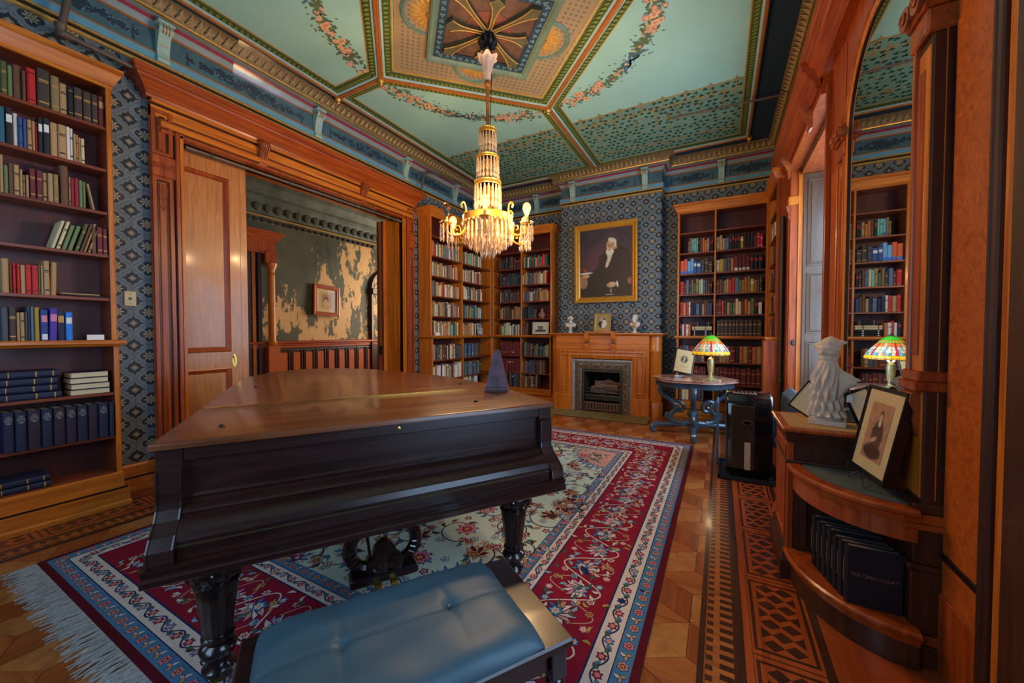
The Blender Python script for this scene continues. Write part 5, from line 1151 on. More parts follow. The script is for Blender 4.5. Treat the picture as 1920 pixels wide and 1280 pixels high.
# ------------------------------------------------------------------ grand piano
PO = (-1.681, .531); PRZ = math.atan2(.836, .548)
piano = thing('grand_piano', 'dark rosewood grand piano with closed lid and turned legs', 'piano', (*PO, 0), PRZ)
def pb(m, n, mat, **kw): return m.build(n, mat, kw.pop('parent', piano), world=False, **kw)
oc = [(0, 1.6), (.03, 2.15), (.085, 2.36), (.22, 2.60), (.49, 2.755), (.79, 2.67), (1.065, 2.39), (1.294, 1.98), (1.48, 1.57), (1.62, 1.05), (1.66, .55)]
curve = [(p.x, p.y) for p in catmull([(p[0], p[1], 0) for p in oc], 5)]
HY = .69
tail = [(0, HY)] + curve[:] ; tail = [p for p in tail if p[1] >= HY]
def xr(y):
    for i in range(len(curve)-1):
        (xa, ya), (xb, yb) = curve[i], curve[i+1]
        if xa > 1 and yb <= y <= ya: return xa+(xb-xa)*(ya-y)/(ya-yb)
    return 1.66
tail.append((xr(HY), HY))
def lidpart(n, poly):
    bm = bmesh.new(); vs = [bm.verts.new((p[0], p[1], .998)) for p in poly]; f = bm.faces.new(vs); r_ = bmesh.ops.extrude_face_region(bm, geom=[f])
    for v in [g for g in r_['geom'] if isinstance(g, bmesh.types.BMVert)]: v.co.z = 1.02
    bmesh.ops.recalc_face_normals(bm, faces=bm.faces)
    ed_ = [e for e in bm.edges if abs(e.verts[0].co.z-e.verts[1].co.z) < 1e-5 and e.verts[0].co.z > 1.01 and not (abs(e.verts[0].co.y-HY) < 1e-4 and abs(e.verts[1].co.y-HY) < 1e-4)]
    bmesh.ops.bevel(bm, geom=ed_, offset=.010, segments=3, affect='EDGES', profile=.5)
    m = MB(); bm.verts.index_update(); m.add([v.co.copy() for v in bm.verts], [[v.index for v in f.verts] for f in bm.faces]); bm.free()
    return pb(m, n, PLID, smooth=True, ang=50)
lidpart('lid', tail); lidpart('front_lid', [(0, 0), (1.65, 0), (1.66, .55), (xr(HY-.004), HY-.004), (0, HY-.004)])
m = MB(); m.box(.02, 1.62, HY-.010, HY+.008, 1.0195, 1.0225); pb(m, 'hinge', BRASS)
m = MB(); 
for k in range(33): m.box(.02+k*.05, .021+k*.05, HY-.010, HY+.008, 1.0222, 1.0229)
pb(m, 'hinge_knuckles', AGEDB)
ins = [(p[0]*.965+.026, p[1]*.985+.002) for p in tail]; rimp = [(.028, .03)] + ins[:] + [(1.622, .03)]
m = MB(); m.prism([(.028, .32)] + ins + [(1.625, .32)], 'z', .62, .998); pb(m, 'rim', PIANO)
m = MB(); m.sweep([(p[0], p[1], 0) for p in [(.028, .32)] + ins + [(1.625, .32)]], [(0, .62), (-.014, .62), (-.014, .655), (-.006, .665), (0, .67)]); pb(m, 'rim_moulding', PIANO)
for x0, x1 in ((.012, .085), (1.565, 1.638)):
    P = [(.028, .997), (.028, .935), (.016, .925), (.016, .81), (.012, .785), (-.012, .755), (-.06, .722), (-.092, .69), (-.098, .655), (-.088, .632), (.40, .632), (.40, .997)]
    m = MB(); m.prism(P, 'x', x0, x1); pb(m, 'cheek_arm', PIANO)
    m = MB()
    for e in (x0+.004, x1-.004): m.tube([(e, p[0]-.001, p[1]) for p in P[2:10]], .004, 5)
    pb(m, 'arm_beading', PIANO)
m = MB(); m.bbox(.085, 1.565, .030, .40, .945, .997, .003); pb(m, 'front_rail', PIANO)
m = MB(); m.box(.085, 1.565, .052, .40, .82, .946); pb(m, 'front_panel', PIANO)
fb = [(.40, .82), (.048, .822), (.040, .812), (.046, .800), (.034, .790), (.014, .782), (.000, .770), (.004, .762), (-.008, .757), (-.036, .745), (-.060, .725), (-.072, .703), (-.072, .690), (.40, .690)]
m = MB(); m.prism(fb, 'x', .085, 1.565); pb(m, 'fallboard', PIANO, smooth=True, ang=20)
m = MB(); m.bbox(.085, 1.565, -.078, .40, .640, .692, .005); pb(m, 'key_slip', PIANO)
m = MB(); m.box(.085, 1.565, -.0805, -.07, .688, .6905); pb(m, 'key_slip_hinge', AGEDB)
kb = [(.5, .575), (-.085, .575), (-.10, .585), (-.10, .602), (-.088, .610), (-.088, .622), (-.096, .628), (-.096, .638), (-.085, .642), (.5, .642)]
m = MB(); m.prism(kb, 'x', .0, 1.65); pb(m, 'key_bed', PIANO, smooth=True, ang=30)
m = MB(); m.lathe([(.009, 0), (.009, .003), (0, .004)], (0, 0, 0), 12, Matrix.Translation((.83, .029, .972)) @ Matrix.Rotation(HP, 4, 'X')); lk = pb(m, 'lock_plate', BRASS)
m = MB(); m.box(.828, .832, .0245, .027, .962, .974); pb(m, 'keyhole', BLACK, parent=lk)
for q in ((.17, .20), (.16, 1.45), (1.28, .22), (1.45, .92)):
    m = MB(); m.lathe([(.011, 0), (.011, .004), (.007, .009), (0, .010)], (*q, 1.0198), 12); pb(m, 'lid_button', BLACK, smooth=True)
def turned_leg(x, y, top=.58):
    prof = [(.03, .05), (.045, .055), (.05, .075), (.036, .095), (.034, .11), (.052, .13), (.058, .155), (.05, .172), (.036, .183), (.05, .19), (.05, .202), (.042, .208), (.046, .214), (.046, .22)]; prof = [(r_*1.12, z_) for r_, z_ in prof]
    m = MB(); m.lathe(prof, (x, y, 0), 20); L = pb(m, 'leg', BLACKW, smooth=True)
    m = MB(); n = 48; vs = []; fs = []; zs = [.22, .26, .31, .36, .395, .405]; rs = [.050, .056, .063, .070, .074, .067]
    for j, (z, r_) in enumerate(zip(zs, rs)):
        for i in range(n): a = 6.2832*i/n; q = r_*(1-.09*(.5+.5*math.cos(a*16))**.6*(1 if 0 < j < 5 else 0)); vs.append((x+q*math.cos(a), y+q*math.sin(a), z))
    for j in range(5):
        for i in range(n): fs.append((j*n+i, j*n+(i+1) % n, (j+1)*n+(i+1) % n, (j+1)*n+i))
    m.add(vs, fs); pb(m, 'fluted_shaft', BLACKW, parent=L, smooth=True, ang=60)
    m = MB(); m.lathe([(.067, .405), (.078, .41), (.078, .422), (.067, .43), (.074, .437), (.094, .455), (.10, .478), (.09, .505), (.075, .52), (.075, .54), (.09, .55), (.09, top)], (x, y, 0), 20); pb(m, 'capital', BLACKW, parent=L, smooth=True)
    m = MB()
    for i in range(12):
        a = 6.2832*i/12; M = Matrix.Translation((x+.088*math.cos(a), y+.088*math.sin(a), .470)) @ Matrix.Rotation(a, 4, 'Z') @ Matrix.Rotation(-.25, 4, 'Y')
        m.lathe([(0, -.032), (.014, -.015), (.018, .008), (.012, .026), (0, .034)], (0, 0, 0), 8, M, 0, 6.2832, .8, 1.0)
    pb(m, 'carved_leaves', BLACKW, parent=L, smooth=True)
    m = MB(); m.lathe([(0, -.012), (.028, -.012), (.03, -.008), (.03, .008), (.028, .012), (0, .012)], (0, 0, 0), 16, Matrix.Translation((x, y, .032)) @ Matrix.Rotation(HP, 4, 'X')); m.box(x-.02, x+.02, y-.02, y+.02, .045, .06); pb(m, 'caster', AGEDB, parent=L, smooth=True)
turned_leg(.15, .175); turned_leg(1.49, .175); turned_leg(.72, 2.20)
# brace block under near leg
lx, ly = .82, .37
m = MB(); m.bbox(lx-.17, lx+.17, ly-.05, ly+.06, .11, .16, .01); lyre = pb(m, 'pedal_lyre', BLACKW)
for s in (-1, 1):
    m = MB(); pts = catmull([(lx+s*.045, ly, .575), (lx+s*.055, ly, .50), (lx+s*.085, ly, .42), (lx+s*.155, ly, .34), (lx+s*.165, ly, .26), (lx+s*.12, ly, .20), (lx+s*.05, ly, .185), (lx+s*.035, ly, .22)], 6); n = len(pts)
    m.tube(pts, [.022+.012*math.sin(math.pi*i/n) for i in range(n)], 8); pb(m, 'lyre_arm', BLACKW, parent=lyre, smooth=True)
    m = MB(); m.lathe([(0, -.035), (.04, -.03), (.045, 0), (.04, .03), (0, .035)], (0, 0, 0), 14, Matrix.Translation((lx+s*.055, ly, .19)) @ Matrix.Rotation(HP, 4, 'X')); pb(m, 'lyre_scroll', BLACKW, parent=lyre, smooth=True)
    m = MB()
    for q in range(5): m.tube([(lx+s*(.12+.01*q), ly-.028, .235+.022*q), (lx+s*(.15+.006*q), ly-.03, .215+.03*q)], .006, 5)
    pb(m, 'lyre_carving', BLACKW, parent=lyre, smooth=True)
m = MB(); m.prism([(lx+.062*math.cos(a), .235+.075*math.sin(a)) for a in [j*6.2832/20 for j in range(20)]], 'y', ly-.02, ly+.02); pb(m, 'lyre_cartouche', BLACKW, parent=lyre)
for s in (-.018, .018): m = MB(); m.tube([(lx+s, ly+.01, .14), (lx+s, ly+.01, .59)], .003, 6); pb(m, 'pedal_rod', BRASS, parent=lyre)
m = MB(); m.tube([(lx-.09, ly+.30, .60), (lx-.06, ly+.05, .18)], .008, 6); pb(m, 'lyre_brace', BLACKW, parent=lyre)
for s in (-.04, .04): m = MB(); m.bbox(lx+s-.018, lx+s+.018, ly-.15, ly-.02, .10, .112, .004); pb(m, 'pedal', BRASS, parent=lyre)
# metronome on the lid
pw = Vector((*PO, 0)) + Matrix.Rotation(PRZ, 3, 'Z') @ Vector((1.56, .53, 1.0205))
met = thing('metronome', 'worn purple-brown pyramid metronome on the piano lid', 'metronome', tuple(pw), PRZ-.55)
def frust(m, b, t_, z0, z1): m.add([(-b, -b, z0), (b, -b, z0), (b, b, z0), (-b, b, z0), (-t_, -t_, z1), (t_, -t_, z1), (t_, t_, z1), (-t_, t_, z1)], [(0, 3, 2, 1), (4, 5, 6, 7), (0, 1, 5, 4), (1, 2, 6, 5), (2, 3, 7, 6), (3, 0, 4, 7)]); return m
WORNP = wood('worn_purple_wood', srgb(44, 24, 32), srgb(112, 78, 92), 'b', .45)
frust(MB(), .072, .020, .012, .25).build('case', WORNP, met, world=False); frust(MB(), .075, .0735, 0, .012).build('base', WALNUT, met, world=False); frust(MB(), .021, .012, .25, .262).build('cap', WORNP, met, world=False)
MB().box(-.0625, .0625, -.0705, -.0695, .03, .032).build('door_line', DKLINE, met, world=False)
# bench with loose cushion
bw = Vector((*PO, 0)) + Matrix.Rotation(PRZ, 3, 'Z') @ Vector((.735, -.55, 0))
bench = thing('piano_bench', 'dark wood piano bench with turned legs in the foreground', 'bench', tuple(bw), PRZ)
MB().bbox(-.445, .445, -.235, .235, .445, .475, .006).build('seat_board', PIANO, bench, world=False)
MB().bbox(-.41, .41, -.205, .205, .375, .445, .004).build('apron', PIANO, bench, world=False)
for sx in (-1, 1):
    for sy in (-1, 1):
        x, y = sx*.40, sy*.195
        MB().lathe([(.016, 0), (.022, .01), (.018, .03), (.014, .05), (.024, .09), (.027, .16), (.022, .24), (.016, .30), (.026, .31), (.03, .33), (.026, .345), (.02, .35)], (x, y, 0), 16).bbox(x-.027, x+.027, y-.027, y+.027, .35, .445, .003).build('leg', BLACKW, bench, world=False, smooth=True)
SATIN = plain('teal_satin', srgb(52, 80, 92), .48, 0, .08, 6)
cush = thing('seat_cushion', 'tufted teal satin cushion lying on the piano bench', 'cushion', tuple(bw+Matrix.Rotation(PRZ, 3, 'Z') @ Vector((-.025, .0, .4755))), PRZ)
m = MB(); nx_, ny_ = 72, 44; CW, CD, CHt = .378, .232, .052
tufts = [(-.16, .0), (.16, .02)]
def cz(u, v):
    e = 1-max(abs(u)**9, 0); f = 1-abs(v)**8; h = CHt*(max(0, e)**.5)*(max(0, f)**.5); x, y = u*CW, v*CD
    for tx, ty in tufts:
        d = math.hypot(x-tx, y-ty); h -= .010*math.exp(-(d/.020)**2)
        h -= .006*math.exp(-((x-tx)/.008)**2)*math.exp(-abs(y-ty)/.10)
    h -= .004*math.exp(-((y-.01)/.007)**2)
    return h + .0016*math.sin(x*31+y*17)+.0012*math.sin(y*44-x*12)
def sq(u, v): q = 1-.018*(abs(v)**8); return (u*CW*(1-.02*abs(v)**8), v*CD*(1-.03*abs(u)**8))
vs = []; fs = []
for lay in (0, 1):
    for j in range(ny_+1):
        for i in range(nx_+1):
            u, v = 2*i/nx_-1, 2*j/ny_-1; x, y = sq(u, v); vs.append((x, y, max(.004, cz(u, v)) if lay == 0 else .001))
K = (nx_+1)*(ny_+1)
for j in range(ny_):
    for i in range(nx_): a = j*(nx_+1)+i; fs.append((a, a+1, a+nx_+2, a+nx_+1)); fs.append((K+a, K+a+nx_+1, K+a+nx_+2, K+a+1))
for i in range(nx_): fs.append((i, K+i, K+i+1, i+1)); a = ny_*(nx_+1)+i; fs.append((a, a+1, K+a+1, K+a))
for j in range(ny_): a = j*(nx_+1); fs.append((a, a+nx_+1, K+a+nx_+1, K+a)); a += nx_; fs.append((a, K+a, K+a+nx_+1, a+nx_+1))
m.add(vs, fs).build('cushion_body', SATIN, cush, world=False, smooth=True, ang=70)
for tx, ty in tufts: MB().lathe([(.008, 0), (.007, .004), (0, .005)], (tx, ty, CHt-.0135), 10).build('tuft_button', SATIN, cush, world=False, smooth=True)
# ------------------------------------------------------------------ fireplace
mant = thing('fireplace_mantel', 'honey oak fireplace mantel with rounded end columns', 'mantel', (-1.84, 6.6, 0))
MX0, MX1, MY = -2.64, -1.02, 6.53
def mb(n, m, x0, x1, y0, y1, z0, z1, b=.004): return MB().bbox(x0, x1, y0, y1, z0, z1, b).build(n, m, mant)
mb('frieze', OAKX, MX0, MX1, MY, YB, 1.10, 1.335)
MB().sweep([(MX0-.10, YB, 0), (MX0-.10, MY+.02, 0), (MX1+.16, MY+.02, 0), (MX1+.16, YB, 0)], [(-.20, 1.335), (.02, 1.335), (.04, 1.345), (.05, 1.36), (.06, 1.362), (.06, 1.378), (-.20, 1.38)]).build('shelf', OAKX, mant)
mb('shelf_board', OAKX, MX0-.10, MX1+.16, MY-.02, YB, 1.352, 1.3795)
mb('raised_block', OAKX, -2.07, -1.57, MY-.09, YB-.02, 1.375, 1.412)
for x in (-2.05, -1.59):
    MB().prism([(0, 1.06), (-.03, 1.07), (-.03, 1.10), (-.045, 1.15), (-.05, 1.25), (-.075, 1.29), (-.085, 1.375), (0, 1.375)], 'x', x-.035, x+.035, Matrix.Translation((0, MY, 0))).build('bracket', OAK, mant)
    MB().box(x-.036, x+.036, MY-.052, MY-.04, 1.225, 1.24).box(x-.036, x+.036, MY-.052, MY-.04, 1.20, 1.215).build('bracket_notch', DKLINE, mant)
for x0, x1, pl0, pl1 in ((MX0, -2.36, -2.68, -2.36), (-1.27, MX1, -1.30, -1.00)):
    mb('pilaster', OAK, x0, x1, MY+.005, YB, .30, 1.10); mb('plinth_block', OAK, pl0, pl1, MY-.03, MY+.2, 0, .30, .012)
    rect_frame(MB(), 'y', MY+.005, x0+.03, x1-.03, .36, 1.0, [(0, 0), (0, .014), (.012, .016), (.024, .002), (.03, 0)], -1).build('panel_moulding', OAK, mant)
    MB().bbox(x0+.07, x1-.07, MY-.003, MY+.01, .40, .96, .003).build('pilaster_panel', OAK, mant)
mb('lintel', OAKX, -2.36, -1.27, MY+.015, YB, .96, 1.10)
P = [(-2.36, MY+.01, 0), (-2.36, MY+.01, .96), (-1.27, MY+.01, .96), (-1.27, MY+.01, 0)]
MB().sweep(P, [(-.055, 0), (-.055, .03), (-.03, .034), (-.02, .016), (0, .012), (.02, .002), (.025, 0)], (0, -1, 0)).build('opening_moulding', OAK, mant)
MB().sweep([(-2.56, MY, 0), (-2.56, MY, 1.06), (-1.10, MY, 1.06), (-1.10, MY, 0)], [(-.01, 0), (-.01, .016), (.012, .018), (.018, 0)], (0, -1, 0)).build('step_moulding', OAK, mant)
for x in (MX0-.02, MX1+.07):
    MB().lathe([(.125, 0), (.125, .22), (.115, .235), (.11, .24), (.11, 1.07), (.117, 1.08), (.11, 1.09), (.11, 1.335)], (x, 6.70, 0), 28).build('round_column', OAK, mant, smooth=True)
ins_ = thing('fireplace_insert', 'embossed cast iron fireplace surround with grate', 'fireplace', (-1.80, 6.56, 0))
MB().box(-2.335, -2.12, MY+.03, 6.62, 0, .92).box(-1.49, -1.275, MY+.03, 6.62, 0, .92).box(-2.12, -1.49, MY+.03, 6.62, .705, .92).build('iron_plate', IRON, ins_)
for h, o0 in ((.92, 0),):
    Pq = [(-2.335, MY+.03, 0), (-2.335, MY+.03, .92), (-1.275, MY+.03, .92), (-1.275, MY+.03, 0)]
    MB().sweep(Pq, [(0, 0), (0, .02), (.03, .022), (.04, .008), (.05, .004)], (0, -1, 0)).build('stone_border', plain('grey_marble', srgb(150, 144, 140), .4, 0, .25, 30), ins_)
    MB().sweep(Pq, [(.055, 0), (.058, .012), (.10, .014), (.17, .004), (.205, -.02), (.215, -.03)], (0, -1, 0)).build('relief_band', IRONL, ins_)
    MB().sweep(Pq, [(.205, -.01), (.205, .006), (.218, .006), (.22, -.02)], (0, -1, 0)).build('gilt_edge', AGEDB, ins_)
sc = MB(); r3 = random.Random(9)
def curl(x, z, s, a0):
    sc.tube([(x+math.cos(a0+t*4.5)*s*(1-t*.75), MY+.010-.004*t, z+math.sin(a0+t*4.5)*s*(1-t*.75)) for t in [i/8 for i in range(9)]], s*.16, 5)
for i in range(14): curl(-2.335+.12, .05+i*.062, .042, i*2.1); curl(-1.275-.12, .05+i*.062, .042, i*1.7)
for i in range(13): curl(-2.20+i*.067, .805, .044, i*2.3)
sc.build('scroll_relief', IRONL, ins_, smooth=True)
fbx = MB(); fbx.box(-2.14, -1.47, 7.15, 7.2, 0, .78).box(-2.21, -2.12, 6.60, 7.2, 0, .78).box(-1.49, -1.40, 6.60, 7.2, 0, .78).box(-2.2, -1.41, 6.60, 7.2, .705, .79).box(-2.2, -1.41, 6.60, 7.2, -.002, .02)
fbx.build('firebox', plain('soot', srgb(34, 30, 28), .9, 0, .3, 10), ins_)
for i, z in enumerate((.27, .33, .39)): MB().tube([(-2.12, 6.66-.02*(i == 1), z), (-1.49, 6.66-.02*(i == 1), z)], .012 if i else .022, 8).build('grate_bar', IRON, ins_, smooth=True)
MB().bbox(-2.12, -1.49, 6.62, 6.68, .19, .255, .01).build('grate_shelf', IRON, ins_)
apr = MB(); apr.bbox(-2.16, -1.45, 6.575, 6.60, .02, .17, .004); ap = apr.build('ash_pan_front', plain('rust_iron', srgb(112, 82, 68), .6, .4, .3), ins_)
for k in range(12): MB().box(-2.10+k*.052, -2.085+k*.052, 6.572, 6.577, .045, .145).build('slot', BLACK, ap)
LOGM = wood('log_bark', srgb(84, 64, 56), srgb(168, 138, 124), 'x', .8)
for k, (x0, y0, z0, x1, y1, z1, r_) in enumerate(((-2.05, 6.78, .33, -1.55, 6.76, .35, .055), (-2.08, 6.9, .36, -1.6, 6.86, .34, .06), (-1.98, 6.80, .44, -1.58, 6.84, .42, .052), (-2.0, 6.92, .46, -1.70, 6.80, .50, .045), (-1.76, 6.78, .52, -1.55, 6.92, .44, .04))):
    pts = [Vector((x0, y0, z0)).lerp(Vector((x1, y1, z1)), t/7) + Vector((0, r3.uniform(-.012, .012), r3.uniform(-.012, .012))) for t in range(8)]
    o = MB().tube(pts, [r_*r3.uniform(.85, 1.1) for _ in pts], 9).build('fireplace_log', LOGM, None, smooth=True)
    _props(o, ('lowest front log lying on the fireplace grate', 'lowest rear log lying on the fireplace grate', 'middle log of the pile in the fireplace', 'upper left log crowning the fireplace pile', 'short upper right log crowning the fireplace pile')[k], 'log', 'logs in the grate')
HT = plain('hearth_tile', srgb(126, 112, 66), .5, 0, .25, 6); hs = thing('hearth', 'low olive tiled hearth slab in front of the fireplace', 'hearth', (-1.82, 6.25, 0))
MB().box(-2.70, -.955, 5.99, 6.505, .0006, .008).build('hearth_base', DKLINE, hs)
for i in range(12):
    for j in range(3): MB().bbox(-2.697+i*.1452, -2.697+i*.1452+.142, 5.993+j*.1695, 5.993+j*.1695+.167, .004, .014, .002).build('hearth_tile', HT, hs)
# busts
def metamesh(name, balls, res=.012):
    mb_ = bpy.data.metaballs.new(name); mb_.resolution = res; mb_.render_resolution = res; mb_.threshold = .5
    for co, r_, st, sz in balls:
        e = mb_.elements.new(type='ELLIPSOID' if sz else 'BALL'); e.co = co; e.radius = r_; e.stiffness = st
        if sz: e.size_x, e.size_y, e.size_z = sz
    o = bpy.data.objects.new(name+'_meta', mb_); C.objects.link(o); bpy.context.view_layer.update()
    dg = bpy.context.evaluated_depsgraph_get(); me = bpy.data.meshes.new_from_object(o.evaluated_get(dg)); bpy.data.objects.remove(o); bpy.data.metaballs.remove(mb_)
    me.polygons.foreach_set('use_smooth', [True]*len(me.polygons)); return me
def bust(loc, rz, label, curly):
    r = thing('portrait_bust', label, 'bust', loc, rz)
    B = [((0, .0, .13), 1, 4, (.075, .045, .045)), ((-.06, .005, .145), .06, 4, None), ((.06, .005, .145), .06, 4, None), ((0, .002, .19), .048, 4, None), ((0, -.006, .245), 1, 4, (.044, .052, .060)), ((0, -.045, .238), .022, 4, None), ((0, -.03, .205), .034, 4, None), ((0, .0, .285), .045, 4, None), ((0, .0, .095), 1, 4, (.04, .03, .03))]
    if curly: B += [((x, y, z), .03, 4, None) for x, y, z in ((-.04, 0, .27), (.04, 0, .27), (-.035, .03, .25), (.035, .03, .25), (0, .045, .27), (0, -.02, .295), (-.02, -.04, .19), (.02, -.04, .19), (0, -.045, .18))]
    else: B += [((-.03, .02, .28), .03, 4, None), ((.03, .02, .28), .03, 4, None), ((.0, .05, .24), .035, 4, None), ((.05, -.02, .11), .04, 4, None)]
    me = metamesh('bust_tmp', B, .008); o = bpy.data.objects.new('head_and_shoulders', me); C.objects.link(o); me.materials.append(PLASTER); o.parent = r
    MB().lathe([(.048, 0), (.048, .012), (.036, .018), (.024, .04), (.022, .055), (.034, .075), (.036, .085), (0, .09)], (0, 0, 0), 18).build('socle', PLASTER, r, world=False, smooth=True)
    return r
bust((-2.42, 6.68, 1.381), .5, 'white plaster bust of a bearded head at the left of the mantel', True)
bust((-1.28, 6.68, 1.381), -.5, 'white plaster bust with turned head at the right of the mantel', False)
def oval_photo(U, V):
    c = np.ones(U.shape+(3,))*L3(150, 130, 76); c = c*(1+nz(U, V, 40)[..., None]*.5); d = ell(U, V, .5, .5, .36, .40)
    p = np.ones_like(c)*L3(150, 140, 112); p = blend(p, sm(ell(U, V, .38, .30, .24, .32), .1), L3(36, 32, 30)); p = blend(p, sm(ell(U, V, .64, .28, .2, .34), .1), L3(210, 200, 178)); p = blend(p, sm(ell(U, V, .42, .66, .08, .11), .2), L3(190, 168, 136)); p = blend(p, sm(ell(U, V, .62, .64, .08, .11), .2), L3(208, 186, 150)); p = blend(p, sm(ell(U, V, .62, .73, .09, .06), .2), L3(50, 40, 34))
    return c*(1-sm(d, .04)[..., None])+p*sm(d, .04)[..., None]
of = thing('photo_frame', 'gilt framed oval photograph of two people on the mantel', 'picture', (-1.84, 6.72, 1.4125))
picture_frame(of, Matrix.Translation((-1.84, 6.74, 1.413+.155)) @ Matrix.Rotation(-.20, 4, 'X'), .29, .31, .028, .016, GOLDP, 0, oval_photo, 50, 50)
# painted portrait
def portrait(U, V):
    n = nz(U, V, 9)+.5*nz(U, V, 23, 2); c = np.ones(U.shape+(3,))*L3(58, 46, 54)*(1+.35*n[..., None])
    c = blend(c, sm(ell(U, V, .33, .52, .25, .22, .5), .9)*.55, L3(112, 62, 66)); c = blend(c, sm(ell(U, V, .1, .75, .25, .5), 1.2)*.4, L3(36, 30, 40))
    dk = L3(44, 32, 28)
    for e in (ell(U, V, .68, .34, .33, .38, .1), ell(U, V, .45, .08, .55, .30, -.1), ell(U, V, .40, .36, .26, .10, .55), ell(U, V, .86, .38, .16, .30), ell(U, V, .50, .52, .13, .14, .5), ell(U, V, .80, .60, .17, .13, -.6)): c = blend(c, sm(e, .10), dk*(1+.0))
    c = blend(c, sm(ell(U, V, .575, .55, .035, .08, -.5), .2), L3(198, 180, 148)); c = blend(c, sm(ell(U, V, .55, .50, .03, .08, -.45), .2), L3(206, 186, 150))
    c = blend(c, sm(ell(U, V, .585, .605, .05, .04), .2), L3(206, 192, 160))
    c = blend(c, sm(ell(U, V, .60, .735, .078, .10), .12), L3(196, 146, 106)); c = blend(c, sm(ell(U, V, .70, .72, .03, .03), .3), L3(186, 130, 92))
    c = blend(c, sm(ell(U, V, .635, .825, .080, .032, -.25), .2), L3(206, 194, 168)); c = blend(c, sm(ell(U, V, .695, .77, .018, .045), .3), L3(216, 206, 180)); c = blend(c, sm(ell(U, V, .588, .655, .075, .048), .2), L3(218, 206, 176))
    c = blend(c, sm(ell(U, V, .565, .755, .018, .008), .5), L3(70, 44, 36)); c = blend(c, sm(ell(U, V, .625, .755, .018, .008), .5), L3(70, 44, 36)); c = blend(c, sm(ell(U, V, .592, .722, .014, .028), .5)*.6, L3(170, 110, 80)); c = blend(c, sm(ell(U, V, .585, .684, .03, .006), .5), L3(110, 60, 50))
    c = blend(c, sm(ell(U, V, .10, .31, .09, .028, .1), .2), L3(196, 150, 106)); c = blend(c, sm(ell(U, V, .06, .22, .09, .09, .6), .2), L3(150, 110, 78)); c = blend(c, sm(ell(U, V, .12, .36, .13, .016, .05), .3), L3(200, 190, 176)); c = blend(c, sm(ell(U, V, .09, .41, .016, .05, .9), .3), L3(170, 50, 40))
    c = blend(c, sm(ell(U, V, .62, .175, .085, .04, .1), .15), L3(206, 160, 112)); c = blend(c, sm(ell(U, V, .56, .165, .04, .018, -.2), .3), L3(196, 146, 100)); c = blend(c, sm(ell(U, V, .73, .18, .018, .045, .2), .3), L3(222, 214, 196))
    for q in range(3): c = blend(c, sm(ell(U, V, .54+.01*q, .15+.02*q, .035, .004, .2), .8)*.6, L3(110, 70, 50))
    c = blend(c, sm(ell(U, V, .61, .085, .02, .035), .3), L3(150, 116, 76)); c = blend(c, sm(ell(U, V, .97, .22, .05, .05), .3), L3(150, 90, 74)); c = blend(c, sm(ell(U, V, .58, .03, .08, .008), .5), L3(160, 140, 120))
    return np.clip(c, 0, 1)
pt = thing('oil_portrait', 'large gilt framed oil portrait of a white-bearded man in a dark suit', 'painting', (-1.84, 6.88, 1.94))
picture_frame(pt, Matrix.Translation((-1.835, YB-.075, 2.64)) @ Matrix.Rotation(.035, 4, 'X'), 1.13, 1.41, .10, .05, plain('gilded_frame', srgb(204, 142, 44), .35, .4, .15, 20), 0, portrait, 150, 200)
# ------------------------------------------------------------------ marble table, lamp, framed print
TX, TY, TZ = -.32, 5.78, .77
TBL = plain('lacquer_blue_reflection', srgb(58, 76, 88), .3, 0, .25, 20, .4)  # dark lacquer; its bluish window reflections are put into the base colour
tb = thing('parlor_table', 'carved black parlor table, blue reflections in its colour, with pink marble turtle top', 'table', (TX, TY, 0))
def turtle(s): return [(TX+math.cos(a)*(.50+.022*math.cos(6*a))*s, TY+math.sin(a)*(.44+.022*math.cos(6*a))*s) for a in [j*6.2832/60 for j in range(60)]]
MARB, t, b = new_mat('pink_marble', .18, 0, srgb(190, 140, 120), .5, .3)
nn = noise(t, coords(t), 7, 8, .75, 1.5); t.links.new(ramp(t, nn, [(.3, srgb(120, 70, 58)), (.48, srgb(196, 140, 116)), (.62, srgb(214, 180, 164)), (.75, srgb(150, 92, 74))]), b.inputs['Base Color'])
MB().sweep([(p[0], p[1], 0) for p in turtle(1)][::-1], [(-.03, TZ-.028), (0, TZ-.026), (.012, TZ-.016), (.006, TZ-.008), (0, TZ), (-.02, TZ)], closed=True).prism(turtle(.985), 'z', TZ-.028, TZ).build('marble_top', MARB, tb)
MB().prism(turtle(.93), 'z', TZ-.105, TZ-.028).build('apron', TBL, tb)
MB().sweep([(p[0], p[1], 0) for p in turtle(.93)][::-1], [(0, TZ-.11), (.014, TZ-.105), (.008, TZ-.095), (0, TZ-.09)], closed=True).build('apron_bead', TBL, tb)
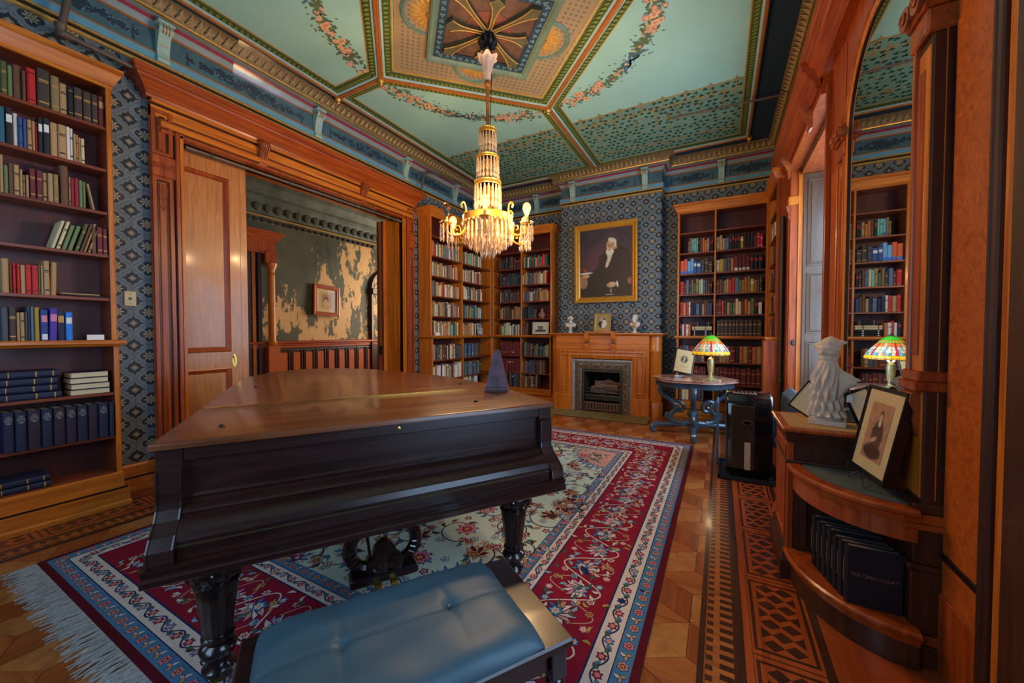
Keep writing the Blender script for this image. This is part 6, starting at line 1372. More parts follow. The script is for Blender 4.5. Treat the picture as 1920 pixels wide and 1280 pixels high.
for k, a in enumerate((-1.50, 3.45, 1.64, .31)):
    M = Matrix.Translation((TX, TY, 0)) @ Matrix.Rotation(a, 4, 'Z')
    up_ = catmull([(.40, 0, .665), (.43, 0, .60), (.39, 0, .53), (.30, 0, .46), (.23, 0, .38), (.24, 0, .31), (.31, 0, .24), (.27, 0, .17), (.16, 0, .15)], 6); n = len(up_)
    L = MB().tube(up_, [.042-.012*math.sin(math.pi*i/n) for i in range(n)], 9, M).build('leg', TBL, tb, smooth=True)
    MB().tube(catmull([(.28, 0, .43), (.20, 0, .45), (.13, 0, .40), (.13, 0, .33), (.19, 0, .31), (.205, 0, .35), (.175, 0, .37)], 5), .026, 8, M).tube(catmull([(.33, 0, .29), (.35, 0, .24), (.31, 0, .20), (.275, 0, .225), (.29, 0, .25)], 5), .022, 8, M).build('leg_scroll', TBL, L, smooth=True)
    MB().tube(catmull([(.06, 0, .145), (.2, 0, .13), (.36, 0, .12), (.47, 0, .115), (.53, 0, .09), (.52, 0, .04), (.49, 0, .03)], 5), [.038]*20+[.04]*11, 9, M).lathe([(.022, 0), (.028, .015), (.02, .045)], (.51, 0, 0), 12, M).build('foot', TBL, L, smooth=True)
    MB().prism([(.05, -.09), (.34, -.03), (.34, .03), (.05, .09)], 'z', .115, .14, M).build('stretcher', TBL, tb)
MB().lathe([(.09, .12), (.10, .15), (.05, .17), (.04, .20), (.07, .25), (.075, .29), (.04, .34), (.03, .37), (.045, .40), (.02, .44), (0, .47)], (TX, TY, 0), 18).build('urn_finial', TBL, tb, smooth=True)
# stained glass lamp
LX, LY = -.11, 5.58
lamp = thing('stained_glass_lamp', 'dragonfly stained glass lamp glowing on the marble table', 'lamp', (LX, LY, TZ+.0005))
MB().lathe([(.105, 0), (.11, .006), (.08, .018), (.045, .03), (.026, .05), (.022, .08), (.030, .12), (.036, .18), (.040, .24), (.036, .275), (.022, .29), (.014, .30), (.012, .52), (.006, .53)], (LX, LY, TZ+.001), 24).build('bronze_base', plain('green_bronze', srgb(186, 168, 112), .4, .4, .25, 20), lamp, smooth=True)
for k in range(8):
    a = k*.785; M = Matrix.Translation((LX, LY, TZ+.003)) @ Matrix.Rotation(a, 4, 'Z')
    MB().prism([(.04, 0), (.09, .026), (.125, 0), (.09, -.026)], 'z', .0, .012, M).build('base_leaf', bpy.data.materials['green_bronze'], lamp)
GLZ = [glow('glass_'+n, srgb(*c), s) for n, c, s in (('green', (70, 190, 40), 0.34), ('orange', (226, 120, 44), .3), ('cream', (236, 206, 160), .16), ('sky', (120, 176, 190), .22), ('red', (200, 28, 50), .34), ('amber', (240, 176, 30), .38), ('teal', (70, 140, 130), .24))]
prof = [(.028, .585), (.055, .57), (.085, .545), (.115, .510), (.145, .475), (.172, .44), (.195, .408), (.212, .380), (.222, .352), (.220, .338)]
sh = thing_sh = MB(); n = 48; LEAD = IRON
shade = MB().lathe([(.222, .338), (.224, .334), (.222, .330), (.219, .336)], (LX, LY, TZ), 40).build('shade_rim', AGEDB, lamp, smooth=True)
gp = {}
for j in range(len(prof)-1):
    seg = n if j > 1 else 24
    for i in range(seg):
        a0, a1 = 6.2832*i/seg, 6.2832*(i+1)/seg; am = (a0+a1)/2; (r0, z0), (r1, z1) = prof[j], prof[j+1]
        ph = (i % (seg//6))/(seg//6)
        if j < 2 or (j == 2 and i % 2): c = 0
        elif j == 2: c = 1
        elif j >= 7: c = 5 if j == 7 or i % 3 else 1
        elif abs(ph-.5) < .10: c = 4
        elif j in (4, 5) : c = 2 if (i*7+j*3) % 5 else 3
        elif j == 3: c = 1 if i % 4 else 2
        else: c = (6, 3, 1, 2)[(i*5+j) % 4]
        g = .97
        def pt_(r_, a, z): return (LX+r_*math.cos(a), LY+r_*math.sin(a), TZ+z)
        b0, b1 = am+(a0-am)*.94, am+(a1-am)*.94; zz0, zz1 = z0-.001, z1+.001
        m_ = gp.setdefault(c, MB()); m_.add([pt_(r0, b0, zz0), pt_(r0, b1, zz0), pt_(r1, b1, zz1), pt_(r1, b0, zz1), pt_(r0-.003, b0, zz0), pt_(r0-.003, b1, zz0), pt_(r1-.003, b1, zz1), pt_(r1-.003, b0, zz1)], [(0, 1, 2, 3), (7, 6, 5, 4), (0, 4, 5, 1), (1, 5, 6, 2), (2, 6, 7, 3), (3, 7, 4, 0)])
for c, m_ in gp.items(): m_.build('glass_pieces', GLZ[c], lamp, kind='stuff')
ld = MB()
for i in range(24):
    a = 6.2832*i/24; ld.tube([(LX+r_*math.cos(a), LY+r_*math.sin(a), TZ+z-.001) for r_, z in prof], .0018, 4)
for r_, z in prof[2:]: ld.tube([(LX+r_*math.cos(6.2832*i/32), LY+r_*math.sin(6.2832*i/32), TZ+z) for i in range(32)], .0018, 4, closed=True)
ld.build('lead_came', IRON, lamp)
MB().lathe([(.03, .582), (.03, .588), (.016, .596), (.008, .605), (.012, .612), (.006, .62), (0, .628)], (LX, LY, TZ), 14).build('finial', AGEDB, lamp, smooth=True)
point_light('stained_lamp_bulb', (LX, LY, TZ+.42), 3, (1, .72, .38), .03)
point_light('stained_lamp_downlight', (LX, LY, TZ+.33), 3, (1, .72, .38), .03)
def vignette(U, V):
    c = np.ones(U.shape+(3,))*L3(198, 172, 118); c = blend(c, sm(ell(U, V, .5, .58, .20, .16), .5), L3(40, 34, 30)); c = blend(c, sm(ell(U, V, .50, .62, .07, .08), .3), L3(176, 150, 110)); c = blend(c, sm(ell(U, V, .48, .50, .05, .05), .3), L3(190, 176, 140)); c = blend(c, ((np.abs(V-.26) < .012) & (np.abs(U-.5) < .28) & (np.sin(U*70) > -.3))*.8, L3(110, 90, 60)); return c
fp = thing('framed_print', 'dark framed vignette print propped behind the stained glass lamp', 'picture', (-.50, 6.02, TZ+.001))
picture_frame(fp, Matrix.Translation((-.46, 6.04, TZ+.205)) @ Matrix.Rotation(.30, 4, 'Z') @ Matrix.Rotation(.20, 4, 'Y') @ Matrix.Rotation(-.22, 4, 'X'), .27, .36, .018, .014, DKLINE, 0, vignette, 50, 60)
MB().tube([(-.56, 6.01, TZ+.02), (-.56, 5.97, TZ+.006)], .003, 5).tube([(-.42, 6.06, TZ+.02), (-.42, 6.02, TZ+.006)], .003, 5).tube([(-.46, 6.12, TZ+.16), (-.44, 6.16, TZ+.003)], .003, 5).build('easel_wire', IRON, fp)
dish = MB(); 
for z0, z1, s in ((0, .006, .075), (.006, .028, .08)): dish.prism([(TX-.17+math.cos(a)*s*1.15, TY-.04+math.sin(a)*s*.7) for a in [.785+j*1.5708 for j in range(4)]], 'z', TZ+z0+.0005, TZ+z1)
o = dish.build('glass_dish', GLASS, None); _props(o, 'small clear glass dish on the marble table left of the lamp', 'dish')
# ------------------------------------------------------------------ portable air conditioner
ac = thing('air_conditioner', 'glossy black portable air conditioner standing on a tray', 'air conditioner', (.25, 4.38, .035))
X0, X1, Y0, Y1 = .055, .435, 4.20, 4.60
side = [(Y0+.03, .05), (Y0+.012, .12), (Y0, .30), (Y0, .55), (Y0+.012, .70), (Y0+.035, .765), (Y0+.075, .80), (Y0+.16, .812), (Y1-.08, .812), (Y1-.02, .79), (Y1, .72), (Y1, .06)]
bm = bmesh.new(); va = [bm.verts.new((X0, *p)) for p in side]; f = bm.faces.new(va); r_ = bmesh.ops.extrude_face_region(bm, geom=[f])
for v in [g for g in r_['geom'] if isinstance(g, bmesh.types.BMVert)]: v.co.x = X1
bmesh.ops.recalc_face_normals(bm, faces=bm.faces); bmesh.ops.bevel(bm, geom=[e for e in bm.edges if abs(e.verts[0].co.x-e.verts[1].co.x) < 1e-5], offset=.022, segments=3, affect='EDGES', profile=.5)
m = MB(); bm.verts.index_update(); m.add([v.co.copy() for v in bm.verts], [[v.index for v in f.verts] for f in bm.faces]); bm.free(); m.build('body', BLACKP, ac, smooth=True, ang=40)
MB().bbox(X0+.045, X0+.24, Y0-.006, Y0+.02, .10, .70, .005).build('front_panel', plain('smoked_bronze_plastic', srgb(48, 40, 32), .12, 0, .15, 8, .6), ac)
MB().bbox(X0+.255, X0+.26, Y0-.003, Y0+.02, .06, .74, .001).build('panel_seam', BLACK, ac)
hd = MB().prism([(X0+.175+.042*math.cos(a)*(1 if abs(math.cos(a)) < .8 else 1.05), .545+.026*math.sin(a)) for a in [j*6.2832/20 for j in range(20)]], 'y', Y0-.012, Y0-.004).build('handle', plain('handle_grey', srgb(78, 72, 66), .3), ac)
MB().prism([(X0+.175+.034*math.cos(a), .545+.018*math.sin(a)) for a in [j*6.2832/20 for j in range(20)]], 'y', Y0-.014, Y0-.011).build('handle_recess', BLACK, hd)
MB().bbox(X0+.155, X0+.205, Y0-.008, Y0-.004, .10, .36, .001).build('notice_label', plain('beige_label', srgb(176, 158, 136), .6, 0, .1, 200), ac)
for k in range(18): MB().box(X0+.275, X1-.02, Y0-.004, Y0+.01, .10+k*.016, .108+k*.016).build('intake_slat', BLACK, ac)
tl = MB().bbox(X0+.06, X0+.25, Y0+.07, Y0+.20, .800, .814, .004).build('outlet_frame', plain('outlet_silver', srgb(160, 140, 110), .3, .5), ac)
for k in range(5): MB().box(X0+.075+k*.034, X0+.10+k*.034, Y0+.08, Y0+.19, .8135, .8155).build('louver', BLACK, tl)
for x in (X0+.05, X1-.05):
    for y in (Y0+.06, Y1-.05): MB().lathe([(0, -.011), (.02, -.011), (.02, .011), (0, .011)], (0, 0, 0), 12, Matrix.Translation((x, y, .056)) @ Matrix.Rotation(HP, 4, 'Y')).build('caster', BLACK, ac, smooth=True)
tr = MB(); tr.bbox(-.01, .50, 4.13, 4.70, .0006, .012, .004)
for q in ((-.01, .01, 4.13, 4.70), (.48, .50, 4.13, 4.70), (-.01, .50, 4.13, 4.15), (-.01, .50, 4.68, 4.70)): tr.box(*q, .01, .035)
o = tr.build('drip_tray', plain('dark_tray', srgb(30, 36, 42), .35), None); _props(o, 'flat dark drip tray under the air conditioner', 'tray')
side_board = MB().bbox(-.03, -.005, 4.60, 4.95, .001, .66, .01); o = side_board.build('lit_edge_board', plain('blue_lit_panel', srgb(70, 98, 116), .3), None); _props(o, 'narrow board standing in for the blue-lit edge beside the air conditioner', 'board')  # stand-in for the conditioner's blue-lit edge; the blue light is in its colour
hose = MB().tube(catmull([(.45, 4.64, .55), (.52, 4.66, .52), (.53, 4.72, .42), (.52, 4.8, .3), (.52, 4.9, .22), (.50, 5.1, .2)], 8), [.055+.005*math.sin(i*2.2) for i in range(41)], 12).build('exhaust_hose', plain('pale_hose', srgb(150, 170, 184), .5), None, smooth=True); _props(hose, 'pale corrugated exhaust hose behind the air conditioner', 'hose')
cord = MB().tube(catmull([(.16, 5.52, TZ-.03), (.20, 5.40, TZ-.10), (.21, 5.2, .70), (.24, 5.0, .62), (.30, 4.9, .40)], 6), .004, 6).build('lamp_cord', BLACK, None, smooth=True); _props(cord, 'thin cord falling from the marble table behind the air conditioner', 'cord')
# ------------------------------------------------------------------ chandelier
HX, HYc = -2.045, 3.25
ch = thing('crystal_chandelier', 'tiered gilt chandelier with crystal drops and filament bulbs', 'chandelier', (HX, HYc, ZC-.03))
def cb(n, m, mat, parent=None, **kw): return m.build(n, mat, parent or ch, **kw)
GILT = plain('chandelier_gilt', srgb(226, 172, 74), .28, .8, .15, 30)
cb('rod', MB().tube([(HX, HYc, 3.40), (HX, HYc, ZC-.02)], .018, 10), ORNGP, smooth=True)
m = MB()
for k in range(10):
    a = k*.6283; m.tube(catmull([(HX+.02*math.cos(a), HYc+.02*math.sin(a), ZC-.05), (HX+.07*math.cos(a), HYc+.07*math.sin(a), ZC-.08), (HX+.085*math.cos(a), HYc+.085*math.sin(a), ZC-.13), (HX+.05*math.cos(a), HYc+.05*math.sin(a), ZC-.16), (HX+.02*math.cos(a), HYc+.02*math.sin(a), ZC-.13)], 4), .014, 6, flat=.6)
m.lathe([(.10, 0), (.09, -.03), (.05, -.05), (.03, -.10), (.016, -.18)], (HX, HYc, ZC), 18); cb('ceiling_hook_leaves', m, IRON, smooth=True)
m = MB(); n = 24; vs = []; fs = []; pr2 = [(.022, 3.86), (.034, 3.90), (.046, 3.96), (.052, 4.02), (.072, 4.07), (.098, 4.09)]
for j, (r_, z) in enumerate(pr2):
    for i in range(n*2): a = math.pi*i/n; q = r_*(1+(.12 if j > 3 else .03*j)*math.cos(a*6)); vs.append((HX+q*math.cos(a), HYc+q*math.sin(a), z+(.012*math.cos(a*6) if j > 3 else 0)))
for j in range(5):
    for i in range(n*2): i2 = (i+1) % (n*2); fs.append((j*n*2+i, j*n*2+i2, (j+1)*n*2+i2, (j+1)*n*2+i))
m.add(vs, fs); cb('frosted_tulip_shade', m, plain('frosted_glass', srgb(206, 178, 158), .4, 0, .06), smooth=True)
cb('rod_collar', MB().lathe([(.014, 3.80), (.03, 3.82), (.034, 3.85), (.024, 3.87), (.014, 3.88)], (HX, HYc, 0), 14), ORNGP, smooth=True)
cb('wire', MB().tube([(HX+.03, HYc, 3.42), (HX+.035, HYc+.01, 3.8), (HX+.05, HYc, 4.1), (HX+.03, HYc, 4.2)], .004, 5), BLACK)
RW = wood('rings', srgb(150, 104, 40), srgb(226, 172, 74), 'b', .3)
def band(r_, z0, z1, nm='gilt_ring'):
    return cb(nm, MB().lathe([(r_-.012, z0), (r_, z0), (r_+.004, z0+.006), (r_, z0+.012), (r_, z1-.012), (r_+.005, z1-.006), (r_, z1), (r_-.012, z1), (r_-.012, z0)], (HX, HYc, 0), 32), GILT, smooth=True)
CRY, t, b = new_mat('cut_crystal', .06, 0, srgb(255, 232, 190), .9); b.inputs['Transmission Weight'].default_value = .72; b.inputs['IOR'].default_value = 1.5
t.links.new(ramp(t, noise(t, coords(t), 90, 2), [(.3, srgb(255, 214, 150)), (.7, srgb(255, 244, 226))]), b.inputs['Base Color'])
def cmesh(nm, prof, n):
    o = MB().lathe(prof, (0, 0, 0), n).build(nm, CRY); me = o.data; bpy.data.objects.remove(o); return me
DROP = cmesh('crystal_prism', [(0, 0), (.005, -.004), (.007, -.012), (.0055, -.018), (.0085, -.026), (.0095, -.082), (.006, -.09), (.005, -.096), (.011, -.116), (.009, -.13), (0, -.152)], 6)
BEAD = cmesh('crystal_bead', [(0, -.012), (.009, -.007), (.012, 0), (.009, .007), (0, .012)], 8)
def hang(me, nm, x, y, z, s=1.0, sz=None):
    o = bpy.data.objects.new(nm, me); C.objects.link(o); o.parent = ch; o.location = (x-HX, y-HYc, z-(ZC-.03)); o.scale = (s, s, sz or s); o.rotation_euler.z = rr.random()*3; return o
def ringdrop(r_, z, n, s, sz=None, me=None, nm='crystal_prism', ph=0.0):
    for i in range(n): a = 6.2832*(i+ph)/n; hang(me or DROP, nm, HX+r_*math.cos(a), HYc+r_*math.sin(a), z, s, sz)
band(.085, 3.355, 3.40); ringdrop(.082, 3.352, 16, 1.3, 1.4)
band(.108, 3.105, 3.135); ringdrop(.105, 3.10, 18, 1.35, 1.45)
band(.130, 2.84, 2.885); ringdrop(.126, 2.835, 20, 1.4, 1.55)
cb('core', MB().lathe([(.02, 2.45), (.05, 2.55), (.03, 2.62), (.045, 2.85), (.02, 2.9), (.035, 3.12), (.02, 3.18), (.03, 3.36), (.014, 3.42)], (HX, HYc, 0), 16), GILT, smooth=True)
main_ring = band(.245, 2.475, 2.545, 'main_ring')
ringdrop(.240, 2.472, 30, 1.25, 1.35); ringdrop(.185, 2.44, 24, 1.2, 1.45, ph=.5); ringdrop(.125, 2.38, 18, 1.2, 1.3); ringdrop(.065, 2.32, 10, 1.1, 1.25)
ringdrop(.255, 2.468, 30, 1.0, None, BEAD, 'crystal_bead', .5)
cb('bottom_frame', MB().lathe([(.24, 2.475), (.19, 2.45), (.13, 2.39), (.07, 2.33), (.03, 2.28), (.0, 2.26)], (HX, HYc, 0), 24), GILT, smooth=True)
bulb_glow = bpy.data.materials.new('lit_amber_bulb'); bulb_glow.use_nodes = True; t = bulb_glow.node_tree; t.nodes.clear()
_o = t.nodes.new('ShaderNodeOutputMaterial'); mx = t.nodes.new('ShaderNodeMixShader'); trn = t.nodes.new('ShaderNodeBsdfTransparent'); em = t.nodes.new('ShaderNodeEmission'); em.inputs[1].default_value = 1.8
t.links.new(ramp(t, noise(t, coords(t), 8, 2), [(.3, (1, .50, .12, 1)), (.7, (1, .62, .2, 1))]), em.inputs[0]); mx.inputs[0].default_value = .55; t.links.new(trn.outputs[0], mx.inputs[1]); t.links.new(em.outputs[0], mx.inputs[2]); t.links.new(mx.outputs[0], _o.inputs[0])
FIL = glow('glowing_filament', (1, .62, .25, 1), 40)
CLEARB = glass('clear_bulb_glass', (1, .95, .85, 1), .02, 1.2)
BP = [(.013, 0), (.018, .02), (.034, .06), (.040, .085), (.034, .115), (.018, .132), (0, .138)]
base_a = math.radians(-61)                                             # one arm points at the doorway-side viewer
for k in range(6):
    a = base_a + k*math.pi/3; M = Matrix.Translation((HX, HYc, 0)) @ Matrix.Rotation(a, 4, 'Z'); lit = k not in (3, 5)
    A = cb('arm', MB().tube(catmull([(.235, 0, 2.56), (.235, 0, 2.50), (.245, 0, 2.40), (.30, 0, 2.33), (.38, 0, 2.315), (.43, 0, 2.34), (.435, 0, 2.40)], 6), [.013]*37, 8, M).tube(catmull([(.235, 0, 2.50), (.238, 0, 2.60), (.26, 0, 2.645), (.285, 0, 2.62), (.275, 0, 2.59)], 5), .009, 6, M).tube(catmull([(.29, 0, 2.34), (.30, 0, 2.40), (.335, 0, 2.41), (.34, 0, 2.375), (.32, 0, 2.37)], 4), .007, 6, M), GILT, smooth=True)
    cb('bobeche', MB().lathe([(.012, 2.39), (.05, 2.405), (.058, 2.42), (.05, 2.418), (.014, 2.415), (.018, 2.45), (.015, 2.475)], (.435, 0, 0), 18, M), GILT, A, smooth=True)
    for q in range(9):
        p = M @ Vector((.435+.056*math.cos(q*.698), .056*math.sin(q*.698), 2.405)); hang(DROP, 'crystal_prism', *p, 1.0, 1.05)
    for q in range(9):
        p = M @ Vector((.435+.056*math.cos(q*.698+.35), .056*math.sin(q*.698+.35), 2.425)); hang(BEAD, 'crystal_bead', *p, .9)
    p = M @ Vector((.435, 0, 2.475)); B = cb('bulb', MB().lathe(BP, tuple(p), 16), bulb_glow if lit else CLEARB, A, smooth=True)
    cb('filament', MB().tube([p+Vector((.006*math.cos(q*2.1), .006*math.sin(q*2.1), .03+.012*(q % 6))) for q in range(14)], .0016, 4), FIL if lit else IRON, A)
    if lit: point_light('chandelier_bulb_light', tuple(p+Vector((0, 0, .08))), 48, (1, .63, .31), .035)
# ------------------------------------------------------------------ arched pier mirror unit on the right wall
pm = thing('pier_mirror', 'tall arched mirror in a carved cherry frame with pilasters and crown', 'mirror', (.78, 2.9, 0))
MIR, t, b = new_mat('silvered_glass', .015, 1.0, (.80, .80, .78, 1)); t.links.new(ramp(t, noise(t, coords(t), 1.5, 2), [(.3, (.74, .74, .72, 1)), (.7, (.80, .80, .78, 1))]), b.inputs['Base Color'])
def gb(n, m, x0, x1, y0, y1, z0, z1, bv=.004, parent=None): return MB().bbox(x0, x1, y0, y1, z0, z1, bv).build(n, m, parent or pm)
MXP = .755; YC, RM_, SPR = 2.90, .53, 2.70
archp = [(YC-RM_, .86), (YC-RM_, SPR)] + arc(YC, SPR, RM_, 180, 0, 24)[1:] + [(YC+RM_, .86)]
MB().prism(archp, 'x', MXP, MXP+.006).build('mirror_glass', MIR, pm)
gb('backboard', CHERRY, MXP+.008, XR+.0, 2.228, 3.84, 0, 3.50)
# spandrel boards around the arch
sp1 = [(YC-RM_, SPR)] + arc(YC, SPR, RM_, 180, 90, 12)[1:] + [(YC, 3.50), (YC-RM_-.02, 3.50), (YC-RM_-.02, SPR)]
MB().prism(sp1, 'x', MXP-.012, MXP+.01).build('spandrel', CHERRY, pm); MB().prism([(2*YC-q[0], q[1]) for q in sp1], 'x', MXP-.012, MXP+.01).build('spandrel', CHERRY, pm)
up = (-1, 0, 0); ap_ = [(MXP, q[0], q[1]) for q in archp]
t_ = (Vector(ap_[1])-Vector(ap_[0])).cross(Vector(up)); so = 1 if t_.y > 0 else -1             # sign so that + is into the glass
for n_, m_, p_ in (('arch_moulding', OAK, [(.02, 0), (.02, .010), (.005, .017), (-.015, .017), (-.02, .012), (-.02, 0)]), ('arch_ebony_line', DKLINE, [(.028, 0), (.028, .008), (.019, .008), (.019, 0)]), ('arch_outer_moulding', CHERRY, [(-.02, 0), (-.02, .018), (-.03, .024), (-.045, .024), (-.05, .014), (-.05, 0)])):
    MB().sweep(ap_, [(so*o_, h_) for o_, h_ in p_], up).build(n_, m_, pm, smooth=True, ang=30)
def pilaster(yn, yf, near):
    # shaft
    gb('pilaster_shaft', WALNUT if near else CHERRY, .748, XR-.001, yn, yf, .66, 2.62, .006)
    gb('pilaster_face_strip', OAK, .742, .750, yn+.006, yf-.006, .70, 2.58, .003)
    gb('pilaster_face_panel', CHERRY, .738, .746, yn+.045, yf-.045, 1.30, 2.50, .003)
    if near:
        gb('inlay_line', OAK, .786, .790, yn-.003, yn+.01, .70, 3.4, .001)
    # base of stacked blocks
    for z0, z1, e in ((0, .09, .045), (.09, .13, .03), (.13, .40, .022), (.40, .425, .032), (.425, .575, .016), (.575, .60, .05), (.60, .64, .04), (.64, .68, .02)):
        gb('pilaster_base_block', CHERRY if z0 in (.09, .575, .60) else (WALNUT if near else CHERRY), .738-e, XR-.001, yn-e*.6, yf+(.01 if e < .03 else .02), z0, z1, .006)
    for k in range(4): gb('fluting', DKLINE, .712, .720, yn+.03+k*.026, yn+.036+k*.026, .16, .39, .001)
    for k, (z0, z1, e) in enumerate(((1.15, 1.19, .03), (1.19, 1.235, .018))): gb('pilaster_collar', CHERRY, .742-e, XR-.001, yn-e*.4, yf+.005, z0, z1, .006)
    MB().prism([(.742, 1.15), (.716, 1.14), (.710, 1.10), (.726, 1.06), (.722, 1.02), (.734, .98), (.742, .95)], 'y', yn+.02, yf-.02).build('carved_pendant', CARVE, pm)
    # capital: block, pediment, scroll volutes
    gb('capital_block', CARVE, .725, XR-.001, yn-.01, yf+.01, 2.62, 2.72, .008)
    for k, (z0, z1, e) in enumerate(((2.72, 2.745, .03), (2.745, 2.80, .012), (2.80, 2.83, .035))): gb('capital_moulding', CHERRY, .742-e, XR-.001, yn-e*.5, yf+e*.5, z0, z1, .005)
    for s in (0, 1):
        yy = yn+.02 if s == 0 else yf-.02
        MB().lathe([(0, -.03), (.048, -.028), (.052, 0), (.048, .028), (0, .03)], (0, 0, 0), 16, Matrix.Translation((.722, yy, 2.775)) @ Matrix.Rotation(HP, 4, 'Y')).tube([(.690, yy+.03*math.cos(q)*(1-q/12), 2.775+.03*math.sin(q)*(1-q/12)) for q in [j*.6 for j in range(16)]], .006, 5).build('capital_volute', CARVE, pm, smooth=True)
    gb('upper_pilaster', WALNUT if near else CHERRY, .748, XR-.001, yn+.01, yf-.01, 2.83, 3.46, .005); gb('upper_pilaster_panel', CHERRY, .738, .750, yn+.035, yf-.035, 2.90, 3.40, .004)
pilaster(2.215, 2.365, True); pilaster(3.435, 3.60, False)
gb('outer_board', CHERRY, .745, XR-.001, 3.60, 3.85, 0, 3.46); gb('outer_board_panel', BURL, .738, .747, 3.64, 3.80, .95, 2.6)
cr_ = [(0, 3.46), (.03, 3.46), (.05, 3.48), (.04, 3.50), (.055, 3.51), (.08, 3.56), (.13, 3.60), (.135, 3.62), (.17, 3.66), (.185, 3.665), (.185, 3.70), (.20, 3.72), (.20, 3.745), (-.05, 3.75)]
Pc = [(XR, 4.0, 0), (.70, 4.0, 0), (.70, 1.5, 0), (XR, 1.5, 0)]; tt = (Vector(Pc[2])-Vector(Pc[1])).cross(Vector((0, 0, 1))); sg = 1 if tt.x < 0 else -1
cr_ = [(o_*.68 if o_ > 0 else o_, 3.46+(z_-3.46)*.86) for o_, z_ in cr_]
MB().sweep(Pc, [(sg*o_, z_) for o_, z_ in cr_]).build('crown', CHERRYY, pm, smooth=True, ang=25)
gb('crown_board', CHERRY, .70, XR-.001, 1.5, 4.0, 3.46, 3.71)
# near wing beside the pilaster
wing = struct('trim_4', MB().bbox(XR-.012, XR+.0, 1.60, 2.2, 0, 3.48, .003), BURL, 'burl veneered panelling beside the mirror at the right edge')
for y0, y1, x, mt in ((1.912, 1.935, .014, WALNUT), (1.900, 1.911, .010, OAK), (1.866, 1.899, .018, WALNUT), (1.795, 1.864, .005, OAK), (1.775, 1.794, .010, CHERRY), (1.62, 1.773, .03, WALNUT)):
    MB().bbox(XR-.012-x, XR, y0, y1, 0, 3.48, .006).build('jamb_moulding', mt, wing)
MB().bbox(XR-.018, XR-.01, 1.94, 2.2, .47, .50, .003).build('wing_rail', DKLINE, wing); MB().bbox(XR-.02, XR-.01, 1.94, 2.2, 0, .33, .005).build('wing_plinth', CHERRY, wing)
# ------------------------------------------------------------------ base cabinet with quarter-round shelves
cab = thing('mirror_cabinet', 'low dark cabinet with quarter-round open shelves under the mirror', 'cabinet', (.54, 2.9, 0))
def kb_(n, m, x0, x1, y0, y1, z0, z1, bv=.004): return MB().bbox(x0, x1, y0, y1, z0, z1, bv).build(n, m, cab)
CYA, CYB, CXF, CZT = 2.655, 3.145, .345, .855
kb_('body', WALNUT, CXF+.012, MXP, CYA+.01, CYB-.01, .10, .80)
for y0 in (CYA-.002, CYB-.042): kb_('front_stile', CHERRY, CXF, CXF+.03, y0, y0+.044, .10, .80)
kb_('front_door', CHERRY, CXF+.004, CXF+.02, CYA+.045, CYB-.045, .14, .78)
rect_frame(MB(), 'x', CXF+.004, CYA+.07, CYB-.07, .18, .74, [(0, 0), (0, .008), (.02, .010), (.028, 0)], -1).build('door_moulding', CHERRY, cab)
rect_frame(MB(), 'y', CYA+.01, CXF+.06, .66, .16, .60, [(0, 0), (0, .010), (.03, .012), (.04, 0)], -1).build('side_moulding', WALNUT, cab)
kb_('top_board', CHERRY, CXF-.005, MXP, CYA-.005, CYB+.005, .835, CZT)
Pq = [(MXP, CYA, 0), (CXF, CYA, 0), (CXF, CYB, 0), (MXP, CYB, 0)]; tt = (Vector(Pq[2])-Vector(Pq[1])).cross(Vector((0, 0, 1))); sg = 1 if tt.x < 0 else -1
MB().sweep(Pq, [(sg*o_, z_) for o_, z_ in [(-.01, .832), (.020, .834), (.028, .838), (.028, .850), (.022, .856), (-.02, .856)]]).build('top_moulding', CHERRY, cab)
MB().sweep(Pq, [(sg*o_, z_) for o_, z_ in [(-.01, .77), (.002, .77), (.006, .79), (.016, .82), (.018, .832), (-.01, .833)]]).build('under_moulding', WALNUT, cab)
MB().sweep(Pq, [(sg*o_, z_) for o_, z_ in [(-.01, .655), (.006, .655), (.012, .665), (.006, .675), (-.01, .675)]]).build('drawer_moulding', WALNUT, cab)
MB().sweep(Pq, [(sg*o_, z_) for o_, z_ in [(-.01, 0), (.03, 0), (.03, .10), (.018, .115), (.012, .15), (-.01, .16)]]).build('plinth', WALNUT, cab)
CLF = plain('slate_cloth', srgb(74, 84, 82), .8, 0, .3, 14)
for s, yb in ((1, CYA), (-1, CYB)):
    def q(rx, ry, n=16): return [(.735-rx*math.cos(a), yb-s*ry*math.sin(a)) for a in [HP*i/n for i in range(n+1)]]
    for z0, z1, rx, ry, nm, mt in ((.625, .655, .365, .455, 'upper_shelf', CHERRY), (.135, .165, .375, .50, 'lower_shelf', CHERRY)):
        P = q(rx, ry) + [(.735, yb)]; MB().prism(P, 'z', z0, z1).build(nm, mt, cab)
        pth = [(p[0], p[1], 0) for p in q(rx, ry)]; tt = (Vector(pth[1])-Vector(pth[0])).cross(Vector((0, 0, 1))); g_ = 1 if tt.x < 0 else -1
        pf_ = [(-.01, z0-.03), (.004, z0-.03), (.014, z0), (.03, z0+.012), (.03, z1-.004), (.02, z1+.004), (-.03, z1+.004)]
        MB().sweep(pth, [(g_*o_, z_) for o_, z_ in pf_]).build('shelf_rim', CHERRY, cab, smooth=True, ang=30)
        dz = .11 if nm == 'upper_shelf' else .135
        MB().sweep(pth, [(g_*o_, z_) for o_, z_ in [(-.012, z0-dz), (.0, z0-dz), (.002, z0-dz+.02), (-.004, z0-.02), (-.012, z0-.02)]]).build('shelf_apron', CHERRY if nm == 'upper_shelf' else WALNUT, cab, smooth=True, ang=30)
    P = q(.325, .405) + [(.735, yb)]; MB().prism(P, 'z', .655, .6605).build('shelf_cloth', CLF, cab)
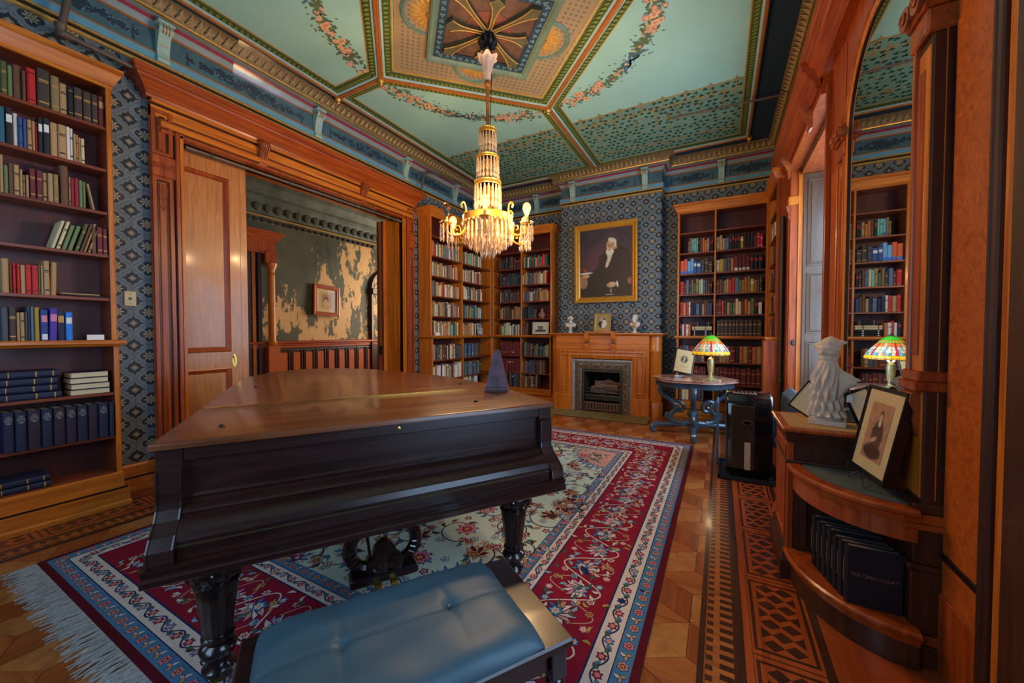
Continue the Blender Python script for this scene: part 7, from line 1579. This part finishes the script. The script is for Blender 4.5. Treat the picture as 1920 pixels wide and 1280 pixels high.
# bound volumes on the lower shelf
NAVB = plain('black_buckram', srgb(20, 20, 28), .55, 0, .2, 120, 0, .15)
for k in range(7):
    a_ = .035*k; yy = 2.235+.045*k; lean = .0 if k == 0 else .0
    r = thing('bound_volume', ('black bound volume lettered THE OPEN COURT, nearest on the lower quarter shelf', 'black bound volume, second from the front on the lower quarter shelf', 'black bound volume, third from the front on the lower quarter shelf', 'black bound volume, fourth from the front on the lower quarter shelf', 'black bound volume, fifth from the front on the lower quarter shelf', 'black bound volume, sixth from the front on the lower quarter shelf', 'black bound volume, rearmost on the lower quarter shelf')[k], 'book', (.515-.012*k, yy, .170), 0, 'bound volumes on the lower quarter shelf')
    x0, x1, w_ = .515-.012*k, .705-.006*k, .040
    h = .262-.004*(k % 3); M = Matrix.Identity(4)
    MB().box(x0+.004, x1, yy, yy+.004, .170, .170+h).box(x0+.004, x1, yy+w_-.004, yy+w_, .170, .170+h).prism([(x0+.006, yy), (x0, yy+.008), (x0-.004, yy+w_/2), (x0, yy+w_-.008), (x0+.006, yy+w_)], 'z', .170, .170+h).build('cover', NAVB, r)
    MB().box(x0+.006, x1-.006, yy+.0045, yy+w_-.0045, .174, .170+h-.005).build('page_block', plain('grey_page_edges', srgb(120, 108, 96), .8) if k == 0 else bpy.data.materials['grey_page_edges'], r)
    if k == 0:
        me = text_mesh('THE OPEN COURT', .019); t1 = bpy.data.objects.new('cover_lettering', me); C.objects.link(t1); me.materials.append(plain('dull_gilt_lettering', srgb(150, 120, 90), .5, .3)); t1.parent = r
        t1.location = (.097, -.0006, .135); t1.rotation_euler = (HP, 0, 0)
    me = text_mesh('THE OPEN COURT', .013); t2 = bpy.data.objects.new('spine_lettering', me); C.objects.link(t2); me.materials.append(bpy.data.materials['dull_gilt_lettering']); t2.parent = r
    t2.location = (-.0047, .020, .14); t2.rotation_euler = (HP, -HP, -HP)
# lace runner, statue, frames on the cabinet
LACE = plain('lace_cloth', srgb(172, 134, 88), .85, 0, .25, 80, 0, .3); m = MB()
edge = []
nL = 60
for i in range(nL): edge.append((CXF+.012+(MXP-CXF-.03)*i/nL, CYA+.012+.010*abs(math.sin(i*.8))))
pts = edge + [(MXP-.012, CYB-.02), (CXF+.012, CYB-.02)] + []
m.prism(pts, 'z', CZT+.0015, CZT+.0045); o = m.build('lace_runner', LACE, None); _props(o, 'tan lace runner with scalloped edge on the cabinet top', 'runner')
SX, SY, SZ = .555, 2.84, CZT+.005
st = thing('statue', 'white plaster headless draped victory figure on the cabinet', 'statue', (SX, SY, SZ), -.25)
MB().bbox(-.085, .085, -.055, .055, 0, .030, .003).build('plinth', PLASTER, st, world=False)
MB().lathe([(.075, .0), (.082, .012), (.07, .026), (.05, .03)], (-.01, 0, .028), 16, None, 0, 6.2832, 1.0, .62).build('rock_base', PLASTER, st, world=False, smooth=True)
n, mrow = 110, 120; vs = []; fs = []
Zk = [0, .03, .08, .14, .20, .25, .29, .315, .34, .37, .395, .415, .43, .442, .45]; Rk = [.078, .070, .062, .058, .056, .052, .045, .041, .043, .049, .050, .044, .034, .022, .006]; Ck = [-.006, -.008, -.012, -.014, -.012, -.008, -.004, -.002, 0, .001, .002, .003, .004, .006, .008]
def wrap(a, b): return (a-b+math.pi) % (2*math.pi)-math.pi
for j in range(mrow+1):
    z = .45*j/mrow; r_ = float(np.interp(z, Zk, Rk)); cxx = float(np.interp(z, Zk, Ck)); lowf = min(1, max(0, (.31-z)/.08)); upf = min(1, max(0, (z-.30)/.03))*min(1, max(0, (.425-z)/.03))
    for i in range(n):
        a = 2*math.pi*i/n; ca, sa = math.cos(a), math.sin(a); fr = -sa
        ph = 5*a+z*14+.9*math.sin(z*21+a)
        fold = lowf*(.34*(abs(math.sin(ph))**.6-.62)+.10*math.sin(13*a-z*46)) + upf*(.045*math.sin(z*210+2.5*math.sin(a)+a)+.03*math.sin(9*a+z*40))
        knee = .26*math.exp(-(wrap(a, -1.15)/.34)**2)*math.exp(-((z-.17)/.075)**2)
        bust_ = .20*(math.exp(-(wrap(a, -1.1)/.33)**2)+math.exp(-(wrap(a, -2.05)/.33)**2))*math.exp(-((z-.365)/.020)**2)
        flare = 1.45*math.exp(-(wrap(a, .15)/.40)**2)*math.exp(-((z-.205-.012*math.sin(a*6))/.036)**2)*(1+.14*math.sin(a*16+z*120)) + .55*math.exp(-(wrap(a, .15)/.42)**2)*math.exp(-((z-.145)/.05)**2)
        stump = .85*math.exp(-(wrap(a, .35)/.34)**2)*math.exp(-((z-.418)/.016)**2) + .60*math.exp(-(wrap(a, 2.8)/.36)**2)*math.exp(-((z-.400)/.018)**2)
        R_ = r_*(1+fold+knee+bust_+flare+stump); vs.append((cxx+R_*ca, R_*sa*.74, .05+z))
for j in range(mrow):
    for i in range(n): i2 = (i+1) % n; fs.append((j*n+i, j*n+i2, (j+1)*n+i2, (j+1)*n+i))
fs.append(tuple(mrow*n+i for i in range(n))); MB().add([(v[0]*1.06, v[1]*1.06, .05+(v[2]-.05)*1.03) for v in vs], fs).build('draped_figure', PLASTER, st, world=False, smooth=True, ang=60)
tg = thing('price_tag', 'small white paper tag hanging from the statue drapery', 'tag', (SX+.085, SY-.05, SZ+.17))
MB().prism([(-.014, -.02), (.014, -.02), (.014, .012), (.008, .02), (-.008, .02), (-.014, .012)], 'y', -.0006, .0006, Matrix.Translation((SX+.085, SY-.06, SZ+.165))).build('tag_card', WHITE, tg)
MB().tube([(SX+.085, SY-.06, SZ+.182), (SX+.088, SY-.045, SZ+.225)], .0008, 4).build('string', WHITE, tg)
def sepia(U, V):
    c = np.ones(U.shape+(3,))*L3(176, 132, 104); c = c*(1+.25*nz(U, V, 12)[..., None]); c = blend(c, sm(ell(U, V, .55, .42, .26, .30, .1), .25), L3(96, 62, 50)); c = blend(c, sm(ell(U, V, .56, .78, .095, .10), .2), L3(74, 48, 40)); c = blend(c, sm(ell(U, V, .55, .74, .07, .085), .2), L3(206, 168, 134)); c = blend(c, sm(ell(U, V, .55, .64, .06, .05), .3), L3(214, 200, 176)); c = blend(c, sm(ell(U, V, .45, .36, .14, .04, .3), .3), L3(200, 164, 132)); c = blend(c, sm(ell(U, V, .5, .15, .42, .13), .3), L3(80, 52, 42)); c = blend(c, sm(ell(U, V, .4, .55, .16, .03, .3), .4), L3(60, 40, 34)); return c
CRM = plain('cream_mount', srgb(206, 184, 140), .75, 0, .06)
bf = thing('framed_photo', 'black framed sepia photograph leaning on the upper quarter shelf', 'picture', (.64, 2.41, .661))
Mb = Matrix.Translation((.662, 2.41, .925)) @ Matrix.Rotation(-HP+.12, 4, 'Z') @ Matrix.Rotation(-.19, 4, 'X')
picture_frame(bf, Mb, .335, .425, .020, .012, BLACK, .055, sepia, 60, 80, mat_col=CRM, glassy=True, bk=.028, bmat=BLACK)
for q in (-.11, .05): MB().tube([Mb @ Vector((q, -.035, -.19)), Mb @ Vector((q, -.036, -.225)), Vector((Mb @ Vector((q, -.06, 0)))).to_2d().to_3d()+Vector((-.01, 0, .664)), Mb @ Vector((q, .03, -.20))], .003, 5).build('easel_foot', IRON, bf)
def pale(U, V): return np.ones(U.shape+(3,))*L3(190, 176, 150)*(1+.1*nz(U, V, 8)[..., None])
b2 = thing('framed_photo', 'pale mounted frame leaning behind the statue at left', 'picture', (.50, 3.02, SZ))
picture_frame(b2, Matrix.Translation((.51, 3.05, SZ+.105)) @ Matrix.Rotation(-.5, 4, 'Z') @ Matrix.Rotation(.52, 4, 'Y') @ Matrix.Rotation(-.25, 4, 'X'), .16, .20, .010, .012, DKLINE, .018, pale, 20, 24, mat_col=CRM)
b3 = thing('framed_photo', 'small black framed photo between statue and large sepia photograph', 'picture', (.66, 2.80, SZ))
picture_frame(b3, Matrix.Translation((.695, 2.745, SZ+.125)) @ Matrix.Rotation(-.75, 4, 'Z') @ Matrix.Rotation(-.52, 4, 'Y') @ Matrix.Rotation(-.15, 4, 'X'), .13, .21, .014, .014, BLACK, .02, pale, 20, 24, mat_col=CRM)
gbx = thing('woven_box', 'small pale blue openwork box beside the mirror', 'box', (.69, 2.99, SZ))
MB().bbox(.655, .735, 2.95, 3.03, SZ, SZ+.078, .006).build('box_body', plain('pale_blue_metal', srgb(120, 160, 184), .3, .5, .15), gbx)
for i in range(6):
    for j in range(5): MB().box(.652, .656, 2.957+i*.0115, 2.963+i*.0115, SZ+.01+j*.012, SZ+.017+j*.012).build('perforation', BLACK, gbx)
# ------------------------------------------------------------------ window casing, shutter, radiator, riser
wc = struct('trim_5', MB().bbox(XR-.10, XR+.02, 5.70, 5.86, 0, 3.36, .004), CHERRY, 'carved cherry window casing beyond the mirror')
MB().bbox(XR-.11, XR+.02, 3.86, 3.90, 0, 3.36, .004).build('near_jamb', CHERRY, wc)
MB().bbox(XR-.115, XR-.095, 5.72, 5.84, .1, 2.75, .004).build('casing_strip', CHERRY, wc); MB().bbox(XR-.02, XR+.05, 5.685, 5.702, 0, 3.3, .003).build('jamb_bead', OAK, wc)
MB().bbox(XR-.12, XR+.02, 5.69, 5.87, 2.93, 3.03, .008).build('capital_block', OAK, wc)
MB().prism([(XR-.10, 2.93), (XR-.14, 2.92), (XR-.13, 2.86), (XR-.115, 2.82), (XR-.12, 2.78), (XR-.10, 2.74)], 'y', 5.70, 5.80).build('carved_pendant', CARVE, wc)
MB().lathe([(0, -.012), (.022, -.01), (.024, .0), (.018, .01), (0, .012)], (0, 0, 0), 12, Matrix.Translation((XR-.05, 5.695, 1.27)) @ Matrix.Rotation(HP, 4, 'X'), 0, 6.2832, .8, 1.6).build('pull_plate', IRON, wc, smooth=True)
Pw = [(XR, 6.0, 0), (XR-.13, 6.0, 0), (XR-.13, 3.98, 0)]; tt = (Vector(Pw[2])-Vector(Pw[1])).cross(Vector((0, 0, 1))); sg = 1 if tt.x < 0 else -1
MB().sweep(Pw, [(sg*o_, z_-.08) for o_, z_ in cr_]).build('crown', CHERRYY, wc, smooth=True, ang=25); MB().bbox(XR-.13, XR+.0, 3.98, 6.0, 3.33, 3.63, .003).build('head_board', CHERRY, wc)
MB().box(XR+.001, XR+.33, 3.885, 5.695, 3.268, 3.299).build('recess_head', CHERRY, wc); MB().box(XR+.001, XR+.33, 5.686, 5.699, .63, 3.268).build('recess_side', OAK, wc)
for yy in (5.50, 4.30):
    M = Matrix.Translation((XR-.13, yy, 3.36)) @ Matrix.Rotation(HP, 4, 'Z')
    b_ = MB().prism([(0, -.16), (.02, -.17), (.03, -.15), (.022, -.12), (.05, -.06), (.085, .0), (.10, .045), (.085, .08), (0, .085)], 'x', -.045, .045, M).build('scroll_bracket', CARVE, wc)
    MB().lathe([(0, -.05), (.04, -.048), (.04, .048), (0, .05)], (0, 0, 0), 12, M @ Matrix.Translation((0, .06, .035)) @ Matrix.Rotation(HP, 4, 'Y')).build('bracket_volute', CARVE, b_, smooth=True)
SHUT = wood('shutter_oak', srgb(62, 40, 22), srgb(98, 68, 42), 'z', .4)
shu = thing('window_shutter', 'folded panelled wooden shutter lining the window recess', 'shutter', (XR+.18, 5.68, .65))
MB().box(XR+.03, XR+.32, 5.665, 5.685, .64, 3.26).build('shutter_leaf', SHUT, shu)
for z0, z1 in ((.70, 1.30), (1.38, 2.10), (2.18, 3.20)):
    rect_frame(MB(), 'y', 5.665, XR+.065, XR+.285, z0, z1, [(0, 0), (0, .008), (.02, .010), (.03, -.002)], -1).build('panel_moulding', SHUT, shu); MB().bbox(XR+.10, XR+.25, 5.658, 5.667, z0+.04, z1-.04, .003).build('shutter_panel', SHUT, shu)
RAD = plain('radiator_silver', srgb(86, 96, 104), .4, .5, .1); rad = thing('radiator', 'silver painted column radiator under the window', 'radiator', (XR-.10, 4.7, 0))
for k in range(18):
    yy = 4.02+k*.082
    if k == 0: o0 = MB().tube(catmull([(XR-.17, yy, .06), (XR-.17, yy, .62), (XR-.15, yy, .69), (XR-.105, yy, .735), (XR-.06, yy, .69), (XR-.04, yy, .62), (XR-.04, yy, .06)], 5), .020, 8).tube([(XR-.105, yy, .10), (XR-.105, yy, .69)], .018, 8).build('radiator_column', RAD, rad, smooth=True)
    else: o = copy_obj(o0, rad); o.location.y = k*.082
MB().tube([(XR-.11, 4.0, .12), (XR-.11, 5.45, .12)], .02, 8).build('header', RAD, rad, smooth=True)
rp = thing('riser_pipe', 'dark vertical steam pipe between bookcase and window casing', 'pipe', (XR-.15, 5.90, 0))
MB().tube([(XR-.15, 5.90, 0), (XR-.15, 5.90, 2.85)], .026, 12).build('pipe', plain('dark_pipe_paint', srgb(66, 52, 34), .45, .2, .2), rp, smooth=True)
MB().lathe([(.027, -.03), (.036, -.026), (.036, .026), (.027, .03)], (XR-.15, 5.90, .78), 14).build('coupling', bpy.data.materials['dark_pipe_paint'], rp, smooth=True)
